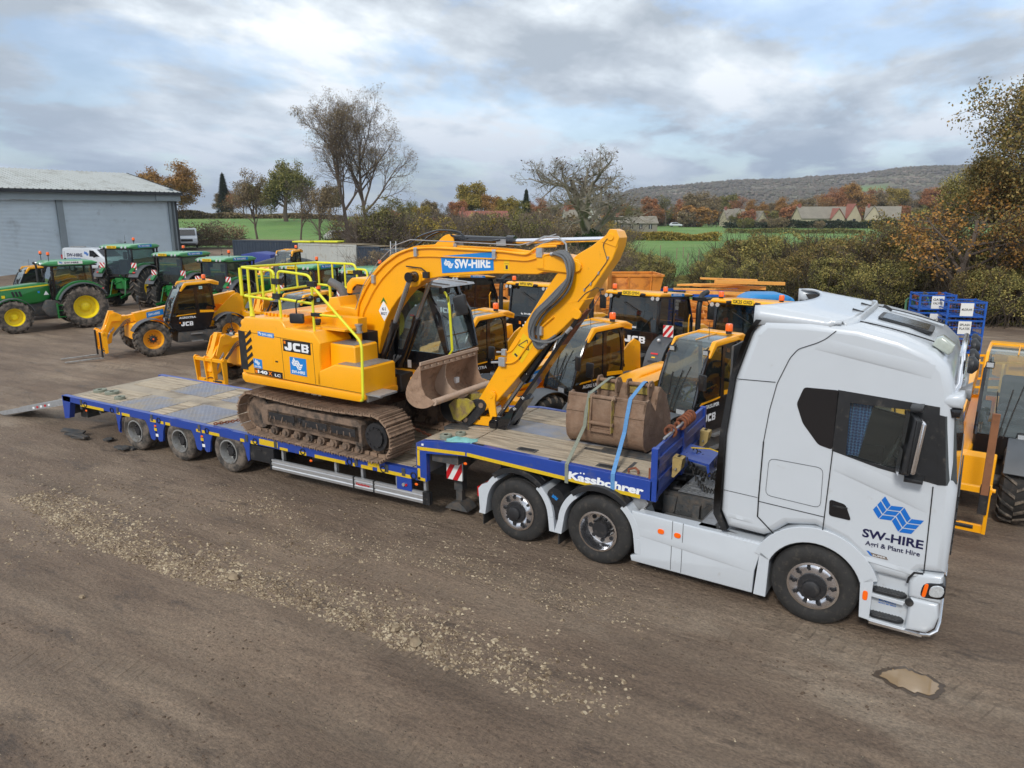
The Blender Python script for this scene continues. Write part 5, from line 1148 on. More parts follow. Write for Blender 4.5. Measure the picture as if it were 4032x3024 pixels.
# ditching bucket held mouth-up under the cab
lip=[(1.82,1.66),(1.67,1.49),(1.53,1.28),(1.48,1.12),(1.53,.99),(1.68,.91),(1.88,.92),(2.03,.99),(2.08,1.05)]
s2=smooth_poly(lip,1,False,.08)
b=MB(); n=len(s2); inn=[]
for i,p in enumerate(s2):
    a=Vector(s2[max(0,i-1)]);c=Vector(s2[min(n-1,i+1)]);d=(c-a).normalized(); inn.append((p[0]-d.y*.02,p[1]+d.x*.02))
vs=[]
for y in (-.80,.80): vs+=[(x,y,z) for x,z in s2]+[(x,y,z) for x,z in inn]
fs=[]
for i in range(n-1): fs+=[(i,i+1,2*n+i+1,2*n+i),(n+i,3*n+i,3*n+i+1,n+i+1)]
fs+=[(0,2*n,3*n,n),(n-1,2*n-1,4*n-1,3*n-1)]; b.add(vs,fs,0)
bs=b.build('ditching_bucket','bucket_clay',exc,60)
b=MB(); endp=s2+[(2.04,1.08),(1.90,1.14),(1.83,1.28),(1.815,1.46)]
for y in (-.815,.795): b.prism(endp,y,y+.02,'y',0)
pe=smooth_poly([s2[n//2],*[]],0) if False else None
b.build('end_plate','bucket_clay',bs,40,.004)
b=MB(); sp_=[p for p in s2]+[(2.04,1.07),(1.88,1.10),(1.78,1.20),(1.74,1.32),(1.76,1.48),(1.80,1.62)]
b.prism(sp_,-.06,-.045,'y',0); b.build('centre_web','bucket_rim',bs,40)
b=MB(); b.cyl((2.06,-.80,1.05),(2.06,.80,1.05),.055,14,0); b.bar((1.82,-.82,1.66),(1.82,.82,1.66),.03,.05,0)
b.bar((1.79,-.80,1.59),(1.79,.80,1.59),.012,.10,0)
for i in range(9): b.cyl((1.80,-.70+i*.175,1.59),(1.835,-.70+i*.175,1.58),.02,8,0)
b.build('cutting_edge','bucket_rim',bs,40)
b=MB()
for y in (-.22,.19): b.rprism([(1.92,.86),(2.05,.98),(2.30,1.02),(2.42,.98),(2.46,.90),(2.30,.72),(2.15,.60),(2.02,.62)],y,y+.03,.004,1,'y',0)
b.build('bucket_ear','bucket_ear_yellow',bs,40)
# operator cab on the far side
CY0,CY1=.30,1.24
def frame_side(mb,out,y0,y1,w,m=0): mb.ring(out,inset(out,w),y0,y1,'y',m)
b=MB(); co_=smooth_poly([(-.70,1.15),(-.78,2.60),(-.62,2.80),(.85,2.80),(1.10,2.72),(1.40,2.30),(1.55,1.62),(1.42,1.15)],1)
frame_side(b,co_,CY0,CY0+.05,.075); frame_side(b,co_,CY1-.05,CY1,.075)
b.prism([(-.70,1.15),(-.72,1.60),(1.50,1.60),(1.42,1.15)],CY0+.005,CY0+.04,'y',0); b.prism([(.30,1.6),(.36,2.75),(.45,2.75),(.40,1.6)],CY0+.005,CY0+.045,'y',0)
b.box(-.78,-.70,CY0,CY1,1.15,2.65,0); b.box(-.7,1.45,CY0,CY1,1.12,1.2,0); b.bar((1.10,CY0+.04,2.72),(1.50,CY0+.04,1.60),.07,.07,0); b.bar((1.10,CY1-.04,2.72),(1.50,CY1-.04,1.60),.07,.07,0)
b.bar((1.40,CY0,1.9),(1.40,CY1,1.9),.02,.02,0); b.bar((1.52,CY0,1.6),(1.52,CY1,1.6),.05,.06,0); b.box(1.40,1.46,CY0,CY1,1.15,1.6,0)
cabm=b.build('operator_cab','gloss_black',exc,30,.006)
b=MB(); b.rprism(smooth_poly([(-.80,2.56),(-.80,2.74),(-.66,2.86),(.85,2.84),(1.08,2.76),(.8,2.72),(-.55,2.74),(-.66,2.66),(-.68,2.56)],1),CY0-.02,CY1+.02,.02,2,'y',0); b.build('cab_roof','jcb_yellow',exc,30)
b=MB(); b.prism([(.80,2.84),(1.45,2.80),(1.47,2.77),(.80,2.79)],CY0-.02,CY1+.02,'y'); b.bar((.8,CY0+.2,2.85),(1.45,CY0+.2,2.81),.03,.02); b.bar((.8,CY1-.2,2.85),(1.45,CY1-.2,2.81),.03,.02); b.build('sun_visor','galvanised',exc,30)
b=MB()
for y in (CY0+.06,CY0+.20,CY1-.20,CY1-.06): b.rprism(smooth_poly([(1.36,2.66),(1.44,2.66),(1.44,2.77),(1.36,2.77)],1),y-.05,y+.05,.01,1,'y',0)
b.build('work_lamp','black_plastic',exc)
b=MB(); b.add([(1.10,CY0+.06,2.70),(1.48,CY0+.06,1.62),(1.48,CY1-.06,1.62),(1.10,CY1-.06,2.70)],[(0,1,2,3)]); b.add([(1.46,CY0+.06,1.6),(1.42,CY0+.06,1.22),(1.42,CY1-.06,1.22),(1.46,CY1-.06,1.6)],[(0,1,2,3)]); ii=inset(co_,.07); b.face([(x,CY0+.02,z) for x,z in ii]); b.face([(x,CY1-.02,z) for x,z in ii]); b.build('cab_window','wind_glass',exc)
b=MB(); b.rprism(smooth_poly([(-.15,1.35),(.35,1.35),(.38,1.62),(-.12,1.58)],1),.5,1.0,.05,2,'y',0); b.rprism(smooth_poly([(-.3,1.55),(-.12,1.55),(-.22,2.3),(-.4,2.28)],1),.52,.98,.05,2,'y',0); b.box(.0,.5,.42,.52,1.6,1.75,1); b.cyl((.45,.46,1.7),(.5,.46,1.92),.02,8,1); b.box(.95,1.1,.5,.9,1.2,1.5,1); b.tube([(1.40,CY0+.35,2.45),(1.30,.75,2.1),(1.49,.7,1.64)],.012,6,1); b.build('cab_interior',['seat_fabric','interior_grey'],exc)
b=MB(); b.tube([(1.50,CY0+.0,2.70),(1.60,CY0-.04,2.62),(1.64,CY0-.05,2.4),(1.66,CY0-.03,1.70),(1.56,CY0+.02,1.60)],.022,8); b.build('hand_rail','rail_yellow',exc)
b=MB(); b.tube([(1.60,CY0-.04,2.50),(1.66,CY0-.12,2.68),(1.80,CY0-.16,2.72),(1.92,CY0-.18,2.66)],.012,6); b.at((1.96,CY0-.18,2.52),0,R(-12),R(35)); b.rprism(smooth_poly([(-.11,-.17),(.11,-.17),(.12,.17),(-.10,.17)],1),-.02,.05,.02,2,'y',0); b.at(); b.build('rear_view_mirror','black_plastic',exc)
b=MB(); b.box(.62,.70,CY0-.004,CY0+.01,1.28,1.42,0); b.box(1.50,1.56,.5,.6,1.05,1.15,0); b.build('warning_label','letter_white',exc)
b=MB(); b.prism([(1.0,1.02),(1.0,1.16),(1.36,1.15),(1.38,1.02)],-.108,-.10,'y',1); b.prism([(1.05,1.04),(1.05,1.13),(1.15,1.13),(1.15,1.04)],-.112,-.10,'y',0); b.prism([(1.17,1.04),(1.17,1.14),(1.33,1.13),(1.33,1.04)],-.112,-.10,'y',2); b.build('data_plate',['letter_white','jcb_yellow','gloss_black'],exc)
# decals on the bodywork
b=MB(); y=-1.2535; y2=-1.2545
b.prism([(-.88,1.69),(-.88,1.895),(-.20,1.885),(-.20,1.675)],y,-1.25,'y',0); b.jcb((-.84,y2-.001,1.71),(1,0,-.01),(0,0,1),.145,.60,1); b.prism([(-.86,1.82),(-.86,1.87),(-.81,1.87),(-.81,1.82)],y2,y,'y',3)
b.prism([(-.735,1.295),(-.735,1.60),(-.33,1.595),(-.33,1.285)],y,-1.25,'y',2); b.logo((-.69,y2,1.385),(1,0,0),(0,0,1),.28,1); b.text('SW-HIRE',(-.70,y2,1.315),(1,0,0),(0,0,1),.055,.33,.03,1)
b.prism([(-1.52,1.905),(-1.52,1.985),(-1.10,1.975),(-1.10,1.89)],y,-1.25,'y',2); b.logo((-1.50,y2,1.925),(1,0,0),(0,0,1),.08,1); b.text('SW-HIRE',(-1.41,y2,1.915),(1,0,-.03),(0,0,1),.048,.28,.03,1)
b.prism([(-1.70,1.305),(-1.70,1.475),(-1.47,1.465),(-1.47,1.295)],y,-1.25,'y',2); b.logo((-1.67,y2,1.355),(1,0,0),(0,0,1),.15,1); b.text('SW-HIRE',(-1.68,y2,1.315),(1,0,0),(0,0,1),.03,.18,.03,1)
b.prism([(-1.69,1.195),(-1.69,1.292),(-.95,1.285),(-.95,1.18)],y,-1.25,'y',0); b.text('140',(-1.60,y2,1.21),(1,0,-.02),(0,0,1),.065,.26,.05,1); b.text('X',(-1.32,y2,1.205),(1,0,-.02),(0,0,1),.065,.10,.05,3); b.text('LC',(-1.15,y2,1.20),(1,0,-.02),(0,0,1),.05,.15,.03,1); b.prism([(-1.67,1.21),(-1.67,1.265),(-1.61,1.265),(-1.61,1.21)],y2,y,'y',3)
b.prism([(-1.24,1.43),(-1.24,1.54),(-1.17,1.54),(-1.17,1.43)],y,-1.25,'y',4); b.prism([(-1.13,1.43),(-1.13,1.52),(-1.02,1.52),(-1.02,1.43)],y,-1.25,'y',4); b.box(-1.11,-1.04,y2,y,1.46,1.49,0)
b.build('body_decals',['letter_black','letter_white','decal_blue','logo_orange','jcb_yellow'],exc)
glass('green_glass',(.46,.58,.54),.03)
glass('tint_glass',(.18,.22,.22),.02)
# ================================================================ PLANT PARKED BEHIND THE LORRY
def beacon(mb,x,y,z,m_a,m_b,s=1.):
    mb.cyl((x,y,z),(x,y,z+.05*s),.05*s,12,m_b); mb.lathe([(.062*s,.05*s),(.062*s,.15*s),(.05*s,.17*s),(.001,.175*s)],14,'z',m_a,(x,y,z))
def add_beacon(par,x,y,z,s=1.,stem=0.):
    b=MB()
    if stem: b.cyl((x,y,z),(x,y,z+stem),.015,6,1)
    beacon(b,x,y,z+stem,0,1,s); b.build('beacon',['amber','black_plastic'],par)
def mirror(par,p0,p1,w=.18,h=.34,rz=0.):
    b=MB(); p0=Vector(p0);p1=Vector(p1); b.tube([p0,p0.lerp(p1,.5)+Vector((0,0,.06)),p1+Vector((0,0,h*.4))],.014,6); b.at(p1,0,0,rz); b.rprism(smooth_poly([(-w/2,-h/2),(w/2,-h/2),(w/2,h/2),(-w/2,h/2)],1),-.03,.03,.02,2,'x'); b.at(); b.build('mirror','black_plastic',par)
def arc_guard(par,x,y0,y1,r0,r1,a0,a1,z,m='guard_grey',name='mudguard'):
    b=MB(); arcband(b,x,z,r0,r1,a0,a1,12,y0,y1); return b.build(name,m,par,35,.012)
mat('guard_grey',(.075,.082,.09),.55,0,.1,4.,(rgb(120,112,104),.15,6.))
def plate(mb,t,o,u,v,w=.52,h=.11,my=0,mk=1):
    o=Vector(o);u=Vector(u).normalized();v=Vector(v).normalized(); n=u.cross(v)*.004
    mb.add([o,o+u*w,o+u*w+v*h,o+v*h,o-n*3,o+u*w-n*3,o+u*w+v*h-n*3,o+v*h-n*3],[(0,1,2,3),(7,6,5,4),(0,4,5,1),(1,5,6,2),(2,6,7,3),(3,7,4,0)],my)
    if t: mb.text(t,o+u*.03+v*.02+n,u,v,h-.04,w-.06,.025,mk)
def make_tele(label,loc,h,model='AGRIXTRA',forks=False,upright=False,lights=True,carriage=True,tall_lamps=True,group='telehandlers parked in the yard',tyre='muddy_rubber',z=0.,number=None,code=None):
    t=thing('telehandler',label,'telehandler',(loc[0],loc[1],z),h,group)
    rd=random.Random(int(loc[0]*100))
    for x in (0,-2.7):
        for sy in (1,-1): ag_wheel(t,x,sy*.91,.63,.46,.34,'jcb_yellow_dusty',sy,tyre,.10,18,rd.random())
    # chassis
    b=MB(); b.rprism([(-3.6,.55),(-3.65,1.0),(-3.3,1.25),(-2.3,1.05),(.35,1.0),(.45,.9),(.42,.55),(.2,.45),(-3.3,.45)],-.42,.22,.03,2,'y',0)
    b.rprism([(-3.75,.75),(-3.7,1.2),(-3.35,1.3),(-3.35,.7)],-.95,.95,.06,2,'y',0)
    b.rprism([(.28,.62),(.30,1.15),(.52,1.12),(.55,.62)],-.62,.60,.02,2,'y',0)
    for y in (-.52,.42): b.prism([(-3.5,1.1),(-3.45,1.9),(-3.25,2.0),(-3.05,1.9),(-2.2,1.15)],y-.02,y+.02,'y',0)
    b.build('chassis','jcb_yellow',t,30)
    b=MB(); b.cyl((0,-.85,.63),(0,.85,.63),.10,10); b.cyl((-2.7,-.85,.63),(-2.7,.85,.63),.10,10); b.box(-2.2,-.5,-.4,.2,.40,.55)
    b.rprism([(-2.25,.40),(-2.3,.80),(-.85,.85),(-.80,.42)],.22,1.08,.03,2,'y',0); b.build('side_box','chassis_grey',t,30)
    b=MB()
    for z_ in (.42,.68): b.box(-1.65,-1.25,1.08,1.18,z_,z_+.035,0)
    b.build('step','dull_alloy',t); b=MB(); b.ball((-2.05,1.09,.62),.035,0,8,(1,.4,1)); b.build('side_marker','amber',t)
    for sy in (1,-1):
        arc_guard(t,0,sy*.70,sy*1.16,.70,.725,28,152,.62); arc_guard(t,-2.7,sy*.70,sy*1.16,.70,.725,40,150,.62)
    # engine pod on the right
    b=MB(); b.rprism([(-3.0,.95),(-3.0,1.48),(-2.6,1.66),(-1.2,1.56),(-.45,1.28),(-.38,1.02),(-.8,.95),(-2.3,.75)],-1.12,-.40,.06,3,'y',0); b.rprism([(-2.3,1.6),(-2.2,1.70),(-1.3,1.63),(-.9,1.45),(-1.2,1.4)],-.98,-.62,.05,3,'y',0); b.build('engine_cover','jcb_yellow',t,30)
    b=MB(); b.box(-2.6,-1.4,-1.13,-1.12,1.05,1.30); b.build('vent','shadow_gap',t)
    b=MB(); yy=-1.126; b.jcb((-1.2,yy,1.0),(-1,0,0),(0,0,1),.22,.75,0) if False else None
    # boom
    b=MB(); b.bar((-3.35,-.12,1.86),(.30,-.12,1.30),.30,.34,0); b.bar((-2.0,-.12,1.66),(.75,-.12,1.235),.24,.26,0)
    nose=[(.55,1.42),(.85,1.40),(1.18,1.22),(1.36,.95),(1.45,.55),(1.30,.42),(1.12,.50),(1.05,.80),(.85,1.02),(.55,1.08)]
    b.rprism(nose,-.27,.03,.01,1,'y',0)
    for y in (-.34,.08): b.rprism([(.72,1.46),(.95,1.58),(1.10,1.50),(1.30,1.0),(1.22,.90),(1.05,1.25),(.75,1.25)],y,y+.03,.005,1,'y',0)
    b.rprism([(.92,1.60),(1.08,1.62),(1.42,.78),(1.30,.72)],-.20,-.04,.01,1,'y',0); b.cyl((.95,-.36,1.50),(.95,.13,1.50),.05,12,0)
    bm=b.build('boom','jcb_yellow',t,30,.008)
    b=MB(); sd=.035
    b.prism([(-.10,1.26),(-.10,1.46),(-.68,1.55),(-.68,1.35)],.031,.036,'y',0); b.text('SW-HIRE',(-.16,.038,1.32),Vector((-1,0,.155)).normalized(),(0,0,1),.09,.40,.03,1)
    b.prism([(.0,.98),(.0,1.1),(.25,1.1),(.25,.98)],.223,.226,'y',2); b.jcb((.24,.228,1.0),(-1,0,0),(0,0,1),.08,.2,1)
    b.prism([(-.10,1.26),(-.10,1.46),(-.68,1.55),(-.68,1.35)],-.281,-.276,'y',0)
    b.build('lettering',['decal_blue','letter_white','letter_black'],bm)
    b=MB()
    for k in range(3): b.tube(smooth_poly([(.45,.06+.0*k,1.2+k*.05),(.65,.12,1.15+k*.05),(.85,.10,.92+k*.05),(1.05,.06,.72+k*.03)],1,False,.1),.014,6,0)
    for k in range(3): b.tube([(1.0,.05,.98+k*.03),(1.15,.07,.85+k*.02),(1.28,.06,.55+k*.04)],.012,6,1)
    b.build('hydraulic_hose',['hose','galvanised'],bm)
    if carriage:
        b=MB(); b.box(1.42,1.50,-.62,.62,.86,.95,0)
        for y in (-.62,-.20,.12,.56): b.prism([(1.36,.25),(1.34,.95),(1.46,1.0),(1.52,.95),(1.46,.22)],y,y+.05,'y',0)
        b.box(1.38,1.44,-.6,.58,.22,.34,0); b.box(1.38,1.41,-.2,.16,.34,.86,0); b.cyl((1.47,-.66,.92),(1.47,.66,.92),.03,10,0)
        cg=b.build('fork_carriage','jcb_yellow',t,30,.005)
        b=MB(); b.tube([(1.40,.3,.32),(1.46,.0,.40),(1.44,-.3,.30)],.014,6,0); b.cyl((1.44,.45,.30),(1.44,.1,.30),.03,8,0); b.build('locking_bar','dark_hub',cg)
        if forks:
            for y in (-.45,.35):
                b=MB(); b.box(1.50,1.55,y,y+.10,.08,.95,0); b.prism([(1.50,.04),(1.50,.09),(2.66,.055),(2.66,.035)],y,y+.10,'y',1); b.build('fork_tine',['black_plastic','steel_rim'],cg,30,.004)
        if upright:
            b=MB(); b.box(1.48,1.54,.47,.59,.55,1.0,1); b.box(1.50,1.55,.48,.58,.85,2.08,0); b.build('fork_tine',['rust_plank','dark_hub'],cg,30,.01)
    # cab
    C0,C1=.20,1.10
    out=smooth_poly([(-.62,1.02),(-.60,1.30),(-.78,1.78),(-.98,2.20),(-1.22,2.46),(-2.02,2.50),(-2.12,2.2),(-2.18,1.62),(-1.96,.92),(-1.75,.80),(-.80,.80)],1,True,.12)
    b=MB()
    b.ring(out,inset(out,.06),C1-.05,C1,'y',0); b.ring(out,inset(out,.05),C0,C0+.05,'y',0)
    low=[(-.64,1.02),(-.615,1.36),(-2.16,1.44),(-1.95,.92),(-1.75,.82),(-.82,.82)]
    b.prism(low,C1-.045,C1-.003,'y',0); b.prism([(-1.52,1.4),(-1.50,2.46),(-1.60,2.46),(-1.62,1.4)],C1-.04,C1-.004,'y',0)
    b.prism(low,C0,C0+.04,'y',0); b.box(-.72,-.60,C0+.02,C1-.02,.82,1.22,0)
    for y in (C0+.02,C1-.03): b.tube([(-.60,y,1.2),(-.78,y,1.78),(-.98,y,2.20),(-1.22,y,2.45)],.032,6,0)
    b.box(-2.20,-1.9,C0,C1,.82,.9,0); b.bar((-2.16,C0+.02,1.62),(-2.10,C0+.02,2.45),.05,.05); b.bar((-2.16,C1-.03,1.62),(-2.10,C1-.03,2.45),.05,.05); b.bar((-2.18,C0,1.60),(-2.18,C1,1.60),.04,.06)
    cb_=b.build('cab_frame','gloss_black',t,30)
    b=MB()
    b.ring(smooth_poly([(-.96,2.26),(-1.20,2.54),(-2.14,2.56),(-2.30,2.46),(-2.20,2.42),(-1.25,2.42),(-1.02,2.20)],1,True,.04),inset(smooth_poly([(-.96,2.26),(-1.20,2.54),(-2.14,2.56),(-2.30,2.46),(-2.20,2.42),(-1.25,2.42),(-1.02,2.20)],1,True,.04),.003),C1-.06,C1+.015,'y',0) if False else None
    b.rprism(smooth_poly([(-1.0,2.24),(-1.20,2.53),(-2.14,2.57),(-2.36,2.50),(-2.34,2.43),(-2.1,2.47),(-1.26,2.43),(-1.06,2.22)],1,True,.04),C1-.07,C1+.02,.012,2,'y',0)
    b.rprism(smooth_poly([(-1.0,2.24),(-1.20,2.53),(-2.14,2.57),(-2.36,2.50),(-2.34,2.43),(-2.1,2.47),(-1.26,2.43),(-1.06,2.22)],1,True,.04),C0-.01,C0+.04,.012,2,'y',0)
    b.rprism([(-1.98,2.50),(-1.98,2.575),(-2.20,2.585),(-2.40,2.50),(-2.38,2.38),(-2.20,2.42)],C0-.01,C1+.02,.03,2,'y',0)
    b.bar((-1.25,.65,2.515),(-2.0,.65,2.56),.02,.015,0)
    b.build('cab_roof','jcb_yellow',t,30)
    b=MB()
    P=[(-.63,1.22),(-.78,1.78),(-.98,2.20),(-1.14,2.40),(-1.25,2.49),(-1.6,2.525),(-2.0,2.54)]
    for i in range(len(P)-1):
        a,c=P[i],P[i+1]; b.add([(a[0],C0+.04,a[1]),(c[0],C0+.04,c[1]),(c[0],C1-.06,c[1]),(a[0],C1-.06,a[1])],[(0,1,2,3)],0 if i<4 else 2)
    ii=inset(out,.055); b.face([(x,C1-.02,max(z_,1.40)) for x,z_ in ii],1); b.face([(x,C0+.02,max(z_,1.40)) for x,z_ in ii],1); b.add([(-2.17,C0+.04,1.62),(-2.11,C0+.04,2.45),(-2.11,C1-.05,2.45),(-2.17,C1-.05,1.62)],[(0,1,2,3)])
    b.build('cab_window',['wind_glass','tint_glass','roof_glass'],t,20)
    b=MB(); b.rprism(smooth_poly([(-1.75,1.2),(-1.3,1.2),(-1.28,1.42),(-1.75,1.40)],1),.45,.92,.05,2,'y',0); b.rprism(smooth_poly([(-1.9,1.38),(-1.75,1.38),(-1.82,2.05),(-1.98,2.02)],1),.46,.90,.05,2,'y',0); b.box(-.98,-.74,.3,1.0,.85,1.35,1); b.tube([(-1.02+.05*math.sin(a),.66+.19*math.cos(a),1.56+.16*math.sin(a)) for a in [2*PI*i/16 for i in range(16)]],.015,6,1,closed=True); b.cyl((-1.02,.66,1.56),(-.85,.66,1.3),.03,8,1); b.box(-1.8,-1.1,.24,.36,1.3,1.55,1)
    b.tube([(-1.15,1.02,1.62),(-1.45,1.03,1.66),(-1.5,1.03,1.6)],.014,6,2); b.box(-1.7,-1.0,.9,1.04,.9,1.0,1)
    b.build('cab_interior',['seat_fabric','interior_grey','jcb_yellow'],t)
    b=MB(); yy=C1+.002
    b.prism([(-.72,1.455),(-.70,1.42),(-1.50,1.44),(-1.50,1.475)],yy-.02,yy,'y',0) if False else None
    b.prism([(-1.64,1.44),(-1.64,1.53),(-2.12,1.50),(-2.15,1.42)],C1-.004,yy,'y',0); b.prism([(-.86,1.40),(-.80,1.36),(-1.5,1.40),(-1.5,1.43)],C1-.004,yy,'y',0)
    b.text(model,(-.90,yy+.001,1.26),(-1,0,0),(0,0,1),.075,.58,.03,1); b.jcb((-.95,yy+.001,1.0),(-1,0,0),(0,0,1),.15,.42,1); b.prism([(-.90,1.10),(-.90,1.15),(-.945,1.15),(-.945,1.10)],C1-.004,yy,'y',3)
    if number: b.prism([(-1.68,2.28),(-1.68,2.38),(-1.80,2.38),(-1.80,2.28)],C1-.004,yy,'y',2); b.text(number,(-1.69,yy+.001,2.31),(-1,0,0),(0,0,1),.045,.10,.02,4)
    if code: b.text(code,(-2.25,.226,1.25),(-1,0,0),(0,0,1),.09,.30,.03,1)
    b.build('cab_lettering',['jcb_yellow','letter_white','tarp_pale','logo_orange','letter_navy'],cb_)
    b=MB(); b.tube([(-.60,.55,1.18),(-.68,.60,1.55),(-.85,.66,1.98)],.010,5); b.tube([(-.60,.62,1.18),(-.70,.70,1.6),(-.9,.80,2.05)],.010,5); b.tube([(-.60,.50,1.18),(-.66,.48,1.5),(-.83,.45,1.92)],.010,5); b.build('wiper','rubber',t)
    b=MB(); b.rprism(smooth_poly([(-.56,1.20),(-.46,1.20),(-.46,1.34),(-.56,1.34)],1,True,.03),.80,1.02,.03,2,'y',0); b.add([(-.455,.82,1.22),(-.455,1.0,1.22),(-.455,1.0,1.32),(-.455,.82,1.32)],[(0,1,2,3)],1); b.bar((-.5,.9,1.2),(-.62,.9,1.0),.03,.03,0); b.build('headlamp',['black_plastic','lamp_glass'],t)
    b=MB(); b.rprism(smooth_poly([(-.16,1.28),(-.06,1.28),(-.06,1.42),(-.16,1.42)],1,True,.03),-1.02,-.82,.03,2,'y',0); b.add([(-.055,-1.0,1.30),(-.055,-.84,1.30),(-.055,-.84,1.40),(-.055,-1.0,1.40)],[(0,1,2,3)],1); b.tube([(-.1,-.92,1.28),(-.2,-.8,1.1),(-.3,-.55,1.05)],.02,6,0); b.build('headlamp',['black_plastic','lamp_glass'],t)
    add_beacon(t,-1.92,.95,2.585,1.15)
    b=MB(); b.cyl((-1.3,.9,2.53),(-1.3,.9,2.88),.005,5); b.build('antenna','rubber',t)
    mirror(t,(-.62,1.08,1.9) if not lights else (-.78,1.08,1.95),(-.62,1.24,1.86),.17,.30,-.2); mirror(t,(-.15,-.95,1.4),(-.12,-1.02,1.82),.17,.30,.2)
    if lights:
        for y in (.28,1.02):
            b=MB(); b.box(-1.08,-1.02,y-.06,y+.06,2.28,2.38,0); b.box(-1.018,-1.012,y-.05,y+.05,2.29,2.37,1); b.bar((-1.05,y,2.38),(-1.12,y,2.42),.02,.02,0); b.build('work_lamp',['black_plastic','lamp_glass'],t)
    return t
mat('rust_plank',rgb(138,92,62),.8,0,.15,5.,(rgb(110,70,48),.3,4.)); mat('tarp_pale',rgb(170,205,205),.5)
def hdg(d): return R(d)
def root_from(P,h,local): 
    c,s=math.cos(h),math.sin(h); return (P[0]-(c*local[0]-s*local[1]),P[1]-(s*local[0]+c*local[1]))
def by_beacon(px,py,h,zb=2.70):     # the orange beacon stands 2.7 m up at local (-1.92,.95)
    return root_from(atZ(px,py,zb),h,(-1.92,.95))
h=R(-111); make_tele('muddy yellow telehandler with forks lowered to the ground, parked by the green tractors',root_from((-22.6,6.97),h,(0,.91)),h,'AGRIXTRA',forks=True,number='561',code='542-70')
h=R(-92); make_tele('yellow telehandler half hidden behind the tail of the excavator, with an empty fork carriage',root_from((-17.3,5.9),h,(0,-.91)),h,'AGRIXTRA',number='560')
h=R(-108); make_tele('yellow telehandler seen behind the excavator cab and wide bucket',by_beacon(1952,1206,h),h,'AGRIXTRA',tyre='rubber')
h=R(-112); make_tele('yellow telehandler whose red-topped chassis shows right of the excavator dipper arm',by_beacon(2412,1245,h),h,'AGRISUPER',tyre='rubber',lights=False)
h=R(-108); make_tele('yellow telehandler right behind the strapped buckets and headboard',by_beacon(2871,1291,h),h,'AGRISUPER',tyre='rubber')
h=R(-97); make_tele('yellow telehandler facing the camera beside the lorry front, brown fork standing upright',root_from((2.46,4.52),h,(0,.91)),h,'AGRISUPER',upright=True,tyre='rubber')
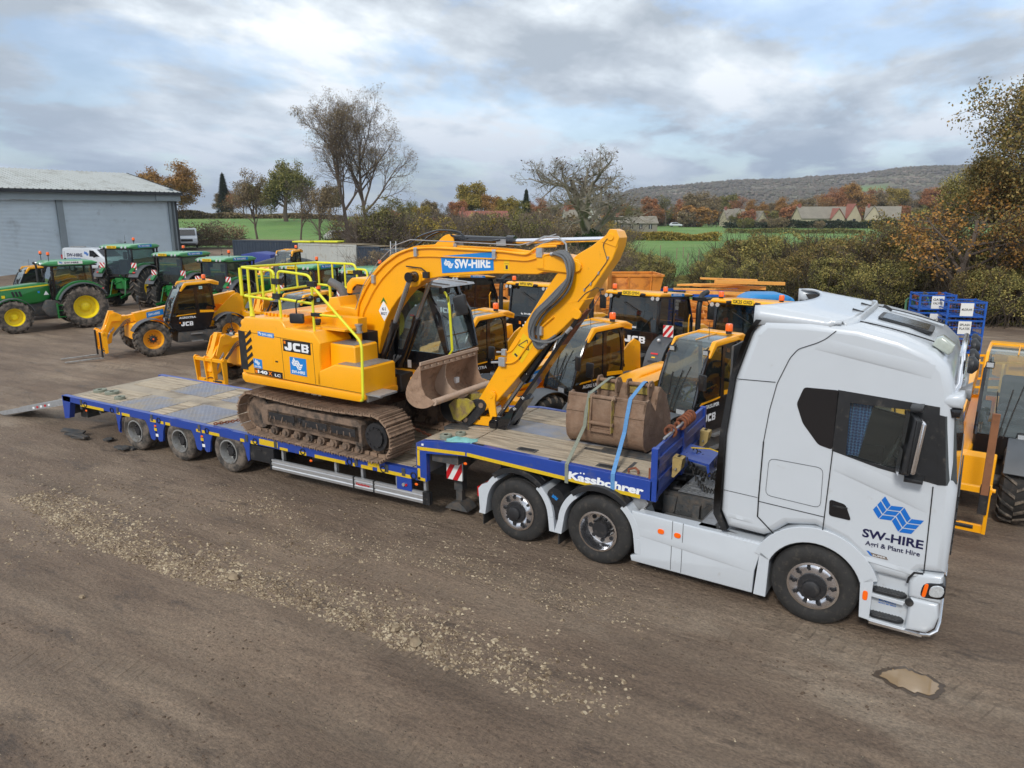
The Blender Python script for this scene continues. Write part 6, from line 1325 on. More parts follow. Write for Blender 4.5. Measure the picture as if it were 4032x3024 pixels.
# ---------------------------------------------------------------- black and yellow fast tractors, seen from behind
def make_fast(label,loc,h,reg,z=0.,board=True):
    t=thing('fast_tractor',label,'tractor',(loc[0],loc[1],z),h,'black and yellow tractors parked tail to the lorry')
    rd=random.Random(int(loc[0]*77))
    for x in (0,3.0):
        for sy in (1,-1): ag_wheel(t,x,sy*.93,.82,.52,.48,'jcb_yellow_dusty',sy,'rubber',.10,20,rd.random())
    b=MB(); b.rprism([(-.55,.7),(-.6,1.15),(.1,1.4),(3.6,1.2),(3.8,.9),(3.6,.6),(.0,.55)],-.45,.45,.03,2,'y',0); b.box(-.65,-.3,-.5,.5,.85,1.25,0); b.box(-.9,-.55,-.06,.06,.45,.55,0)
    for sy in (-1,1): b.bar((-.4,sy*.35,.7),(-1.2,sy*.42,.62),.07,.10,0); b.bar((-.55,sy*.3,1.2),(-1.0,sy*.40,.7),.05,.05,0); b.cyl((-.5,sy*.42,1.15),(-.85,sy*.42,.8),.05,10,0)
    for i in range(8): b.cyl((-.62,-.35+i*.1,1.12),(-.70,-.35+i*.1,1.12),.025,8,0)
    b.build('chassis','chassis_grey',t,30)
    b=MB(); b.rprism([(2.05,1.25),(2.05,1.72),(3.4,1.66),(3.85,1.50),(3.95,1.1),(3.6,1.0),(2.1,1.0)],-.42,.42,.05,3,'y',0); b.build('bonnet','jcb_yellow',t,30)
    C=.76
    b=MB()
    # rear wall panel below the window, sills and pillars
    b.rprism([(-.20,1.20),(-.22,1.86),(-.10,1.90),(.0,1.2)],-C,C,.02,2,'y',0); b.box(-.15,1.9,-C,C,1.15,1.25,0)
    for sy in (-1,1):
        so=smooth_poly([(-.20,1.84),(-.10,2.79),(1.55,2.66),(1.85,2.0),(1.9,1.25),(.0,1.25)],1,True,.06)
        y0,y1=(C-.05,C) if sy>0 else (-C,-C+.05); b.ring(so,inset(so,.06),y0,y1,'y',0); b.prism([(.62,1.25),(.66,2.72),(.74,2.72),(.72,1.25)],y0+.004,y1-.004,'y',0)
        b.bar((-.20,sy*(C-.03),1.84),(-.08,sy*(C-.06),2.82),.06,.06,0); b.bar((1.88,sy*(C-.04),1.9),(1.56,sy*(C-.06),2.66),.06,.06,0)
    b.bar((-.17,-.30,1.88),(-.07,-.30,2.8),.02,.03,0)
    cf=b.build('cab_frame','gloss_black',t,30)
    b=MB(); b.add([(-.20,-C+.03,1.86),(-.08,-C+.06,2.80),(-.08,C-.06,2.80),(-.20,C-.03,1.86)],[(0,1,2,3)]); 
    for sy in (-1,1): b.face([(x,sy*(C-.02),z_) for x,z_ in inset(so,.05)])
    b.add([(1.87,-C+.03,1.9),(1.57,-C+.06,2.66),(1.57,C-.06,2.66),(1.87,C-.03,1.9)],[(0,1,2,3)]); b.build('cab_window','tint_glass',t)
    b=MB(); rp=smooth_poly([(-.26,2.79),(-.27,2.86),(-.16,2.895),(1.3,2.775),(1.72,2.70),(1.74,2.65)],1,True,.05); b.rprism(rp,-C-.06,C+.06,.04,3,'y',0); b.build('cab_roof','jcb_yellow',t,30)
    b=MB(); b.prism([(-.24,2.76),(-.24,2.80),(1.7,2.67),(1.7,2.63)],-C-.02,C+.02,'y',0); b.build('roof_trim','black_plastic',t,30,.01)
    b=MB(); b.box(-.30,-.26,-.28,.28,2.80,2.83,1); plate(b,reg,(-.335,.26,2.80),(0,-1,0),(.12,0,1),.52,.12,0,2); b.cyl((-.29,.40,2.83),(-.29,.29,2.84),.035,8,1); b.cyl((-.29,-.40,2.83),(-.29,-.29,2.84),.035,8,1); b.build('number_plate',['plate_yellow','black_plastic','letter_black'],t)
    for y in (.62,.76,-.62,-.76):
        b=MB(); b.lathe([(.001,-.03),(.05,-.03),(.055,.0)],14,'x',1,(-.27,y,2.75)); b.lathe([(.055,-.02),(.06,.0),(.045,.05),(.001,.06)],14,'x',0,(-.27,y,2.75)); b.build('work_lamp',['black_plastic','lamp_glass'],t)
    add_beacon(t,-.1,.62,2.88,1.); add_beacon(t,.25,-.70,2.85,1.)
    b=MB(); b.jcb((-.228,.20,1.55),(0,-1,0),(-.03,0,1),.18,.62,0); b.prism([(0,0)]*3,0,0) if False else None
    b.add([(-.229,.34,1.63),(-.229,.26,1.63),(-.231,.26,1.72),(-.231,.34,1.72)],[(0,1,2,3)],1); b.logo((-.215,.28,1.92),(0,-1,0),(0.12,0,1),.09,0); b.text('SW-HIRE',(-.21,.17,1.93),(0,-1,0),(.12,0,1),.05,.30,.03,0); b.build('lettering',['letter_white','logo_orange'],cf)
    b=MB(); b.prism([(.35,2.76),(.35,2.84),(1.1,2.78),(1.1,2.70)],-C-.068,-C-.055,'y',0); b.text('SW-HIRE',(.45,-C-.070,2.77),(1,0,-.08),(0,0,1),.05,.5,.03,1); b.build('roof_lettering',['decal_blue','letter_white'],t)
    b=MB(); b.tube([(-.17,.3,2.6),(-.20,.0,2.45),(-.22,-.15,2.38)],.012,5); b.tube([(-.22,-.35,2.0),(-.20,-.55,2.25)],.012,5); b.build('wiper','rubber',t)
    for sy in (-1,1):
        b=MB(); y0,y1=(C-.02,1.22) if sy>0 else (-1.22,-C+.02)
        arcband(b,0,.84,.90,.95,15,172,14,y0,y1); b.prism([(-.2,1.3),(-.2,1.78),(.35,1.78),(.8,1.4)],y0,y0+.04,'y') if sy>0 else b.prism([(-.2,1.3),(-.2,1.78),(.35,1.78),(.8,1.4)],y1-.04,y1,'y')
        g=b.build('rear_mudguard','guard_grey',t,35,.012)
        b=MB(); yc=(y0+y1)/2; a=R(150); 
        P=Vector((math.cos(a)*.955,yc,.84+math.sin(a)*.955)); u=Vector((0,1,0)); v=Vector((math.sin(a),0,-math.cos(a)))
        def rec(c,w,hh,m): b.face([P+u*(c[0]-w/2)+v*(c[1]-hh/2),P+u*(c[0]+w/2)+v*(c[1]-hh/2),P+u*(c[0]+w/2)+v*(c[1]+hh/2),P+u*(c[0]-w/2)+v*(c[1]+hh/2)],m)
        rec((0,.13),.20,.045,0); rec((0,.03),.10,.035,1); rec((0,-.08),.26,.05,2); b.ball(tuple(P+v*.42+Vector((.06,0,.06))),.05,3,10); b.build('tail_lamp',['red_lamp','warning_yellow','gloss_black','lamp_glass'],g)
    b=MB(); b.tube(smooth_poly([(1.85,-.92,1.2),(1.85,-.92,2.35),(1.98,-.92,2.68),(2.35,-.92,2.72)],1,False,.16),.075,14); b.build('exhaust_stack','black_plastic',t)
    b=MB(); b.tube([(1.2,-.95,1.4),(1.15,-.97,2.1),(1.25,-.95,2.2)],.016,6); b.build('hand_rail','jcb_yellow',t)
    b=MB(); b.rprism([(1.8,2.52),(2.2,2.54),(2.2,2.60),(1.8,2.62)],-1.15,-.72,.02,1,'y'); b.build('mirror_arm','black_plastic',t); mirror(t,(2.1,-1.05,2.5),(2.1,-1.18,2.2),.22,.42,0.)
    b=MB(); b.box(.3,2.0,-.9,-.55,.7,1.15); b.box(.3,2.0,.55,.9,.7,1.15); b.build('side_tank','black_plastic',t,30,.02)
    b=MB(); b.rprism(smooth_poly([(.55,1.45),(1.1,1.45),(1.1,1.65),(.55,1.62)],1),-.25,.25,.04,2,'y',0); b.rprism(smooth_poly([(.42,1.6),(.56,1.6),(.50,2.3),(.34,2.28)],1),-.25,.25,.05,2,'y',0); b.rprism(smooth_poly([(.38,2.3),(.50,2.3),(.48,2.52),(.36,2.52)],1),-.13,.13,.04,2,'y',0); b.box(1.5,1.75,-.5,.5,1.3,1.9,1); b.tube([(1.45+.05*math.sin(a),.19*math.cos(a),2.0+.16*math.sin(a)) for a in [2*PI*i/16 for i in range(16)]],.015,6,1,closed=True); b.box(.5,1.2,-.6,-.35,1.4,1.75,1)
    b.build('cab_interior',['seat_fabric','interior_grey'],t)
    if board:
        b=MB(); hatch_board(b,(-.28,-.95,1.80),(0,-1,0),(0,0,1),.28,.30,3,.8); b.box(-.275,-.265,-1.23,-.95,1.80,2.10,0); b.build('marker_board',['reflect_white','reflect_red'],t)
    return t
def from_plate(px,py,D,h,local,sc_=1.): P=atD(px,py,D); return root_from(P,h,(local[0]*sc_,local[1]*sc_))
h=R(80)
make_fast('black and yellow tractor with a red-striped board, behind the telehandlers right of the dipper',from_plate(2483,1170,18.9,h,(-.33,0)),h,'GK25 OYH')
make_fast('black and yellow tractor just left of the lorry cab deflector, rear window toward the lorry',from_plate(2922,1213,16.8,h,(-.33,0)),h,'GK25 OXD',board=False)
make_fast('black and yellow tractor seen between the boom hoses and the excavator cab mirror',from_plate(2070,1127,21.5,h,(-.33,0)),h,'WP23 NPN',board=False)
make_fast('black and yellow tractor framed under the excavator boom above its cab visor',from_plate(1731,1096,25.,h,(-.33,0)),h,'WP23 GWW',board=False)
# ---------------------------------------------------------------- green tractors
def make_green(label,loc,h,reg,scale=1.,z=0.,board=True,tyre='rubber',sign_left=False,lettering=True,link=True):
    t=thing('farm_tractor',label,'tractor',(loc[0],loc[1],z),h,'green tractors parked in a row'); t.scale=(scale,)*3
    rd=random.Random(int(loc[0]*55))
    for sy in (1,-1):
        ag_wheel(t,0,sy*.95,.93,.60,.50,'jd_yellow',sy,tyre,.16,20,rd.random()); ag_wheel(t,2.68,sy*.95,.70,.48,.37,'jd_yellow',sy,tyre,.14,18,rd.random())
    b=MB(); b.rprism([(-.35,.65),(-.4,1.2),(.2,1.35),(3.3,1.25),(3.5,.95),(3.2,.65),(.5,.55)],-.30,.30,.04,2,'y',0); b.cyl((0,-.8,.93),(0,.8,.93),.15,12); b.cyl((2.68,-.8,.70),(2.68,.8,.70),.09,10); b.build('chassis','chassis_grey',t,30)
    b=MB(); hp=smooth_poly([(1.15,1.30),(1.12,1.98),(1.7,2.02),(3.1,1.88),(3.55,1.70),(3.72,1.30),(3.6,.98),(1.6,1.15)],1,True,.12); b.rprism(hp,-.40,.40,.10,3,'y',0); b.build('bonnet','jd_green',t,30)
    for sy in (-1,1):
        b=MB(); y=sy*.4035; y0,y1=min(y,sy*.395),max(y,sy*.395)
        b.prism([(1.20,1.90),(1.20,1.955),(3.1,1.80),(3.1,1.76)],y0,y1,'y',0)
        if sy>0: b.text('TRACTOR',(2.2,y+.002,1.845),(-1,0,.075),(0,0,1),.03,.35,.02,1) if False else None
        for k in range(3): b.prism([(2.2+k*.13,1.50),(2.26+k*.13,1.72),(2.34+k*.13,1.70),(2.28+k*.13,1.48)],y0,y1,'y',1)
        b.prism([(2.95,1.45),(2.95,1.57),(2.83,1.57),(2.83,1.45)],y0,y1,'y',0); b.box(1.55,1.63,y0,y1,1.60,1.68,2); b.prism([(1.22,1.50),(1.42,1.50),(1.32,1.68)],y0,y1,'y',3); b.build('bonnet_stripe',['jd_yellow','shadow_gap','decal_blue','letter_white'],t)
    C=.74
    b=MB()
    so=smooth_poly([(-.52,1.55),(-.50,2.75),(1.0,2.75),(1.22,1.95),(1.18,1.15),(.35,1.12),(.0,1.62)],1,True,.06)
    for sy in (-1,1):
        y0,y1=(C-.05,C) if sy>0 else (-C,-C+.05); b.ring(so,inset(so,.05),y0,y1,'y',0); b.prism([(.98,1.15),(1.0,2.74),(1.09,2.74),(1.10,1.15)],y0+.004,y1-.004,'y',0)
        b.bar((-.52,sy*(C-.02),1.50),(-.48,sy*(C-.04),2.78),.07,.07)
    b.box(-.54,-.46,-C,C,1.45,1.58,0); b.box(-.5,1.2,-C+.02,C-.02,1.08,1.2,0); b.box(1.14,1.22,-C,C,1.7,1.95,0); b.build('cab_frame','gloss_black',t,30)
    b=MB(); b.face([(x,C-.02,z_) for x,z_ in inset(so,.04)]); b.face([(x,-C+.02,z_) for x,z_ in inset(so,.04)]); b.add([(-.51,-C+.04,1.56),(-.47,-C+.05,2.75),(-.47,C-.05,2.75),(-.51,C-.04,1.56)],[(0,1,2,3)]); b.add([(1.20,-C+.04,1.9),(1.0,-C+.05,2.75),(1.0,C-.05,2.75),(1.20,C-.04,1.9)],[(0,1,2,3)]); b.build('cab_window','green_glass',t)
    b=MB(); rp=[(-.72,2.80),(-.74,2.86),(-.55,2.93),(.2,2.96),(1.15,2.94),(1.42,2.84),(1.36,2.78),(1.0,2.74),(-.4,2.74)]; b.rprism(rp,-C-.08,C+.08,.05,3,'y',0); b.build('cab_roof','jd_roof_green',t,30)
    b=MB(); b.box(-.70,1.30,-C-.04,C+.04,2.715,2.765,0); b.build('roof_trim','black_plastic',t,30,.01)
    for x,q in ((-.745,-1),(1.41,1)):
        for y in (-.62,-.42,.42,.62):
            b=MB(); b.lathe([(.001,q*.012),(.05,q*.012),(.058,.0),(.05,-q*.05),(.001,-q*.06)],12,'x',0,(x,y,2.83)); b.build('work_lamp','lamp_glass',t)
    if reg is not None:
        b=MB(); plate(b,reg,(-.765,.36,2.79),(0,-1,0),(0,0,1),.50,.11,0,1); b.build('number_plate',['plate_yellow','letter_black'],t)
    if lettering:
        b=MB()
        for sy in (-1,1):
            y=sy*(C+.082); uu=(1,0,0) if sy<0 else (-1,0,0); o=(-.1,y,2.84) if sy<0 else (.75,y,2.84)
            b.prism([(-.15,2.80),(-.15,2.93),(.80,2.93),(.80,2.80)],min(y,sy*(C+.07)),max(y,sy*(C+.07)),'y',2 if sign_left else 0); b.text('SW-HIRE',(o[0]+(.2 if sy<0 else -.2),y+sy*.002,2.825),uu,(0,0,1),.075,.55,.03,3 if sign_left else 1); b.logo((o[0]+(.0 if sy<0 else 0),y+sy*.002,2.83),uu,(0,0,1),.14,0 if sign_left else 1)
        b.build('roof_lettering',['decal_blue','letter_white','sign_white','letter_navy'],t)
    add_beacon(t,-.3,-.74,2.98,1.,.12) if not sign_left else (add_beacon(t,1.1,.70,2.95,1.,.22),add_beacon(t,1.15,-.70,2.95,1.,.22))
    b=MB(); b.cyl((.4,.3,3.0),(.4,.3,3.05),.04,8); b.cyl((.4,.3,3.0),(.4,.3,3.35),.006,5); b.build('antenna','rubber',t)
    for sy in (-1,1):
        y0,y1=(C-.04,1.22) if sy>0 else (-1.22,-C+.04)
        b=MB(); arcband(b,0,.95,1.00,1.05,20,150,14,y0,y1); g=b.build('rear_mudguard','guard_grey' ,t,35,.015)
        yi=C-.02
        b=MB(); arcband(b,0,.95,1.03,1.13,18,140,14,sy*yi if sy>0 else -yi,sy*(yi+.20)); b.build('mudguard_rim','jd_green',g,35,.02)
        b=MB(); b.ball((-.80,sy*.95,1.68),.07,0,10,(.6,1.4,.6)); b.box(-.94,-.86,sy*1.0-.1,sy*1.0+.1,1.30,1.38,1); b.build('tail_lamp',['red_lamp','gloss_black'],g)
        b=MB(); arcband(b,2.68,.70,.76,.785,25,165,12,sy*.74 if sy>0 else -1.16,1.16 if sy>0 else -.74); b.build('front_mudguard','guard_grey',t,35)
    b=MB(); b.cyl((1.38,-.62,1.5),(1.38,-.62,2.55),.065,12); b.tube([(1.38,-.62,2.5),(1.40,-.62,2.75),(1.50,-.62,2.86)],.045,10); b.build('exhaust_stack','dark_hub',t)
    b=MB()
    for z_ in (.55,.82,1.05): b.box(.65,1.05,.80,1.05,z_,z_+.03)
    b.box(.63,.66,.78,1.05,.5,1.15); b.box(1.04,1.07,.78,1.05,.5,1.15); b.build('step','jd_green',t)
    b=MB(); b.rprism(smooth_poly([(.70,.60),(.72,1.25),(1.4,1.3),(1.6,.9),(1.4,.55)],1,True,.1),.35,.78,.06,2,'y'); b.rprism(smooth_poly([(.70,.60),(.72,1.25),(1.4,1.3),(1.6,.9),(1.4,.55)],1,True,.1),-.78,-.35,.06,2,'y'); b.build('fuel_tank','chassis_grey',t,30)
    b=MB(); b.rprism(smooth_poly([(-.05,1.35),(.42,1.35),(.42,1.58),(-.05,1.55)],1),-.25,.25,.04,2,'y',0); b.rprism(smooth_poly([(-.2,1.52),(-.06,1.52),(-.12,2.25),(-.28,2.22)],1),-.25,.25,.05,2,'y',0); b.box(.85,1.1,-.4,.4,1.2,1.75,1); b.tube([(.78+.05*math.sin(a),.19*math.cos(a),1.88+.16*math.sin(a)) for a in [2*PI*i/16 for i in range(16)]],.015,6,1,closed=True); b.box(-.1,.6,-.6,-.35,1.3,1.62,1); b.build('cab_interior',['seat_fabric','interior_grey'],t)
    mirror(t,(1.08,C,2.5),(1.12,C+.25,2.35),.20,.36,0); mirror(t,(1.08,-C,2.5),(1.12,-C-.25,2.35),.20,.36,0)
    if link:
        b=MB()
        for sy in (-1,1): b.bar((-.3,sy*.25,.65),(-1.15,sy*.42,.55),.06,.10); b.bar((-.25,sy*.32,1.35),(-.65,sy*.36,1.28),.08,.09); b.cyl((-.65,sy*.36,1.28),(-.85,sy*.40,.62),.035,8); b.cyl((-.3,sy*.3,.9),(-.6,sy*.33,1.25),.05,8)
        b.box(-.55,-.3,-.3,.3,.9,1.4); b.cyl((-.45,0,1.25),(-.95,0,1.15),.035,8); b.bar((-.5,-.2,1.3),(-.75,-.15,1.55),.05,.06); b.build('rear_linkage','jd_green',t,30,.01)
    if board:
        for sy in (-1,1): b=MB(); hatch_board(b,(-.62,sy*.86+.14,1.78),(0,-1,0),(0,0,1),.28,.34,3,.8,flip=(sy>0)); b.box(-.615,-.60,sy*.86-.14,sy*.86+.14,1.78,2.12,0); b.build('marker_board',['reflect_white','reflect_red'],t)
    return t
h=R(-109.2); make_green('muddy green tractor with yellow wheels facing left, nearest the left edge',root_from((-31.5,10.0),h,(0,.95)),h,None,1.,board=False,tyre='muddy_rubber',sign_left=True,link=False)
for lb,px,py,D,sc_,rg,hd in (('tallest green tractor directly in front of the shed doors',436,951,39.,1.14,'WG23 CNA',107),
    ('green tractor second along the row, with twin beacons and the shed corner behind it',637,984,36.,1.05,'WG23 BNC',100),
    ('green tractor third along the row, its blue-lettered roof just left of the yellow guard rail',813,1012,33.,1.02,'WG23 BLX',98),
    ('green tractor seen through the left half of the yellow guard rail',1149,1030,28.8,1.0,'HY25 SFJ',97),
    ('green tractor partly behind the right end of the yellow guard rail',1391,1056,26.5,1.0,'HY23 LUA',95)):
    h=R(hd); make_green(lb,from_plate(px,py,D,h,(-.76,.1),sc_),h,rg,sc_,tyre='rubber')
P_=atD(1790,1092,30.); make_green('green tractor with a pale roof showing above the black tractor under the boom',(P_.x,P_.y),h,'WP22 ABX',.92,board=False)
# further machines across the yard
h=R(-70); P_=atD(1035,1060,37.); make_tele('small distant yellow telehandler cab above the green tractor roofs',(P_.x,P_.y),h,'AGRI',tyre='rubber',z=.55)
h=R(-75); P_=atD(1085,1130,31.5); make_tele('yellow telehandler hidden up to its roof behind the guard rail',(P_.x,P_.y),h,'AGRI',tyre='rubber')
h=R(-100); P_=atD(-20,1160,34.); make_tele('yellow telehandler cab showing behind the bonnet of the muddy green tractor',(P_.x,P_.y),h,'AGRI',tyre='rubber',forks=False)
mat('shed_header',rgb(140,152,158),.5,.1,.05,1.)
mat('container_roof',rgb(112,98,76),.9,0,.2,1.,(rgb(140,122,80),.3,1.))
mat('tarp_grey_blue',rgb(96,110,120),.6,0,.1,2.)
mat('tarp_dark',rgb(34,40,44),.4,0,.1,2.)
mat('hose_green',rgb(70,110,78),.6)
mat('wood_tan',rgb(166,124,80),.8,0,.15,4.)
# ================================================================ GROUND
def sm_(a,b,x):
    t=max(0.,min(1.,(x-a)/(b-a))); return t*t*(3-2*t)
def DU(x,y):
    v=Vector((x-CAM.x,y-CAM.y)); return v.x*HF.x+v.y*HF.y, v.x*HR.x+v.y*HR.y
def fromDU(D,U): return CAM.x+HF.x*D+HR.x*U, CAM.y+HF.y*D+HR.y*U
def gh(x,y):
    D,U=DU(x,y)
    if D<40: return 0.
    s=sm_(.10,.27,-U/D); z=1.5*sm_(56,78,D)+2.7*sm_(80,175,D)
    return z*s+.7*sm_(150,260,D)*(1-s)
def hill(x,y):
    D,U=DU(x,y); z=0.
    a=U/max(D,1)
    if D>700:
        # long wooded ridge on the right, falling away to the left
        prof=0.
        pts=[(-.60,0),(-.02,0),(.0,.002),(.06,.014),(.10,.0215),(.15,.030),(.19,.037),(.24,.041),(.30,.0455),(.36,.046),(.42,.048),(.50,.056),(.56,.062),(.62,.062),(.70,.055),(1.0,.04),(1.6,.03)]
        for i in range(len(pts)-1):
            if pts[i][0]<=a<=pts[i+1][0]: t=(a-pts[i][0])/(pts[i+1][0]-pts[i][0]); prof=pts[i][1]+(pts[i+1][1]-pts[i][1])*t
        if a>1.6: prof=.03
        z=prof*1700*sm_(750,1700,D)*(1-.6*sm_(1750,2600,D)); z+=(8*noise.noise((x*.004,y*.004,1.))+4*noise.noise((x*.012,y*.012,5.)))*sm_(800,1200,D)*min(1,prof*40)
    return z
TRK=[[(0,2560),(900,2700),(1700,2990)],[(1250,2420),(1700,2600),(2300,2780),(2900,2990)],[(3100,2560),(2300,2340),(1500,2150),(800,2010),(100,1880)],[(3300,2760),(2500,2520),(1700,2300),(900,2110)],[(40,1520),(350,1450),(700,1430),(1050,1470)],[(0,1640),(250,1570),(600,1500)],[(3050,2440),(3600,2640),(4032,2850)]]
TRK=[[atZ(*p) for p in L] for L in TRK]
PUD=atZ(3590,2680)
def track(x,y):
    best=9.;u=0.
    for L in TRK:
        acc=0.
        for i in range(len(L)-1):
            ax,ay=L[i].x,L[i].y;dx,dy=L[i+1].x-ax,L[i+1].y-ay;l2=dx*dx+dy*dy; t=((x-ax)*dx+(y-ay)*dy)/l2; t=0 if t<0 else 1 if t>1 else t; d=math.hypot(x-ax-t*dx,y-ay-t*dy)
            if d<best: best=d;u=acc+t*math.sqrt(l2)
            acc+=math.sqrt(l2)
    return math.exp(-(best/.22)**2),u
def near(x,y):
    f=1-sm_(10,22,abs(x+10)-6) ; f=f*(1-sm_(8,14,abs(y)))
    if f<=0: return 0.
    n=noise.noise((x*.35,y*.8,0))*.05+noise.noise((x*1.1,y*2.8,4))*.026+abs(noise.noise((x*2.6,y*4.,7)))*.03*max(0,.4+2*noise.noise((x*.3,y*.5,9)))
    # wheel ruts running along the yard
    d=(y+6.3+.10*x*.0+math.sin(x*.12)*.5); n+=-.03*math.exp(-((d)/.22)**2)*(.5+.5*noise.noise((x*.4,0,2)))-.025*math.exp(-((d-1.9)/.25)**2)
    n+=.006*math.sin(x*9+noise.noise((x,y,3))*2)*math.exp(-((d-.2)/.3)**2)
    n-=.022*track(x,y)[0]; n*=1-math.exp(-((x-PUD.x)**2+(y-PUD.y)**2)/.45)
    return (n-.012)*f*(.35 if -.6<y<3.2 and x>-17 else 1.)
def grow(a,d,lim,g=1.16):
    out=[];s=d
    while abs(a)<lim: s*=g; a+=s if d>0 else s; out.append(a)
    return out
xs=[-26+.13*i for i in range(int(34/.13)+1)]; ys=[-9+.12*i for i in range(int(19/.12)+1)]
xs=sorted(grow(xs[0],-.16,4200,1.10))+xs+grow(xs[-1],.16,4200,1.10); ys=[-60,-35,-22,-15,-11]+ys+grow(ys[-1],.16,4600,1.075)
b=MB(); nx,ny=len(xs),len(ys)
fx=[]
for y in ys:
    for x in xs: fx.append((x,y,gh(x,y)+hill(x,y)+near(x,y)))
me=bpy.data.meshes.new('ground'); me.from_pydata(fx,[],[(j*nx+i,j*nx+i+1,(j+1)*nx+i+1,(j+1)*nx+i) for j in range(ny-1) for i in range(nx-1)])
me.polygons.foreach_set('use_smooth',[True]*len(me.polygons))
at_=me.attributes.new('grass','FLOAT','POINT')
def inpoly(p,P):
    c=False;n=len(P)
    for i in range(n):
        a=P[i];b_=P[i-1]
        if (a[1]>p[1])!=(b_[1]>p[1]) and p[0]<(b_[0]-a[0])*(p[1]-a[1])/(b_[1]-a[1])+a[0]: c=not c
    return c
def grassv(x,y):
    D,U=DU(x,y); a=U/max(D,.01)
    n=1.5*noise.noise((x*.15,y*.15,0))+2.*noise.noise((x*.05,y*.05,3))
    if a<-.17: return sm_(-2,2,D+n-(79+30*max(0,-.40-a)))        # yard and stone track reach further on the left
    return sm_(-2,2,D+n-(34 if a>.05 else 34+200*(.05-a)))
g_=[grassv(v[0],v[1]) if abs(v[0])<4000 else 1. for v in fx]; at_.data.foreach_set('value',g_)
a3=me.attributes.new('track','FLOAT','POINT'); a4=me.attributes.new('along','FLOAT','POINT'); tv=[track(v[0],v[1]) if abs(v[0]+9)<20 and abs(v[1])<14 else (0.,0.) for v in fx]; a3.data.foreach_set('value',[q[0] for q in tv]); a4.data.foreach_set('value',[q[1] for q in tv])
a2=me.attributes.new('wood','FLOAT','POINT'); a2.data.foreach_set('value',[sm_(820,900,DU(v[0],v[1])[0])*(0 if .44<DU(v[0],v[1])[1]/max(1,DU(v[0],v[1])[0])<.50 and 1150<DU(v[0],v[1])[0]<1290 else 1) for v in fx])
def _ground(nt,N,L,b):
    tc=N.new('ShaderNodeTexCoord')
    def nz(scale,det,sc_=(1,1,1),rg=.6):
        mp=N.new('ShaderNodeMapping'); mp.inputs['Scale'].default_value=sc_; L.new(tc.outputs['Object'],mp.inputs[0]); n=N.new('ShaderNodeTexNoise'); n.inputs['Scale'].default_value=scale; n.inputs['Detail'].default_value=det; n.inputs['Roughness'].default_value=rg; L.new(mp.outputs[0],n.inputs[0]); return n.outputs[0]
    def ramp(x,els):
        r=N.new('ShaderNodeValToRGB'); e=r.color_ramp.elements
        while len(e)<len(els): e.new(.5)
        for i,(p,c) in enumerate(els): e[i].position=p; e[i].color=(*c,1)
        L.new(x,r.inputs[0]); return r.outputs[0]
    def mix(f,a,c,bl='MIX'):
        m=N.new('ShaderNodeMix'); m.data_type='RGBA'; m.blend_type=bl
        if isinstance(f,float): m.inputs[0].default_value=f
        else: L.new(f,m.inputs[0])
        for k,v in ((6,a),(7,c)):
            if isinstance(v,tuple): m.inputs[k].default_value=(*v,1)
            else: L.new(v,m.inputs[k])
        return m.outputs[2]
    def mr(x,a,b_,c=0.,d=1.):
        m=N.new('ShaderNodeMapRange'); L.new(x,m.inputs[0])
        for i,v in enumerate((a,b_,c,d)): m.inputs[i+1].default_value=v
        return m.outputs[0]
    base=ramp(nz(.42,9,(.45,1.5,1),.68),[(.28,rgb(88,73,60)),(.42,rgb(109,92,77)),(.56,rgb(126,109,92)),(.70,rgb(146,129,110))])
    streak=ramp(nz(1.1,6,(.12,2.6,1),.6),[(.32,(.70,.69,.68)),(.5,(1,1,1)),(.68,(1.18,1.17,1.15))]); base=mix(.75,base,streak,'MULTIPLY')
    wet=mr(nz(1.7,10,(.5,1.4,1),.75),.55,.66,0,.8); base=mix(wet,base,rgb(66,53,42))
    pale=mr(nz(.22,8,(.6,1.4,1),.65),.57,.70,0,.75); base=mix(pale,base,rgb(158,144,126))
    grit=ramp(nz(28,4,(1,1,1),.7),[(.3,(.62,.61,.60)),(.5,(1,1,1)),(.70,(1.38,1.36,1.32))]); base=mix(1.,base,grit,'MULTIPLY')
    vo=N.new('ShaderNodeTexVoronoi'); vo.inputs['Scale'].default_value=13.; L.new(tc.outputs['Object'],vo.inputs[0])
    peb=mr(vo.outputs['Distance'],.10,.19,1.,0.); pm=mr(nz(.5,5,(.5,1.6,1)),.50,.62,0,1.)
    mm=N.new('ShaderNodeMath'); mm.operation='MULTIPLY'; L.new(peb,mm.inputs[0]); L.new(pm,mm.inputs[1]); base=mix(mm.outputs[0],base,rgb(150,134,112))
    tk=N.new('ShaderNodeAttribute'); tk.attribute_name='track'; al=N.new('ShaderNodeAttribute'); al.attribute_name='along'
    def m2(op,a,c):
        n=N.new('ShaderNodeMath'); n.operation=op
        for i,v in enumerate((a,c)):
            if isinstance(v,(int,float)): n.inputs[i].default_value=v
            else: L.new(v,n.inputs[i])
        return n.outputs[0]
    lug=mr(m2('SINE',m2('MULTIPLY',al.outputs['Fac'],34.),0.),-.2,.5); tkm=m2('MULTIPLY',m2('MULTIPLY',lug,tk.outputs['Fac']),mr(nz(.8,4),.46,.62))
    base=mix(m2('MULTIPLY',tkm,.26),base,rgb(90,75,60)); base=mix(m2('MULTIPLY',tk.outputs['Fac'],.14),base,rgb(150,134,114))
    gr=ramp(nz(.06,8,(1,1,1),.65),[(.3,rgb(70,104,38)),(.5,rgb(92,128,52)),(.7,rgb(112,134,66))]); gr=mix(mr(nz(.5,6),.55,.72,0,.6),gr,rgb(120,122,72))
    ga=N.new('ShaderNodeAttribute'); ga.attribute_name='grass'; col=mix(ga.outputs['Fac'],base,gr)
    wa=N.new('ShaderNodeAttribute'); wa.attribute_name='wood'
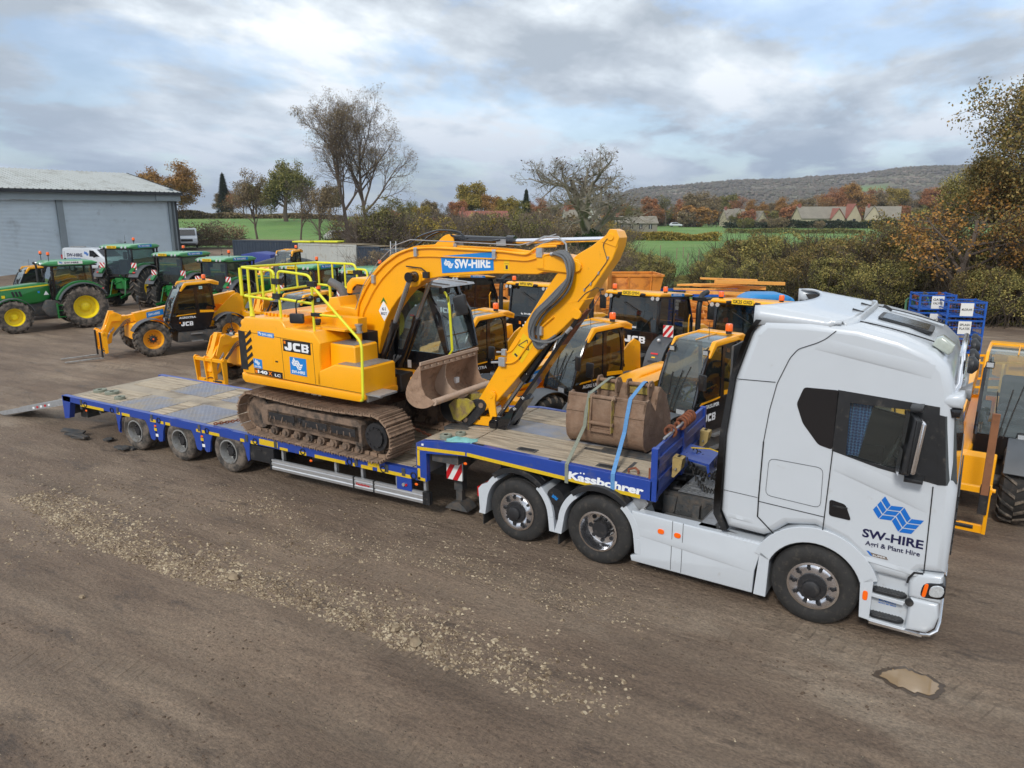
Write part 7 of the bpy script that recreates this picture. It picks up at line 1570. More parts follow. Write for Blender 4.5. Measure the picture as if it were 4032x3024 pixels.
    wd=ramp(nz(.012,10,(1,1,1),.75),[(.32,rgb(78,74,66)),(.45,rgb(104,92,82)),(.55,rgb(96,96,72)),(.62,rgb(118,100,88)),(.72,rgb(134,120,112))]); col=mix(wa.outputs['Fac'],col,wd)
    L.new(col,b.inputs['Base Color'])
    L.new(mr(wet,0.,1.,.85,.45),b.inputs['Roughness'])
    h=N.new('ShaderNodeMath'); h.operation='MULTIPLY_ADD'; L.new(nz(9,8,(.7,1.3,1),.7),h.inputs[0]); h.inputs[1].default_value=1.; L.new(m2('SUBTRACT',mm.outputs[0],m2('MULTIPLY',tkm,.45)),h.inputs[2])
    bp=N.new('ShaderNodeBump'); bp.inputs['Strength'].default_value=1.; bp.inputs['Distance'].default_value=.06; L.new(h.outputs[0],bp.inputs['Height']); L.new(bp.outputs[0],b.inputs['Normal'])
pattern('ground_mud',_ground,.85)
me.materials.append(MT['ground_mud']); go=bpy.data.objects.new('ground',me); COL.objects.link(go); go['kind']='structure'
# loose limestone raked into a strip along the yard
leafmat('limestone',[(82,68,54),(114,98,80),(150,134,111),(184,170,145)],.9,2.)
zg=zoom(0,2000,.9042)
band=[atZ(*zg(*p)) for p in [(60,-40),(250,60),(430,170),(760,290),(1180,400),(1640,545),(2000,680),(2300,800),(2700,930)]]
band2=[atZ(*zg(*p)) for p in [(1080,150),(1400,190),(1800,230),(2150,330),(2500,480),(2900,600)]]
def stones(n,fn,s0,s1,seed,mbd):
    rd=random.Random(seed)
    for _ in range(n):
        x,y=fn(rd); s=s0+(s1-s0)*rd.random()**2.5; a=rd.random()*6.28; c,sn=math.cos(a),math.sin(a); z=near(x,y)-s*.06
        sx,sy,sz=s*(.7+.6*rd.random()),s*(.6+.5*rd.random()),s*(.4+.3*rd.random())
        pts=[(1,0,0),(.4,.9,.1),(-.7,.7,0),(-1,-.1,.1),(-.4,-.9,0),(.6,-.8,.1),(.35,.3,.85),(-.4,.2,.95),(-.1,-.45,.8)]
        v=[(x+(p[0]*sx*c-p[1]*sy*sn)*.5*(1+.2*rd.random()),y+(p[0]*sx*sn+p[1]*sy*c)*.5,z+p[2]*sz*.5) for p in pts]
        mbd.add(v,[(0,1,6),(1,2,7,6),(2,3,7),(3,4,8,7),(4,5,8),(5,0,6,8),(6,7,8)],0)
def along(P,w,pw=1.):
    L=[(P[i+1]-P[i]).length for i in range(len(P)-1)]; T=sum(L)
    def f(rd):
        t=rd.random()*T
        if t>.80*T and rd.random()<(t/T-.80)*4.5: t=rd.random()*.8*T
        i=0
        while t>L[i] and i<len(L)-1: t-=L[i]; i+=1
        p=P[i]+(P[i+1]-P[i])*(t/L[i]); d=(P[i+1]-P[i]).normalized(); o=abs(rd.gauss(0,.55))*w-.05+rd.gauss(0,.03)
        if rd.random()<.12: o*=2.2
        return p.x-d.y*o,p.y+d.x*o
    return f
b=MB()
stones(8500,along(band,.78),.016,.085,1,b); stones(3600,along(band2,1.3),.012,.05,2,b)
def uni(rd): return rd.uniform(-20,5),rd.uniform(-6.8,-.6)
stones(2600,uni,.010,.036,3,b)
def rear(rd): return rd.uniform(-22,-10),rd.uniform(-5.2,-.4)
stones(3200,rear,.012,.05,4,b)
def clump(cx,cy,r):
    return lambda rd:(cx+rd.gauss(0,r),cy+rd.gauss(0,r*.6))
q=atZ(1020,1990); stones(260,clump(q.x,q.y,.5),.03,.07,5,b); q=atZ(250,2100); stones(260,clump(q.x,q.y,.7),.03,.08,6,b)
o=None
mat('mud_clod',rgb(84,69,56),.95,0,.25,8.)
cl=MB()
def muddy(rd):
    while True:
        x,y=rd.uniform(-22,4),rd.uniform(-7.2,-.5)
        if noise.noise((x*.5,y*1.1,12))>.12: return x,y
stones(5200,muddy,.010,.050,21,cl)
oc=cl.build('mud_clods','mud_clod',None,20,kind='stuff'); oc['label']='small dark clods of mud scattered over the yard'; oc['category']='mud'
o=b.build('gravel','limestone',None,20,kind='stuff'); o['label']='pale limestone pieces raked in a strip across the muddy yard'; o['category']='gravel'
for i,(px,py,s,lb) in enumerate([(920,2277,.20,'largest pale rock on the gravel strip'),(1560,2476,.16,'pale upright rock near the right end of the gravel strip'),(1636,2530,.19,'flat pale rock just below another at the end of the gravel strip'),(322,2345,.10,'small brown rock alone left of the gravel strip')]):
    b=MB(); rd=random.Random(i+9); b.ball((0,0,0),s*.5,0,9,(1,.75,.55)); b.v=[v*(1+.25*noise.noise(v*9+Vector((i,0,0)))) for v in b.v]; o=b.build('rock','limestone',None,25); p=atZ(px,py); o.location=(p.x,p.y,near(p.x,p.y)+s*.12); o.rotation_euler=(0,0,i); tag(o,lb,'rock')
mat('puddle_water',rgb(146,124,96),.05,0,.08,3.)
b=MB(); q=atZ(3590,2680); P=[(q.x+.27*math.cos(a)*(1+.35*noise.noise((math.cos(a)*1.3,math.sin(a)*1.3,1))+.2*noise.noise((math.cos(a)*5,math.sin(a)*5,8))),q.y+.20*math.sin(a)*(1+.4*noise.noise((math.cos(a)*2,math.sin(a)*2,4))+.25*noise.noise((math.cos(a)*6,math.sin(a)*6,3)))) for a in [2*PI*i/60 for i in range(60)]]
b.face([(x,y,-.002) for x,y in P]); b.build('puddle','puddle_water',kind='structure')
mat('wet_mud',rgb(72,59,47),.35,0,.2,9.); b=MB(); b.face([(q.x+(x-q.x)*(1.22+.1*noise.noise((x*9,y*9,2))),q.y+(y-q.y)*(1.25+.1*noise.noise((x*7,y*9,6))),-.007) for x,y in P]); b.build('puddle_rim','wet_mud',kind='structure')
# broken tread plates and rubble below the tail of the trailer
for i,(px,py,w,lb) in enumerate([(290,1725,.5,'dark broken tread plates lying under the trailer tail'),(425,1740,.22,'torn mud flap piece by the rearmost trailer wheel'),(462,1772,.2,'small dark scrap in front of the rearmost trailer wheel'),(520,1772,.28,'grey block beside the rearmost trailer wheel')]):
    b=MB(); rd=random.Random(i)
    for k in range(4 if i==0 else 2): b.at((rd.uniform(-w,w)*.5,rd.uniform(-.1,.1),.03+.03*k),rd.uniform(-.2,.2),rd.uniform(-.2,.2),rd.uniform(-.6,.6)); b.box(-w*.5,w*.5,-.07,.07,-.02,.025)
    b.at(); o=b.build('scrap_piece','chassis_grey',None,30,.006); p=atZ(px,py); o.location=(p.x,p.y,.0); tag(o,lb,'scrap')
# ================================================================ BUILDINGS AND CONTAINERS
def placed(px,py,D,z=None):
    P=atD(px,py,D); return Vector((P.x,P.y,gh(P.x,P.y) if z is None else z))
# steel shed: front wall runs from A (right corner) to the left
A=placed(700,975,72.,1.5); Lf=placed(-330,975,55.,1.5)
d=(Lf-A); d.z=0; Ls=d.length; ang=math.atan2(d.y,d.x)
shed=thing('steel_shed','large grey steel shed with two roller doors at the left','building',A,ang)
EH=5.9; dep=-18.    # local x along the front wall, +y towards... the depth of the shed is on -y or +y
sgn=-1 if (Matrix.Rotation(ang,3,'Z')@Vector((0,-1,0))).dot(HF)>0 else 1
def yy(v): return sgn*v
b=MB()
for x0,x1 in ((0,.45),(10.0,10.5),(20.3,20.9)): b.box(x0,x1,min(yy(.0),yy(.4)),max(yy(.0),yy(.4)),-1.5,4.75)
b.box(-.15,.25,min(0,yy(18)),max(0,yy(18)),-1.5,EH,0); b.box(20.9,Ls,min(yy(.1),yy(.3)),max(yy(.1),yy(.3)),-1.5,1.0,0)
b.build('wall','shed_trim',shed,30)
b=MB(); b.box(-.3,Ls,min(yy(-.35),yy(.1)),max(yy(-.35),yy(.1)),4.7,5.45,0); b.box(-.5,1.9,min(yy(-.5),yy(-.3)),max(yy(-.5),yy(-.3)),4.75,5.35,0); b.box(19.6,21.9,min(yy(-.5),yy(-.3)),max(yy(-.5),yy(-.3)),4.75,5.35,0); b.build('door_header','shed_header',shed,30)
b=MB(); b.box(20.9,Ls,min(yy(1.5),yy(1.6)),max(yy(1.5),yy(1.6)),-1.5,4.7); b.box(20.9,21.0,min(yy(.3),yy(1.5)),max(yy(.3),yy(1.5)),-1.5,4.7); b.build('open_bay','shed_dark',shed)
for x0,x1 in ((.45,10.0),(10.5,20.3)):
    b=MB(); n=58; pr=[]
    for i in range(n):
        z0=-1.5+6.2*i/n; pr+=[(yy(.20),z0),(yy(.24),z0+.02),(yy(.24),z0+.075),(yy(.20),z0+.095)]
    b.add([(x,y,z) for x in (x0,x1) for y,z in pr],[(i,i+1,len(pr)+i+1,len(pr)+i) for i in range(len(pr)-1)]); b.build('roller_door','steel_shutter',shed,60)
b=MB()
ridge=7.9; back=9.
def roofz(t): return EH-.35+(ridge-EH+.1)*t
n=int(Ls/.45); 
for i in range(n):
    x=-.6+i*.45; b.add([(x+dx,yy(-.6+9.6*t),roofz(t)+dz) for t in (0,1) for dx,dz in ((0,0),(.30,0),(.33,.05),(.42,.05),(.45,0))],[(k,k+1,5+k+1,5+k) for k in range(4)])
b.add([(-.6,yy(9),roofz(1)),(Ls,yy(9),roofz(1)),(Ls,yy(18.6),roofz(0)),(-.6,yy(18.6),roofz(0))],[(0,1,2,3)])
b.build('roof','shed_roof',shed,30)
b=MB(); b.box(-.65,Ls,min(yy(-.75),yy(-.55)),max(yy(-.75),yy(-.55)),roofz(0)-.28,roofz(0)-.02); b.bar((-.62,yy(-.6),roofz(0)-.1),(-.62,yy(9),roofz(1)-.1),.06,.3); b.box(-.3,-.15,min(yy(-.1),yy(.05)),max(yy(-.1),yy(.05)),-1.5,4.7); b.build('gutter','shed_dark',shed)
b=MB(); b.face([(-.2,yy(0),5.45),(-.2,yy(18),5.45),(-.2,yy(18),roofz(0)),(-.2,yy(9),roofz(1)),(-.2,yy(0),roofz(0))]); b.build('gable','shed_trim',shed)
for x in (4.9,15.0): b=MB(); b.box(x-.2,x+.2,min(yy(-.9),yy(-.45)),max(yy(-.9),yy(-.45)),5.42,5.55); b.bar((x,yy(-.5),5.3),(x,yy(-.7),5.5),.08,.08); b.build('flood_light','shed_dark',shed)
# vans
def van(label,loc,h,z,livery=False,dooropen=False):
    t=thing('panel_van',label,'van',(loc[0],loc[1],z),h)
    out=smooth_poly([(-2.4,.45),(-2.5,1.0),(-2.42,1.88),(-2.2,1.98),(.9,1.96),(1.35,1.75),(1.95,1.22),(2.4,1.02),(2.52,.75),(2.5,.42),(2.0,.30),(-2.2,.32)],1,True,.15)
    b=MB(); b.rprism(out,-.98,.98,.12,3); b.build('body','truck_white',t,35)
    b=MB()
    for sy in (-1,1):
        y=sy*.985; b.prism([(.55,1.28),(.60,1.78),(1.02,1.76),(1.62,1.28)],min(y,y-sy*.05),max(y,y-sy*.05))
    b.add([(1.22,-.80,1.82),(1.90,-.86,1.27),(1.90,.86,1.27),(1.22,.80,1.82)],[(0,1,2,3)]); b.v[-4:]=[v+Vector((.03,0,.03)) for v in b.v[-4:]]
    b.box(-2.52,-2.47,-.85,-.08,1.2,1.7); b.box(-2.52,-2.47,.08,.85,1.2,1.7); b.build('window','gloss_black',t)
    b=MB(); b.box(2.46,2.54,-.55,.55,.68,.92); b.box(2.40,2.53,-.8,.8,.35,.5); b.build('grille','black_plastic',t,30,.02)
    for sy in (-1,1): b=MB(); b.rprism(smooth_poly([(2.1,.88),(2.42,.82),(2.46,.98),(2.15,1.10)],1),min(sy*.70,sy*.985),max(sy*.70,sy*.985),.02,1); b.build('headlamp','lamp_glass',t)
    for sy in (-1,1): b=MB(); b.box(-2.52,-2.46,sy*.95-.06,sy*.95+.06,1.0,1.4); b.build('tail_lamp','red_lamp',t)
    for x in (-1.5,1.65):
        for sy in (-1,1):
            b=MB(); b.lathe([(.20,0),(.22,-.01),(.33,-.01),(.345,.03),(.345,.2),(.2,.2)],24,'y',0,(x,0,.345)); b.lathe([(.001,.03),(.2,.03),(.205,.0)],20,'y',1,(x,0,.345))
            b.v=[Vector((v.x,(-1 if sy>0 else 1)*(v.y)+sy*1.0,v.z)) for v in b.v]; b.build('wheel',['rubber','dull_alloy'],t)
    mirror(t,(1.2,1.0,1.3),(1.25,1.15,1.35),.2,.26); mirror(t,(1.2,-1.0,1.3),(1.25,-1.15,1.35),.2,.26)
    if dooropen:
        b=MB(); b.at((1.30,1.0,0),0,0,R(60)); b.box(-1.0,0,0,.05,.5,1.25); b.ring([(-1.0,1.25),(-.9,1.75),(-.4,1.75),(0,1.25)],[(-.93,1.28),(-.85,1.69),(-.43,1.69),(-.1,1.28)],0,.05,'y',0); b.at(); b.build('open_door','truck_white',t)
    if livery:
        b=MB()
        for sy in (-1,1):
            u=(1,0,0) if sy<0 else (-1,0,0); x0=-1.9 if sy<0 else .3; y=sy*.99
            b.text('SW-HIRE',(x0,y,1.25),u,(0,0,1),.28,1.7,.03,1); b.text('Agri & Plant Hire',(x0,y,1.05),u,(0,0,1),.12,1.5,.02,0); b.logo((x0+(1.9 if sy<0 else -1.9),y,1.35),u,(0,0,1),.5,0); b.box(-2.2,1.2,min(y,y-sy*.01),max(y,y-sy*.01),.62,.72,0)
        b.text('Agri & Plant Hire',(-2.525,.3,1.85),(0,-1,0),(0,0,1),.07,.6,.02,0); b.build('van_lettering',['logo_blue','letter_navy'],t)
        b=MB(); b.bar((-1.8,-.6,2.02),(-.3,-.5,2.06),.10,.10); b.bar((-1.8,-.3,2.02),(-.4,-.4,2.03),.08,.08); b.build('roof_load','dull_alloy',t)
    return t
q=placed(738,955,77.); van('white van with an open door beside the brush pile, right of the shed',(q.x,q.y),R(-38),q.z+.15,dooropen=True)
q=placed(385,1100,61.); van('white van with blue lettering parked in front of the shed doors',(q.x,q.y),R(10),.35,livery=True)
# containers
def container(label,P0,P1,H,depth,m,z,group='site containers in a row',doors=True):
    d=P1-P0; d.z=0; L=d.length; a=math.atan2(d.y,d.x); t=thing('site_container',label,'container',(P0.x,P0.y,z),a,group)
    b=MB(); n=int(L/.28); pr=[]
    for i in range(n): x=L*i/n; w=L/n; pr+=[(x,0),(x+w*.35,0),(x+w*.5,.035),(x+w*.85,.035)]
    pr.append((L,0)); b.add([(x,y,zz_) for zz_ in (0.05,H-.1) for x,y in pr],[(i,i+1,len(pr)+i+1,len(pr)+i) for i in range(len(pr)-1)]); b.box(0,.03,.01,depth,.05,H-.1); b.box(L-.03,L,.01,depth,.05,H-.1); b.box(.03,L-.03,depth-.03,depth,.05,H-.1); b.build('wall',m,t,30)
    b=MB(); b.box(-.02,L+.02,-.02,.08,H-.14,H,0); b.box(-.02,.10,-.025,.1,0,H-.14,0); b.box(L-.10,L+.02,-.025,.1,0,H-.14,0); b.box(-.02,L+.02,-.02,.1,0,.14,0); b.build('frame',m,t,30)
    b=MB(); b.box(-.0,L,.08,depth,H-.05,H-.01); b.build('roof','container_roof',t)
    if doors: b=MB(); b.box(L*.55,L*.55+1.0,-.035,-.02,.15,H-.25); b.box(L*.55+1.02,L*.55+2.0,-.035,-.02,.15,H-.25); b.build('door',m,t,30,.01)
    return t
c0=placed(1180,1050,62.,-.15);c1=placed(1405,1050,58.,-.15); container('pale grey site container with white double doors behind the green tractors',c0,c1,2.75,2.5,'container_grey',c0.z)
k0=placed(925,1050,66.,-.2);k1=placed(1176,1050,63.5,-.2); container('dark blue-green container left of the pale grey one',k0,k1,2.95,2.5,'container_navy',k0.z,doors=False)
k0=placed(1412,1050,58.,-.1);k1=placed(1496,1050,57.,-.1); container('dark blue container just right of the pale grey one',k0,k1,2.6,2.4,'container_navy',k0.z)
k0=placed(1502,1050,57.,-.4);k1=placed(1640,1050,55.,-.4); container('faded blue container behind the leaning ladder',k0,k1,2.75,2.4,'tarp_grey_blue',k0.z,doors=False)
for i,(px,D,w,h_,m,lb) in enumerate([(1035,60.,2.6,1.9,'tarp_blue','blue covered box standing before the dark container'),]):
    q=placed(px,1040,D,-.1); b=MB(); b.rprism([(-w/2,0),(-w/2,h_),(-.1,h_+.2),(w/2,h_),(w/2,0)],-1.,1.,.05,2); o=b.build('covered_box',m,None,30); o.location=q; o.rotation_euler=(0,0,YAW-.2); tag(o,lb,'covered box')
for i,(x,w,lb) in enumerate([(.8,1.7,'left yellow sheet on the container roofs'),(3.1,2.2,'right yellow sheet on the container roofs')]):
    b=MB(); b.box(0,w,0,1.2,0,.12); o=b.build('yellow_sheet','rail_yellow',None,30,.02); p=k0.lerp(k0,0); q=placed(1150+i*85,950,62.,2.66); o.location=q; o.rotation_euler=(0,0,YAW-.25); tag(o,lb,'sheet','yellow sheets on the container roofs')
b=MB()
for s in (-.19,.19): b.bar((s,0,0),(s,.55,2.6),.05,.07)
for i in range(9): b.bar((-.19,.55*i/9+.03,.15+2.6*i/9.2),(.19,.55*i/9+.03,.15+2.6*i/9.2),.03,.03)
o=b.build('ladder','galvanised'); q=placed(1545,1000,52.,.45); o.location=q; o.rotation_euler=(0,0,YAW); tag(o,'pale ladder standing above the excavator boom beside the containers','ladder')
# dark covers on the ground before the containers
b=MB(); b.grid(lambda u,v:((u-.5)*4.6,(v-.5)*1.8,1.3+.35*math.sin(PI*u)*(1-.3*math.cos(6*v))-.6*abs(2*v-1)**3),18,8); b.box(-2.2,2.2,-.8,.8,.3,1.1); o=b.build('covered_trailer','tarp_dark'); q=placed(1135,1040,50.); o.location=(q.x,q.y,q.z+.4); o.rotation_euler=(0,0,YAW-.1); tag(o,'machine under a dark cover in front of the grey container','covered trailer')
# excavator buckets and attachments lying on the stone track
for i,(px,py,D,lb) in enumerate([(870,995,62.,'dark attachment lying on the stone track behind the tractor roofs'),(965,990,60.,'pale curved bucket standing on the stone track')]):
    b=MB(); shell(b,[(.8,.02),(.3,0),(.05,.1),(0,.4),(.05,.8),(.2,1.1)],1.3,.04); 
    for x in (0,1.27): b.prism([(.8,.02),(.3,0),(.05,.1),(0,.4),(.05,.8),(.2,1.1),(.5,.7)],x,x+.03,'x')
    b.box(.4,.9,-.1,.05,.8,1.2); o=b.build('loose_bucket','track_frame' if i==0 else 'bucket_rust',None,30,.01); q=placed(px,py,D); o.location=q; o.rotation_euler=(0,0,YAW+1.0*i-.4); tag(o,lb,'bucket')
# ---- orange skips and steelwork in the middle distance
def skip(label,px,py,D,w,l,h,rz,m='orange_steel',flare=.35,z=None):
    q=placed(px,py,D); t=thing('orange_skip',label,'skip',(q.x,q.y,q.z if z is None else z),rz,'orange steel skips by the hedge')
    b=MB(); B=[(-l/2+flare,-w/2+.1),(l/2-flare,-w/2+.1),(l/2-flare,w/2-.1),(-l/2+flare,w/2-.1)]; T_=[(-l/2,-w/2),(l/2,-w/2),(l/2,w/2),(-l/2,w/2)]
    b.add([(x,y,.15) for x,y in B]+[(x,y,h) for x,y in T_],[(0,1,2,3)]+[(i,(i+1)%4,4+(i+1)%4,4+i) for i in range(4)]); o=b.build('body',m,t,30); s=o.modifiers.new('s','SOLIDIFY'); s.thickness=.04
    b=MB()
    for i in range(4): b.bar((*T_[i],h),(*T_[(i+1)%4],h),.09,.09)
    for k in (-.3,.0,.3): b.bar((k*l,-w/2+.07,.15),(k*l*1.1,-w/2-.02,h),.08,.08); b.bar((k*l,w/2-.07,.15),(k*l*1.1,w/2+.02,h),.08,.08)
    for x in (-l*.3,l*.3): b.box(x-.08,x+.08,-w/2+.1,w/2-.1,0,.15)
    b.build('rib',m,t,30); return t
skip('long orange steel skip farthest back against the hedge',2455,1160,36.,2.2,3.4,2.0,YAW+.05)
for i,px in enumerate((2290,2330,2368)): skip(['leftmost narrow orange hopper of three standing on end','middle narrow orange hopper of three standing on end','rightmost narrow orange hopper of three standing on end'][i],px,1190,32.+i,.7,1.6,2.4,YAW+1.35,'orange_pale',.1)
skip('open orange box beside the hoppers, seen past the dipper arm',2190,1240,29.,1.6,2.0,1.7,YAW+.6)
skip('orange box left of the number-plated tractor, under the boom',1975,1200,33.,1.5,2.0,1.7,YAW+.3)
def frame_pile(label,px,py,D,rz,kind):
    q=placed(px,py,D); q.z+=.35 if kind=='beams' else 0; rd=random.Random(px); b=MB()
    if kind=='frames':
        for k in range(8):
            b.at((rd.uniform(-1.3,1.3),rd.uniform(-.9,.9),.3+.17*k),rd.uniform(-.12,.12),rd.uniform(-.15,.15),rd.uniform(-.35,.35))
            w,l=1.1,rd.uniform(2.6,3.6)
            for y in (-w,w): b.bar((-l/2,y,0),(l/2,y,0),.07,.16)
            for j in range(5): x=-l/2+l*j/4; b.bar((x,-w,0),(x,w,0),.06,.12)
        b.at()
    else:
        for k in range(16):
            l=rd.uniform(2.2,4); b.at((rd.uniform(-1.2,1.2),rd.uniform(-.7,.7),.15+.11*k),rd.uniform(-.06,.06),rd.uniform(-.10,.10),rd.uniform(-.25,.25)); b.bar((-l/2,0,0),(l/2,0,0),.16,.08 if k%2 else .14)
        b.at()
    o=b.build('steelwork_pile','orange_steel' if kind=='frames' else 'orange_pale',None,30,.01); o.location=q; o.rotation_euler=(0,0,rz); tag(o,label,'steelwork')
frame_pile('tangle of orange steel frames behind the black and yellow tractors',2600,1215,29.,YAW+.3,'frames')
frame_pile('second heap of orange frames nearer the lorry cab',2760,1230,27.,YAW-.2,'frames')
frame_pile('stack of long orange beams left of the blue tank',2880,1160,31.,YAW-.15,'beams')
b=MB(); b.bar((-3,0,0),(3,0,.1),.12,.18); b.bar((-2.4,.5,.25),(2.6,.4,.3),.12,.12); o=b.build('blue_beam','stillage_blue',None,30,.01); o.location=placed(2700,1140,36.)+Vector((0,0,.9)); o.rotation_euler=(0,0,YAW-.1); tag(o,'long blue steel beams lying across the orange steelwork','beam')
q=placed(3010,1200,25.); q.z=.8; t=thing('water_tank','blue plastic tank with white letters behind the cab deflector','tank',q,YAW)
b=MB(); b.rprism(smooth_poly([(-.95,.0),(-.85,1.25),(-.5,1.42),(.5,1.42),(.85,1.25),(.95,.0)],1,True,.12),-.6,.6,.12,3); [b.box(x,x+.06,-.63,.63,.2,1.3) for x in (-.6,-.2,.2,.6)]; b.build('tank_body','tank_blue',t,30)
b=MB(); b.text('Bomel',(-.6,-.64,1.0),(1,0,0),(0,0,1),.2,.9,.04,0); b.build('lettering','letter_white',t)
def cage(label,px,D,w,h,rz,z=0):
    q=placed(px,1250,D); b=MB()
    for x in (-w/2,w/2):
        for y in (-.5,.5): b.bar((x,y,0),(x,y,h),.05,.05)
    for z_ in (.08,h): b.tube([(-w/2,-.5,z_),(w/2,-.5,z_),(w/2,.5,z_),(-w/2,.5,z_)],.025,4,0,closed=True)
    for i in range(10): b.bar((-w/2+w*i/10,-.5,0),(-w/2+w*i/10,-.5,h),.008,.008); b.bar((-w/2+w*i/10,.5,0),(-w/2+w*i/10,.5,h),.008,.008)
    for i in range(8): b.bar((-w/2,-.5,h*i/8),(w/2,-.5,h*i/8),.008,.008)
    o=b.build('mesh_cage','rust',None); o.location=q; o.rotation_euler=(0,0,rz); tag(o,label,'cage')
cage('rusty mesh cage behind the exhaust of the black and yellow tractor',2690,22.5,1.5,1.2,YAW+.1)
rd=random.Random(4); b=MB()
for k in range(26): b.at((rd.uniform(-1.6,1.6),rd.uniform(-.7,.7),.05+.02*k),0,rd.uniform(-.08,.08),rd.uniform(-.8,.8)); b.bar((-rd.uniform(.5,1.6),0,0),(rd.uniform(.5,1.6),0,.05),.05,.035)
b.at(); o=b.build('scrap_heap','galvanised',None); o.location=placed(2800,1290,21.5); tag(o,'heap of pale metal sections between the two nearest black and yellow tractors','scrap')
# ---- blue stillages with signs
def stillage(P,rz,z,sign,label):
    t=thing('steel_stillage',label,'stillage',(P.x,P.y,z),rz,'blue stacked stillages'); W,Dp,H=1.15,.95,.60
    b=MB()
    for x in (-W/2,W/2):
        for y in (-Dp/2,Dp/2): b.bar((x,y,0),(x,y,H),.06,.06)
    for z_ in (.08,.32,H-.04): 
        for y in (-Dp/2,Dp/2): b.bar((-W/2,y,z_),(W/2,y,z_),.04,.05 if z_!=.32 else .025)
        for x in (-W/2,W/2): b.bar((x,-Dp/2,z_),(x,Dp/2,z_),.04,.05 if z_!=.32 else .025)
    b.box(-W/2,W/2,-Dp/2,Dp/2,.09,.11)
    b.build('frame','stillage_blue',t,30)
    b=MB()
    for i in range(1,11): b.bar((-W/2+W*i/11,-Dp/2,.1),(-W/2+W*i/11,-Dp/2,H-.05),.006,.006); b.bar((-W/2+W*i/11,Dp/2,.1),(-W/2+W*i/11,Dp/2,H-.05),.006,.006)
    for i in range(1,7): b.bar((-W/2,-Dp/2,H*i/7),(W/2,-Dp/2,H*i/7),.006,.006)
    b.build('mesh','stillage_blue',t)
    rd=random.Random(int(P.x*100+z*10)); b=MB()
    for k in range(16): c=(rd.uniform(-.4,.4),rd.uniform(-.3,.3),.18+rd.random()*.3); b.cyl(c,(c[0]+rd.uniform(-.2,.2),c[1]+rd.uniform(-.2,.2),c[2]+rd.uniform(-.05,.2)),.06,7,k%2)
    b.build('contents',['chassis_grey','rust'],t)
    if sign:
        b=MB(); b.box(-.20,.20,-Dp/2-.03,-Dp/2-.02,.10,.54,0); n=len(sign)
        for i,s in enumerate(sign): b.text(s,(-.16,-Dp/2-.034,.38-.13*i if n>1 else .28),(1,0,0),(0,0,1),.08,.32,.02,1)
        b.build('sign',['sign_white','letter_black'],t)
S0=placed(3655,1310,26.);S1=placed(3768,1340,25.)
for k,sg in enumerate((None,['INCH'],['GATE','VALVES'])): stillage(S0,YAW-.18,.25+k*.62,sg,['bottom stillage of the left blue stack','middle stillage of the left blue stack, sign partly hidden','top stillage of the left blue stack, signed GATE VALVES'][k])
for k,sg in enumerate((None,['SPLASH','PLATES'],['MUDFLAPS'])): stillage(S1,YAW-.22,.12+k*.62,sg,['bottom stillage of the right blue stack','middle stillage of the right blue stack, signed SPLASH PLATES','top stillage of the right blue stack, signed MUDFLAPS'][k])
for S,zt_ in ((S0,.25),(S1,.12)):
    b=MB(); b.box(-.65,.65,-.5,.5,0,zt_); o=b.build('timber_bearer','wood_grey',None,30,.02); o.location=(S.x,S.y,0); o.rotation_euler=(0,0,YAW-.2); tag(o,'timber bearers under the %s blue stack of stillages'%('left' if S is S0 else 'right'),'bearer')
b=MB()
for i in range(5): b.tube([(i*.16,0,.0),(i*.16+.05,.1,.5+.1*(i%3)),(i*.16+.12,.0,.62+.1*(i%2)),(i*.16+.2,-.1,.35)],.045,8,i%2)
o=b.build('green_hoses',['hose_green','rust']); o.location=placed(3560,1260,27.)+Vector((0,0,1.2)); o.rotation_euler=(0,0,YAW); tag(o,'bundle of green hoses left of the blue stillages','hose')
# yellow man basket and planks at the right edge
q=placed(3970,1440,17.5); t=thing('yellow_basket','yellow steel access basket at the right edge behind the telehandler','basket',(q.x,q.y,0),YAW-.1)
b=MB()
for x in (-1.1,-.3,.5,1.2):
    for y in (-.5,.5): b.bar((x,y,0),(x,y,1.35),.05,.05)
for z_ in (.1,.75,1.35):
    for y in (-.5,.5): b.bar((-1.1,y,z_),(1.2,y,z_),.05,.05)
    for x in (-1.1,1.2): b.bar((x,-.5,z_),(x,.5,z_),.05,.05)
b.box(-1.1,1.2,-.5,.5,.05,.1); b.build('frame','jcb_yellow',t,30); b=MB(); b.box(-.2,.9,-.3,.3,.9,1.5); b.build('control_box','jcb_yellow',t,30,.02); b=MB(); b.box(.2,.55,-.32,-.3,1.2,1.38,0); b.box(.4,.8,-.32,-.3,.95,1.12,1); b.build('label_plate',['reflect_red','letter_white'],t)
rd=random.Random(8); b=MB()
for k in range(18): b.at((rd.uniform(-1.8,1.8),rd.uniform(-1,1),.03+.015*k),0,rd.uniform(-.05,.05),rd.uniform(-.9,.9)); b.bar((-rd.uniform(.4,1.6),0,0),(rd.uniform(.4,1.6),0,.04),.07,.03)
b.at(); o=b.build('timber_offcuts','wood_tan',None); o.location=placed(3700,1400,20.); tag(o,'scattered tan timber offcuts on the ground below the blue stillages','timber')
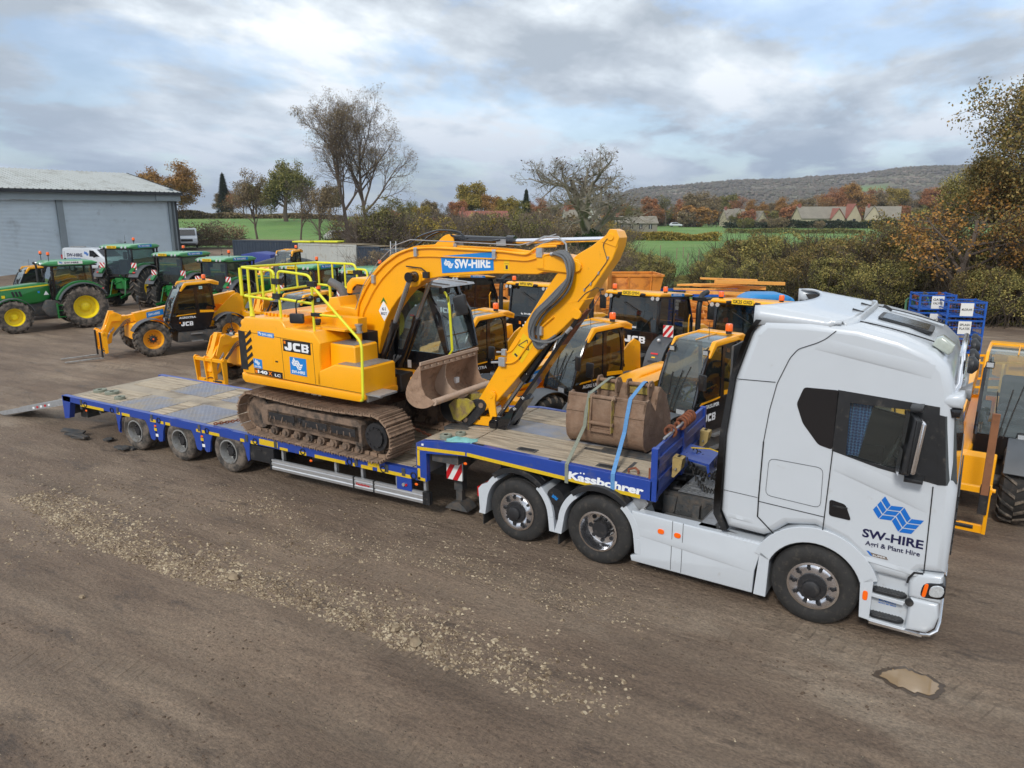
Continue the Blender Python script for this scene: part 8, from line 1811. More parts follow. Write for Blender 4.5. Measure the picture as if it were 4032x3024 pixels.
# ================================================================ TREES, HEDGES, HOUSES
leafmat('leaf_oak',[(104,78,44),(150,112,62),(182,138,80)]); leafmat('leaf_olive',[(74,78,44),(112,110,62),(150,138,80)]); leafmat('leaf_yellow',[(96,90,46),(144,128,62),(178,150,70)])
leafmat('leaf_russet',[(112,78,56),(156,106,72),(186,130,86)]); leafmat('leaf_dark',[(26,36,26),(42,54,36),(60,70,44)]); leafmat('leaf_orange',[(112,92,50),(156,118,62),(190,136,76)])
leafmat('leaf_hedge',[(78,82,50),(120,118,70),(156,146,86),(192,170,98)],.8,.9); leafmat('leaf_hedge_orange',[(80,80,48),(112,106,62),(142,122,72),(166,136,84)],.8,.8); leafmat('leaf_ivy',[(24,44,22),(40,62,30),(60,80,40)])
leafmat('leaf_brownscrub',[(92,80,64),(128,112,86),(162,144,104)],.85); leafmat('seed_cluster',[(52,34,30),(74,48,40),(92,62,50)])
mat('twig',rgb(98,86,76),.95,0,.2,3.); mat('twig_pale',rgb(132,124,108),.95,0,.2,3.); mat('twig_dark',rgb(70,60,50),.95,0,.2,3.)
def rv(rd): 
    while True:
        v=Vector((rd.uniform(-1,1),rd.uniform(-1,1),rd.uniform(-1,1)))
        if .05<v.length<1: return v.normalized()
class Tree:
    def __init__(s,seed): s.rd=random.Random(seed); s.w=MB(); s.tips=[]
    def grow(s,p,d,L,r,lev,maxl,nb,up,wig,ratio,ang=(28,60),sides=(7,6,4,3,3,3)):
        rd=s.rd; n=5 if lev<2 else (4 if lev<3 else 3); pts=[p.copy()]; rs=[r]; dd=d.copy()
        for i in range(n):
            dd=(dd+rv(rd)*wig+Vector((0,0,up))*(.5 if lev else .2)).normalized(); p=p+dd*(L/n); pts.append(p.copy()); rs.append(max(.004,r*(1-.72*(i+1)/n)))
        s.w.tube(pts,rs,sides[min(lev,5)],0,caps=False)
        if lev>=maxl: s.tips.append((pts[-1],dd)); s.tips.append((pts[-2],dd)); return
        k=nb[min(lev,len(nb)-1)]
        for j in range(k):
            t=.30+.68*(j+rd.random()*.7)/k if lev else .34+.62*(j+rd.random()*.6)/k; t=min(t,.98); i=int(t*n); f=t*n-i; q=pts[i].lerp(pts[min(i+1,n)],f); dl=(pts[min(i+1,n)]-pts[i]).normalized() if i<n else dd
            ax=dl.cross(rv(rd)); ax=ax.normalized() if ax.length>1e-3 else Vector((1,0,0)); nd=Matrix.Rotation(R(rd.uniform(*ang)),3,ax)@dl
            s.grow(q,nd.normalized(),L*ratio*(1.15-.5*t)*(.8+.4*rd.random()),rs[i]*.62,lev+1,maxl,nb,up,wig,ratio,ang,sides)
def leaves(mb,pts,n,r,size,rd,m=0,aspect=.6,flat=1.):
    V=mb.v;F=mb.f;Mi=mb.m
    for _ in range(n):
        c,dd=pts[rd.randrange(len(pts))]; p=c+rv(rd)*(r*rd.random()**.5); a=rv(rd)*size*(.6+.8*rd.random()); b_=a.cross(rv(rd)); 
        if b_.length<1e-5: continue
        b_=b_.normalized()*a.length*aspect; k=len(V); V+= [p-a,p+b_,p+a,p-b_]; F.append((k,k+1,k+2,k+3)); Mi.append(m)
PR={}
def proto(name,trunk,crown): PR[name]=(trunk,crown)
def mesh_of(mb,name,mats,ang=180):
    o=mb.build(name,mats,None,ang); me=o.data; bpy.data.objects.remove(o); return me
def make_proto(name,seed,H,maxl,nb,up,wig,ratio,r0,leafn,leafr,leafs,bark='bark',leaf='leaf_oak',ang=(28,60),first=.42,starts=None,lf_aspect=.6,twig_level_mat=None):
    T=Tree(seed)
    for (bx,by,lean,hh) in (starts or [(0,0,(0,0),1.)]):
        T.grow(Vector((bx,by,-.1)),Vector((lean[0],lean[1],1)).normalized(),H*first*2*hh*.62,r0*hh,0,maxl,nb,up,wig,ratio,ang)
    tm=mesh_of(T.w,'trunk',[bark],50)
    # normalise height to 1
    zs=max(v.co.z for v in tm.vertices); 
    cm=None
    k=zs/H
    if leafn:
        L_=MB(); leaves(L_,T.tips,leafn,leafr*k,leafs*k,T.rd,0,lf_aspect); cm=mesh_of(L_,'crown',[leaf]); zs=max(zs,max(v.co.z for v in cm.vertices))
    s=1/zs; tm.transform(Matrix.Scale(s,4)); 
    if cm: cm.transform(Matrix.Scale(s,4))
    PR[name]=(tm,cm)
def tree(kind,label,px,D,H,rz=0.,wide=1.,leaf=None,bark=None,cat='tree',name='tree',group=None,z=None,bare=False,pos=None,py=900):
    q=placed(px,py,D) if pos is None else pos
    if z is not None: q=Vector((q.x,q.y,z))
    t=thing(name,label,cat,q,rz,group); t.scale=(H*wide,H*wide,H); tm,cm=PR[kind]
    for me,nm,ov in ((tm,'trunk',bark),(cm,'crown',leaf)):
        if me is None or (bare and nm=='crown'): continue
        o=bpy.data.objects.new(nm,me); COL.objects.link(o); o.parent=t
        if ov: o.material_slots[0].link='OBJECT'; o.material_slots[0].material=MT[ov]
    return t
make_proto('tall',11,17,5,(12,8,6,4,3),.15,.12,.58,.24,19000,.34,.060,'twig','leaf_brownscrub',(26,58),first=.50,starts=[(0,0,(-.07,0),1.),(2.0,.4,(.0,0),.97)])
make_proto('oak',5,13,4,(9,7,5,4),.04,.22,.60,.30,16000,1.0,.16,'bark','leaf_oak',(40,75),first=.36)
make_proto('round',8,10,4,(8,6,5,3),.10,.18,.54,.22,12000,.9,.15,'bark','leaf_olive',(30,62),first=.40)
make_proto('sparse',21,8,4,(10,7,6,4),.14,.16,.52,.11,3600,.5,.08,'twig','leaf_yellow',(25,55),first=.42)
make_proto('bare',31,9,4,(12,8,6,5),.16,.15,.50,.10,0,0,0,'twig',None,(25,55),first=.42)
make_proto('ash',44,11,5,(9,7,6,4,3),.10,.26,.58,.30,520,.2,.10,'twig_pale','seed_cluster',(35,72),first=.34,lf_aspect=.5)
make_proto('nearsparse',52,7,5,(8,6,4,4,3),.08,.22,.58,.13,5000,.35,.065,'twig','leaf_orange',(35,70),first=.36)
make_proto('neardense',57,9,5,(8,6,5,4,2),.12,.20,.58,.22,34000,.50,.050,'bark','leaf_hedge_orange',(35,65),first=.38)
def bushproto(name,seed,H,W,D_,nstem,leafn,leafs,stem='twig_dark',leaf='leaf_hedge',thr=-.08,asp=.6):
    rd=random.Random(seed); w=MB(); pts=[]
    for _ in range(nstem):
        x=rd.uniform(-W,W)*.42;y=rd.uniform(-D_,D_)*.42; p=Vector((x,y,0)); d=Vector((x/W*.9+rd.uniform(-.3,.3),y/D_*.9+rd.uniform(-.3,.3),1)).normalized(); L=H*(.6+.45*rd.random()); P=[p.copy()]
        for i in range(4): d=(d+rv(rd)*.22).normalized(); p=p+d*L/4; P.append(p.copy())
        w.tube(P,[.035,.028,.02,.012,.005],3,0,caps=False)
        for i in (1,2,3):
            for _k in range(3):
                d2=(d+rv(rd)*.9).normalized(); q=P[i]; w.tube([q,q+d2*L*.14,q+d2*L*.24+Vector((0,0,.08))],[.012,.008,.003],3,0,caps=False)
    L_=MB(); V=L_.v;F=L_.f; c=0; tries=0
    while c<leafn and tries<leafn*6:
        tries+=1; u=rv(rd)*(rd.random()**.28); x,y,z=u.x*W*.5,u.y*D_*.5,H*(.50+.50*u.z)
        top=H*(.80+.35*noise.noise((x*.7+seed,y*.7,1.)))
        if z>top: z=top-rd.random()*.5
        if noise.noise((x*1.1+seed,y*1.1,z*1.1))<thr: continue
        p=Vector((x,y,z)); a=rv(rd)*leafs*(.6+.8*rd.random()); b_=a.cross(rv(rd)).normalized()*a.length*asp; k=len(V); V+=[p-a,p+b_,p+a,p-b_]; F.append((k,k+1,k+2,k+3)); L_.m.append(0); c+=1
    PR[name]=(mesh_of(w,'stems',[stem],50),mesh_of(L_,'foliage',[leaf]))
bushproto('bushA',3,4.4,4.6,3.2,60,15000,.050); bushproto('bushB',7,4.2,5.0,3.2,70,15000,.050); bushproto('scrub',12,4.0,5.0,3.0,120,3600,.060,'twig','leaf_brownscrub',-.02); bushproto('farbush',15,4.0,6.0,3.0,30,4200,.13,'twig','leaf_brownscrub',-.1)
def bush(kind,label,px,D,H,wide=1.,leaf=None,rz=0.,group=None,base=4.2,name='bush',z=None,py=1000,cat='bush'):
    q=placed(px,py,D)
    if z is not None: q.z=z
    t=thing(name,label,cat,q,rz,group); s=H/base; t.scale=(s*wide,s*wide,s); a,b_=PR[kind]
    for me,nm in ((a,'stems'),(b_,'foliage')):
        o=bpy.data.objects.new(nm,me); COL.objects.link(o); o.parent=t
        if leaf and nm=='foliage': o.material_slots[0].link='OBJECT'; o.material_slots[0].material=MT[leaf]
    return t
# --- named trees
tree('tall','tall twin-trunked almost bare tree left of centre, standing over the containers',1372,82.,17.6,YAW+.1,.95,cat='tree')
tree('ash','spreading leafless tree hung with dark seed clusters behind the dipper head',2330,66.,10.8,.5,1.25)
q=placed(2330,900,66.); 
bush('farbush','dark ivy clump round the trunk of the spreading leafless tree',2310,65.,4.2,.55,'leaf_ivy',.4)
bush('farbush','smaller dark ivy clump right of the leafless tree trunk',2420,65.,3.2,.45,'leaf_ivy',1.4)
tree('oak','broad orange-brown oak just right of the shed roof',675,170.,13.2,.4,1.25,'leaf_oak')
tree('sparse','slender nearly bare tree standing alone in the green field',1012,82.,8.6,.3,.9,'leaf_brownscrub')
tree('oak','large brown-green oak left of the tall bare tree',1130,150.,12.6,2.,1.15,'leaf_olive')
tree('bare','thin bare tree between the oak and the tall twin-trunked tree',1180,84.,7.6,1.,1.,'leaf_brownscrub')
tree('sparse','low twiggy tree leaning beside the left trunk of the tall tree',1260,80.,7.2,2.2,1.1,'leaf_brownscrub')
tree('sparse','bushy twiggy tree under the right side of the tall tree',1520,78.,6.6,.9,1.4,'leaf_olive')
tree('bare','bare tree top showing over the left end of the shed roof',95,110.,9.5,.2,1.4); tree('bare','second bare tree top showing over the shed ridge',240,112.,9.2,1.2,1.2)
tree('nearsparse','sparse orange-leaved tree behind the blue stillages',3810,34.,7.2,2.6,1.15)
tree('neardense','dense brown-orange tree filling the right edge',4290,31.,12.,.4,.95)
tree('neardense','green-brown tree between the sparse tree and the right edge tree',3985,38.,7.4,2.0,1.0,'leaf_hedge')
tree('bare','bare feathery tree top rising at the right edge above the brown trees',4040,45.,12.5,1.0,.9)
tree('neardense','muted brown tree between the two right edge trees',4075,35.,8.4,1.4,.95,'leaf_hedge_orange'); tree('nearsparse','twiggy olive tree above the hedge behind the blue stillages',3690,42.,6.8,.7,1.2,'leaf_hedge')
tree('nearsparse','small yellowing tree among the hedge left of the stillages',3430,40.,5.2,1.,1.2,'leaf_hedge_orange')
# --- thick hedge behind the yard on the right
rd=random.Random(77); hed=[(2440,52,3.2,1),(2520,50,2.8,0),(2600,49,2.4,1),(2690,48,1.2,0),(2745,48,1.3,1),(2800,48,2.2,0),(2850,47,2.8,1),(2905,47,3.4,0),(2975,47,4.0,1),(3060,46,4.2,0),(3160,44,4.1,1),(3260,43,4.2,0),(3350,42,4.0,1),(3440,41,4.2,0),(3540,40,4.2,1),(3640,39,4.4,0),(3740,38,4.5,1),(3850,37,4.6,0),(3960,36,4.7,1),(4080,35,4.8,0),(2500,46,2.0,1),(2690,45,1.1,0),(2900,43,2.7,1),(3110,41,3.3,0),(3310,39,3.2,1),(3500,37,3.1,0),(3890,33,2.9,1),(4010,32,3.0,0)]
nm_=['far left end','left part','left-centre part','middle','right-centre part','right part','far right end']
for i,(px,D,H,k) in enumerate(hed):
    lf=['leaf_hedge','leaf_hedge','leaf_hedge_orange'][i%3] if px>2900 else 'leaf_hedge'
    bush('bushA' if k else 'bushB','tangled green and yellow hedge shrub behind the yard steelwork and stillages',px,D,H,1.15,lf,rd.uniform(0,6.28),'shrubs of the thick hedge behind the yard')
# darker bare scrub behind the skips, below the boom
for i in range(13):
    px=1500+i*78; bush('scrub','dark leafless scrub shrub seen under the excavator boom',px,50-(i%3)*2.,2.9+rd.random()*.5,1.05,None,rd.uniform(0,6.28),'leafless shrubs below the boom',z=0.)
for i in range(15):
    px=1420+i*68+rd.uniform(-15,15); bush('scrub','brown autumn scrub shrub in the belt above the boom',px,84+rd.uniform(-8,10),(5.6 if px<2150 else 4.6)+rd.uniform(-.7,.7),1.25,rd.choice(['leaf_brownscrub','leaf_yellow','leaf_olive']),rd.uniform(0,6.28),'brown shrubs of the belt above the boom',z=.2)
# belt of far trees
kinds=['round','oak','sparse','round','bare']; 
far=[(880,240,8.5,'leaf_brownscrub'),(920,235,9,'leaf_russet'),(965,200,11,'leaf_brownscrub'),(1010,190,9,'leaf_olive'),(1230,170,10,'leaf_oak'),(1300,170,8,'leaf_brownscrub'),(1600,190,8,'leaf_olive'),(1650,160,7,'leaf_yellow'),(1700,210,9,'leaf_brownscrub'),(1745,200,8,'leaf_russet'),(1795,205,9.,'leaf_russet'),(1845,230,15,'leaf_yellow'),(1900,240,13,'leaf_russet'),(1945,230,11,'leaf_oak'),(1990,180,9.5,'leaf_yellow'),(2035,190,9,'leaf_olive'),(2110,230,10,'leaf_russet'),(2180,220,9,'leaf_brownscrub'),(2240,240,9,'leaf_russet'),(2300,250,10,'leaf_olive')]
for i,(px,D,H,lf) in enumerate(far):
    c={'leaf_brownscrub':'grey-brown','leaf_russet':'russet','leaf_olive':'olive','leaf_oak':'tan','leaf_yellow':'yellowing'}[lf]
    tree(kinds[i%5] if lf!='leaf_yellow' else 'round','%s tree in the distant belt %s'%(c,'left of the tall bare tree' if px<1350 else 'between the tall bare tree and the seed-hung tree'),px,D,H,rd.uniform(0,6),1.1,lf,group='trees of the distant belt',name='distant_tree')
for i in range(9):
    px=1560+i*75; bush('farbush','low brown thicket in front of the distant belt of trees',px,130+rd.uniform(-15,15),5.5+rd.uniform(-.8,.8),1.5,rd.choice(['leaf_brownscrub','leaf_olive','leaf_russet']),rd.uniform(0,6),'brown thickets before the distant belt')
vill=[(2440,290,9,'leaf_oak'),(2500,280,8,'leaf_olive'),(2560,270,11,'leaf_russet'),(2620,280,12,'leaf_olive'),(2680,300,11,'leaf_russet'),(2730,290,13,'leaf_brownscrub'),(2790,300,14,'leaf_brownscrub'),(2850,310,13,'leaf_olive'),(2910,300,12,'leaf_russet'),(2975,310,11,'leaf_oak'),(3040,320,10,'leaf_brownscrub'),(3100,315,12,'leaf_oak'),(3160,330,12,'leaf_brownscrub'),(3220,330,14,'leaf_oak'),(3280,340,17,'leaf_russet'),(3340,340,19,'leaf_oak'),(3400,345,17,'leaf_russet'),(3460,340,15,'leaf_brownscrub'),(3530,340,17,'leaf_yellow'),(3590,340,15,'leaf_brownscrub'),(3650,330,17,'leaf_russet'),(3720,320,15,'leaf_oak'),(3800,320,16,'leaf_russet'),(3900,320,16,'leaf_brownscrub'),(2380,270,9,'leaf_brownscrub'),(3010,262,6,'leaf_yellow'),(3175,252,4.5,'leaf_orange'),(3560,280,8,'leaf_russet'),(3620,275,8,'leaf_olive'),(2890,262,5,'leaf_olive')]
for i,(px,D,H,lf) in enumerate(vill):
    c={'leaf_brownscrub':'grey-brown','leaf_russet':'russet','leaf_olive':'olive','leaf_oak':'tan','leaf_yellow':'yellowing','leaf_orange':'bright orange'}[lf]
    tree(['round','oak','round','sparse','oak'][i%5] if lf not in('leaf_yellow','leaf_orange') else 'round','%s tree among the distant village houses below the hill'%c,px,D,H,rd.uniform(0,6),1.15,lf,group='trees among the distant houses',name='distant_tree')
for i in range(34):
    px=2380+i*46+rd.uniform(-18,18); bush('farbush','brown autumn thicket filling in between the distant village houses',px,rd.choice([262,285,300,325]),rd.uniform(5,9),1.5,rd.choice(['leaf_brownscrub','leaf_olive','leaf_russet','leaf_oak']),rd.uniform(0,6),'thickets between the distant houses')
for i in range(9):
    bush('farbush','dark rounded shrub in front of the distant houses',2930+i*68+rd.uniform(-15,15),rd.uniform(232,242),rd.uniform(2.6,4.2),1.3,rd.choice(['leaf_olive','leaf_dark','leaf_brownscrub']),rd.uniform(0,6),'shrubs in front of the distant houses')
# conifers
w=MB(); L_=MB(); rd2=random.Random(2); w.tube([(0,0,0),(0,0,1)],[.03,.005],6,0)
for i in range(2600):
    z=.10+.9*rd2.random()**1.1; r=.20*(1-z)+.015; a=rd2.random()*6.28; q=r*(.5+.5*rd2.random()); p=Vector((q*math.cos(a),q*math.sin(a),z-.05*q/r)); u=Vector((math.cos(a),math.sin(a),-.35))*.035; v=Vector((-math.sin(a),math.cos(a),0))*.016; k=len(L_.v); L_.v+=[p-u,p+v,p+u,p-v]; L_.f.append((k,k+1,k+2,k+3)); L_.m.append(0)
PR['conifer']=(mesh_of(w,'trunk',['bark']),mesh_of(L_,'crown',['leaf_dark']))
tree('conifer','dark conifer right of the seed-hung trees left side, on the skyline',2072,190.,11.3,0,1.1,name='conifer'); tree('conifer','small dark conifer behind the oak near the shed',893,235.,14.,0,1.2,name='conifer'); tree('conifer','dark green conifer beside the large red-gabled house',3135,262.,6.5,0,1.3,name='conifer')
# hedges as long things
def hedge(label,pts,H,W,n,lf,size=.10,z=None):
    rd=random.Random(n); b=MB(); P=[placed(px,900,D) for px,D in pts]; V=b.v;F=b.f
    o0=P[0].copy(); segs=[(P[i],P[i+1]) for i in range(len(P)-1)]; Ls=[(c-a).length for a,c in segs]; T=sum(Ls)
    for _ in range(n):
        t=rd.random()*T; i=0
        while t>Ls[i] and i<len(Ls)-1: t-=Ls[i]; i+=1
        a,c=segs[i]; p=a.lerp(c,min(1,t/Ls[i])); hh=H*(.75+.5*noise.noise((p.x*.15,p.y*.15,3))); p=p-o0+Vector((rd.gauss(0,W*.3),rd.gauss(0,W*.3),hh*rd.random()**.8)); e=rv(rd)*size*(.6+.8*rd.random()); g=e.cross(rv(rd)).normalized()*e.length*.6; k=len(V); V+=[p-e,p+g,p+e,p-g]; F.append((k,k+1,k+2,k+3)); b.m.append(0)
    o=b.build('hedge',lf,None,180); o.location=o0; tag(o,label,'hedge')
hedge('dark brown hedge along the top of the left green field',[(640,172),(800,176),(1000,178),(1350,176)],1.8,2.0,16000,'leaf_brownscrub',.22)
hedge('orange-brown hedge crossing the fields behind the dipper head',[(2130,150),(2450,146),(2830,140)],2.6,1.6,15000,'leaf_yellow',.16)
hedge('dark low hedge beside the village road on the right',[(2850,240),(3100,236),(3600,230)],3.0,2.,12000,'leaf_dark',.22)
hedge('thin dark hedge across the middle of the right-hand fields',[(2860,190),(3150,188),(3400,186)],1.6,1.2,6000,'leaf_olive',.16)
hedge('brown weedy bank between the yard and the left field',[(700,84),(860,86),(1100,84),(1300,80)],.7,2.6,9000,'leaf_brownscrub',.12)
# brush pile
b=MB(); rd3=random.Random(5)
for i in range(900):
    a=rd3.random()*6.28; r=rd3.random()**.6; x=r*4.2*math.cos(a); y=r*2.4*math.sin(a); h0=2.9*(1-abs(x/4.6-.0)**1.3)*(1-abs(y/2.8)**1.5)*rd3.random()**.5*(1.15 if x<0 else .8); d=rv(rd3); d.z*=.5; L=rd3.uniform(.5,1.6); p=Vector((x,y,max(.05,h0))); b.tube([p-d*L/2,p+rv(rd3)*.1,p+d*L/2],[.02,.018,.006],3,0,caps=False)
leaves(b,[(Vector((rd3.uniform(-3.2,2.4),rd3.uniform(-1.5,1.5),1.0+rd3.random()*1.1)),Vector((0,0,1))) for _ in range(60)],3500,.9,.09,rd3,1)
o=b.build('brush_pile',['twig','leaf_brownscrub'],None,60); q=placed(868,955,79.); o.location=q; o.rotation_euler=(0,0,YAW); tag(o,'large heap of cut brushwood beside the white van, at the field edge','brush pile')
# fence posts and sheep-field posts on the right
for i,(px,D) in enumerate([(2665,82),(2690,85),(2752,80),(2710,70),(2600,90),(2560,62),(2635,64)]):
    b=MB(); b.cyl((0,0,0),(0,0,1.25),.05,6); o=b.build('fence_post','wood_grey'); o.location=placed(px,1000,D); tag(o,'thin wooden post in the right-hand green field','post','posts in the right-hand field')
# woodland on the hill: rounded crowns too many to count
leafmat('leaf_hillwood',[(70,68,66),(90,84,80),(88,86,74),(106,94,86),(82,84,72),(114,100,90)],.95,.012)
b=MB(); rd4=random.Random(6); n=0
while n<12000:
    D=rd4.uniform(860,2050); a=rd4.uniform(.0,.86)
    if .44<a<.50 and 1150<D<1290: continue
    x,y=fromDU(D,a*D); h0=hill(x,y)
    if h0<3: n+=1; continue
    r=rd4.uniform(3,6.5); V=[(0,0,1.),(.8,0,.45),(.25,.76,.5),(-.65,.47,.42),(-.65,-.47,.5),(.25,-.76,.42),(.9,.3,-.3),(0,.95,-.3),(-.9,.1,-.3),(-.2,-.95,-.3)]
    b.add([(x+v[0]*r*rd4.uniform(.8,1.2),y+v[1]*r,h0+v[2]*r*.8*rd4.uniform(.7,1.2)+r*.15) for v in V],[(0,1,2),(0,2,3),(0,3,4),(0,4,5),(0,5,1),(1,6,2),(2,6,7),(2,7,3),(3,7,8),(3,8,4),(4,8,9),(4,9,5),(5,9,6),(5,6,1)],0); n+=1
o=b.build('hill_woodland','leaf_hillwood',None,20,kind='stuff'); o['label']='bare grey-brown woodland covering the distant hill'; o['category']='woodland'
# houses
def house(label,px,D,w,dp,eh,rh,rz,wall='wall_stone',roof='roof_grey',gables=(),z=None,name='house'):
    q=placed(px,900,D); t=thing(name,label,'house',(q.x,q.y,q.z-.2 if z is None else z),YAW+rz)
    b=MB(); b.box(-w/2,w/2,-dp/2,dp/2,0,eh); b.prism([(-dp/2,eh),(dp/2,eh),(0,eh+rh)],-w/2,w/2,'x'); b.build('wall',wall,t,30)
    b=MB(); 
    for s in (-1,1): b.add([(x,s*(dp/2+.35),eh-.2+zz_) for x in (-w/2-.3,w/2+.3) for zz_ in (0,.18)]+[(x,0,eh+rh+zz_) for x in (-w/2-.3,w/2+.3) for zz_ in (.02,.2)],[(0,2,6,4),(1,5,7,3),(0,1,3,2),(0,4,5,1),(2,3,7,6),(4,6,7,5)])
    rf=b.build('roof',roof,t,30)
    b=MB(); b.box(-w/2+.2,-w/2+1.,-.4,.4,eh+rh*.6,eh+rh+1.1); b.build('chimney',roof if roof!='roof_grey' else 'roof_red',rf)
    for i,(gx,gw,gh_,gr) in enumerate(gables):
        b=MB(); b.prism([(gx-gw/2,0),(gx-gw/2,eh),(gx,eh+gh_),(gx+gw/2,eh),(gx+gw/2,0)],-dp/2-1.2,-dp/2,'y'); b.build('gable',wall,t,30)
        b=MB()
        for s in (-1,1): b.add([(gx+s*(gw/2+.3),y,eh-.25) for y in (-dp/2-1.5,0)]+[(gx,y,eh+gh_+.1) for y in (-dp/2-1.5,0)]+[(gx+s*(gw/2+.3),y,eh-.07) for y in (-dp/2-1.5,0)]+[(gx,y,eh+gh_+.28) for y in (-dp/2-1.5,0)],[(0,1,3,2),(4,6,7,5),(0,2,6,4)])
        b.build('gable_roof',gr,t)
        b=MB(); b.box(gx-.5,gx+.5,-dp/2-1.25,-dp/2-1.18,eh*.55,eh*.55+1.2,0); b.build('window','dark_pane',t)
    for i in range(int(w/2.6)):
        x=-w/2+1.3+i*2.6; b=MB(); b.box(x-.45,x+.45,-dp/2-.04,-dp/2+.02,1.,2.2,0); b.box(x-.03,x+.03,-dp/2-.06,-dp/2-.03,1.,2.2,1); b.build('window',['dark_pane','letter_white'],t)
    return t
mat('dark_pane',(.03,.035,.04),.2); mat('wall_white',rgb(200,198,190),.8)
house('long stone house with a grey roof and two red-roofed gables',3245,250,20,7,3.2,3.6,.1,gables=((2.,4.5,3.,'roof_red'),(7.6,5,4.4,'roof_red')))
house('stone house with red roof edge, right of the long gabled house',3470,245,10,7,3.,3.8,-.5,gables=((-2.5,5,4.,'roof_grey'),))
house('small white-gabled house left of the long stone house',2985,262,7,6,2.6,2.6,.3,roof='roof_red',gables=((-1.5,3.6,2.8,'roof_grey'),))
house('pale-gabled house at the foot of the far trees',2885,275,8,6,2.8,3.4,.2,roof='roof_grey',gables=((0,4,3.6,'roof_grey'),))
house('house with a steep white gable behind the seed-hung tree',2285,190,9,6,2.8,3.2,.3,wall='wall_white',gables=((1.,3.6,4.,'roof_grey'),))
house('long low grey barn seen through the seed-hung tree',2500,205,11,7,2.6,1.6,0.,wall='roof_grey',roof='roof_grey',name='barn')
house('hipped brown roof of a house among the belt trees',1905,175,11,7,2.6,3.2,.2,roof='roof_red')
# far cars
def car(label,px,D,rz,m='truck_white',py=897,z=None):
    q=placed(px,py,D); t=thing('parked_car',label,'car',(q.x,q.y,q.z+.05 if z is None else z),YAW+rz)
    b=MB(); b.rprism(smooth_poly([(-2.1,.35),(-2.15,.85),(-1.9,1.0),(-1.35,1.45),(.4,1.48),(1.1,.98),(1.95,.85),(2.15,.6),(2.1,.3)],1,True,.2),-.88,.88,.15,3); b.build('body',m,t,35)
    b=MB(); b.prism([(-1.7,1.0),(-1.25,1.38),(.35,1.40),(.95,1.0)],-.89,.89,'y'); b.build('window','gloss_black',t)
    for x in (-1.35,1.35):
        for y in (-.86,.68): b=MB(); b.cyl((x,y,.33),(x,y+.18,.33),.33,14); b.build('wheel','rubber',t)
    return t
car('small white car on the lane across the fields, right of the seed-hung tree',2660,250,.0,z=placed(2660,900,250).z+.25)
car('grey car parked before the village houses',3270,236,.1,'dull_alloy'); 
car('dark vehicle standing in the field behind the tall bare tree trunks',1345,96,.6,'container_grey',py=940)

# thin damp air
hz=bpy.data.materials.new('haze'); hz.use_nodes=True; hn=hz.node_tree; hn.nodes.clear(); ho=hn.nodes.new('ShaderNodeOutputMaterial'); hv=hn.nodes.new('ShaderNodeVolumePrincipled'); hv.inputs['Color'].default_value=(.86,.92,1.,1); hv.inputs['Density'].default_value=.00016; hv.inputs['Anisotropy'].default_value=.2; hn.links.new(hv.outputs[0],ho.inputs['Volume']); MT['haze']=hz
b=MB(); b.box(-4300,4300,-90,4700,-3,190); o=b.build('haze','haze',None,kind='stuff'); o['label']='thin damp air softening the far hill'; o['category']='haze'
# ---------------------------------------------------------------- pieces that are separate in the place become separate parts
SPLIT={'door_window','end_plate','side_fairing_edge','guard_post','side_marker','tail_lamp','rail_clamp','bucket_ear','bucket_tooth','cab_window','side_tank','fuel_tank','mirror_arm','roof_rib','chin_bar','lashing_point','lashing_pocket','panel_gap','side_plate','cylinder_guard','step_tread','foot_step','warning_label','hose_fitting','pipe_clamp','valve_block','grease_pipe','step','window','grille','body_crease','vent_slot','rear_linkage','hydraulic_pipe'}
def split_loose(ob,ang=38):
    me=ob.data; bm=bmesh.new(); bm.from_mesh(me); bmesh.ops.remove_doubles(bm,verts=bm.verts,dist=2e-4); bm.faces.index_update()
    seen=set(); groups=[]
    for f in bm.faces:
        if f.index in seen: continue
        st=[f]; seen.add(f.index); g=[]
        while st:
            q=st.pop(); g.append(q)
            for v in q.verts:
                for h in v.link_faces:
                    if h.index not in seen: seen.add(h.index); st.append(h)
        groups.append(g)
    if 1<len(groups)<=24:
        for g in groups:
            ix={};vs=[];fs=[];mi=[]
            for f in g:
                t=[]
                for v in f.verts:
                    if v not in ix: ix[v]=len(vs); vs.append(v.co[:])
                    t.append(ix[v])
                fs.append(t); mi.append(f.material_index)
            nm=bpy.data.meshes.new(me.name); nm.from_pydata(vs,[],fs); [nm.materials.append(m) for m in me.materials]; nm.polygons.foreach_set('material_index',mi); nm.polygons.foreach_set('use_smooth',[True]*len(fs)); nm.update(); nm.set_sharp_from_angle(angle=R(ang))
            o=bpy.data.objects.new(ob.name.split('.')[0],nm); COL.objects.link(o); o.parent=ob.parent; o.matrix_local=ob.matrix_local
            for md in ob.modifiers:
                n=o.modifiers.new(md.name,md.type)
                if md.type=='BEVEL': n.width=md.width; n.segments=md.segments; n.limit_method=md.limit_method; n.angle_limit=md.angle_limit; n.harden_normals=True
        bpy.data.objects.remove(ob)
    bm.free()
for o in [o for o in bpy.data.objects if o.type=='MESH' and o.parent and o.name.split('.')[0] in SPLIT and not o.children]: split_loose(o)
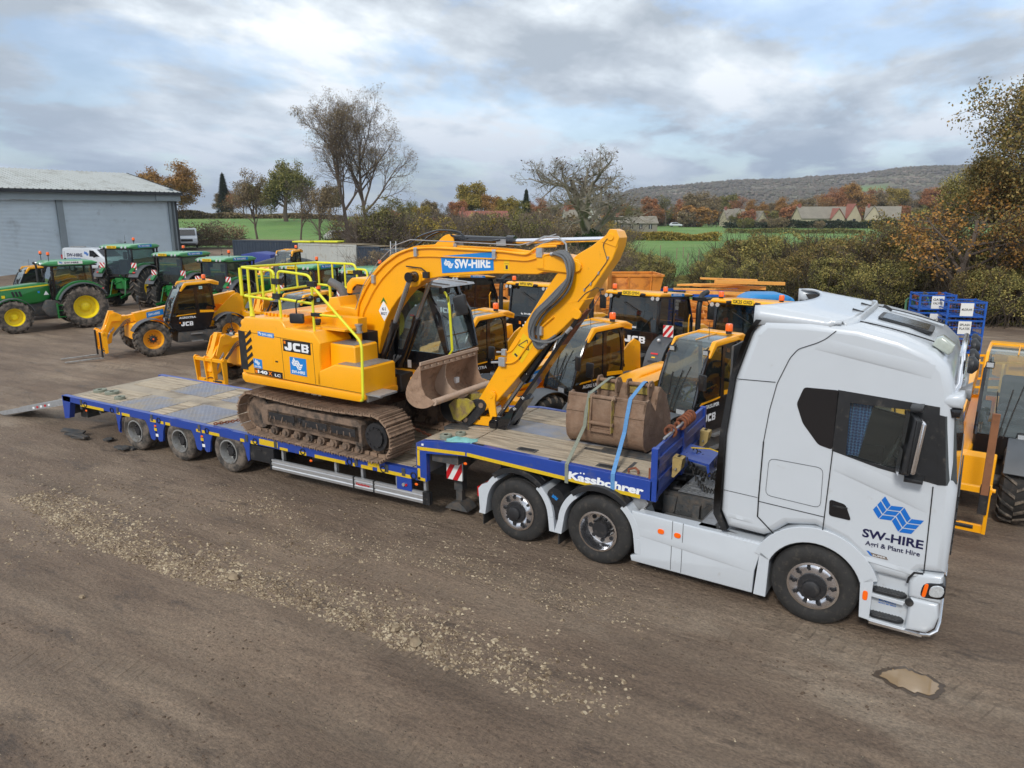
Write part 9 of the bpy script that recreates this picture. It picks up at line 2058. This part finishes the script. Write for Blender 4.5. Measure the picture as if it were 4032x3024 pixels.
# ---------------------------------------------------------------- camera and light
cd=bpy.data.cameras.new('camera'); co=bpy.data.objects.new('camera',cd); COL.objects.link(co)
cd.sensor_width=36; cd.lens=36*FPX/4032; cd.clip_start=.1; cd.clip_end=30000
mt=Matrix((CR,CU,-CF)).transposed().to_4x4(); mt.translation=CAM; co.matrix_world=mt
sc.camera=co
SUN_EL,SUN_AZ=R(38),R(178)      # azimuth of the sun, clockwise from +y
w=bpy.data.worlds.new('World'); sc.world=w; w.use_nodes=True; nt=w.node_tree; N=nt.nodes; L=nt.links; bg=N['Background']
sk=N.new('ShaderNodeTexSky'); sk.sky_type='NISHITA'; sk.sun_disc=False; sk.sun_elevation=SUN_EL; sk.sun_rotation=SUN_AZ; sk.altitude=100; sk.air_density=1.2; sk.dust_density=1.5
tc=N.new('ShaderNodeTexCoord'); sp=N.new('ShaderNodeSeparateXYZ'); L.new(tc.outputs['Generated'],sp.inputs[0])
def math_(op,a,b=None,c=None):
    n=N.new('ShaderNodeMath'); n.operation=op
    for i,x in enumerate((a,b,c)):
        if x is None: continue
        if isinstance(x,(int,float)): n.inputs[i].default_value=x
        else: L.new(x,n.inputs[i])
    return n.outputs[0]
zz=math_('MAXIMUM',sp.outputs[2],0.0); den=math_('ADD',zz,.20)
cx=math_('DIVIDE',sp.outputs[0],den); cy=math_('DIVIDE',sp.outputs[1],den)
cb_=N.new('ShaderNodeCombineXYZ'); L.new(cx,cb_.inputs[0]); L.new(cy,cb_.inputs[1])
def cn(scale,det,off,rg=.55,dist=.4,sc_=(1,1,1)):
    mp=N.new('ShaderNodeMapping'); mp.inputs['Location'].default_value=off; mp.inputs['Scale'].default_value=sc_; mp.inputs['Rotation'].default_value=(0,0,.5); L.new(cb_.outputs[0],mp.inputs[0])
    n=N.new('ShaderNodeTexNoise'); n.inputs['Scale'].default_value=scale; n.inputs['Detail'].default_value=det; n.inputs['Roughness'].default_value=rg; n.inputs['Distortion'].default_value=dist; L.new(mp.outputs[0],n.inputs[0]); return n.outputs[0]
n1=cn(1.7,12,(3.1,7.3,0),.60,.2,(1.,.8,1)); n2=cn(1.3,12,(11.4,2.2,0),.60,.15,(1,.75,1))
def ramp(x,els):
    r=N.new('ShaderNodeValToRGB'); e=r.color_ramp.elements
    while len(e)<len(els): e.new(.5)
    for i,(p,c) in enumerate(els): e[i].position=p; e[i].color=(*c,1)
    L.new(x,r.inputs[0]); return r.outputs[0]
# cloud cover: grey undersides and bright thin places; sky blue shows in the gaps
cloud=ramp(n2,[(.38,rgb(148,158,170)),(.45,rgb(180,188,197)),(.51,rgb(210,218,225)),(.58,rgb(246,249,252))])
low=ramp(zz,[(0.,rgb(112,136,168)),(.07,rgb(132,152,178)),(.18,rgb(172,184,198)),(.32,rgb(200,208,214))])
mxa=N.new('ShaderNodeMix'); mxa.data_type='RGBA'; fz=N.new('ShaderNodeMapRange'); L.new(zz,fz.inputs[0]); fz.inputs[1].default_value=.02; fz.inputs[2].default_value=.28; fz.inputs[3].default_value=.30; fz.inputs[4].default_value=.85
L.new(fz.outputs[0],mxa.inputs[0]); L.new(low,mxa.inputs[6]); L.new(cloud,mxa.inputs[7])
bl=N.new('ShaderNodeMix'); bl.data_type='RGBA'; bl.blend_type='MULTIPLY'; bl.inputs[0].default_value=1.; bl.inputs[7].default_value=(.80,.92,1.12,1); L.new(sk.outputs[0],bl.inputs[6])
skm=N.new('ShaderNodeVectorMath'); skm.operation='SCALE'; L.new(bl.outputs[2],skm.inputs[0]); skm.inputs['Scale'].default_value=.13
cls=N.new('ShaderNodeVectorMath'); cls.operation='SCALE'; L.new(mxa.outputs[2],cls.inputs[0]); cls.inputs['Scale'].default_value=1.0
mask=N.new('ShaderNodeMapRange'); L.new(n1,mask.inputs[0]); mask.inputs[1].default_value=.40; mask.inputs[2].default_value=.50; mask.inputs[3].default_value=.52; mask.inputs[4].default_value=1.
mxb=N.new('ShaderNodeMix'); mxb.data_type='RGBA'; L.new(mask.outputs[0],mxb.inputs[0]); L.new(skm.outputs[0],mxb.inputs[6]); L.new(cls.outputs[0],mxb.inputs[7])
L.new(mxb.outputs[2],bg.inputs[0]); bg.inputs[1].default_value=1.0
sl=bpy.data.lights.new('sun','SUN'); sl.energy=1.5; sl.angle=R(10); sl.color=(1,.96,.90); so=bpy.data.objects.new('sun',sl); COL.objects.link(so)
sd=Vector((math.sin(SUN_AZ)*math.cos(SUN_EL),math.cos(SUN_AZ)*math.cos(SUN_EL),math.sin(SUN_EL))); so.rotation_euler=sd.to_track_quat('Z','Y').to_euler()
vs=sc.view_settings; vs.view_transform='Standard'; vs.look='None'; vs.gamma=1; vs.exposure=0.48; vs.use_curve_mapping=False
cy_=sc.cycles; cy_.max_bounces=6; cy_.transparent_max_bounces=12; cy_.volume_bounces=0; cy_.use_denoising=True
try: cy_.use_adaptive_sampling=True; cy_.adaptive_threshold=.015
except Exception: pass
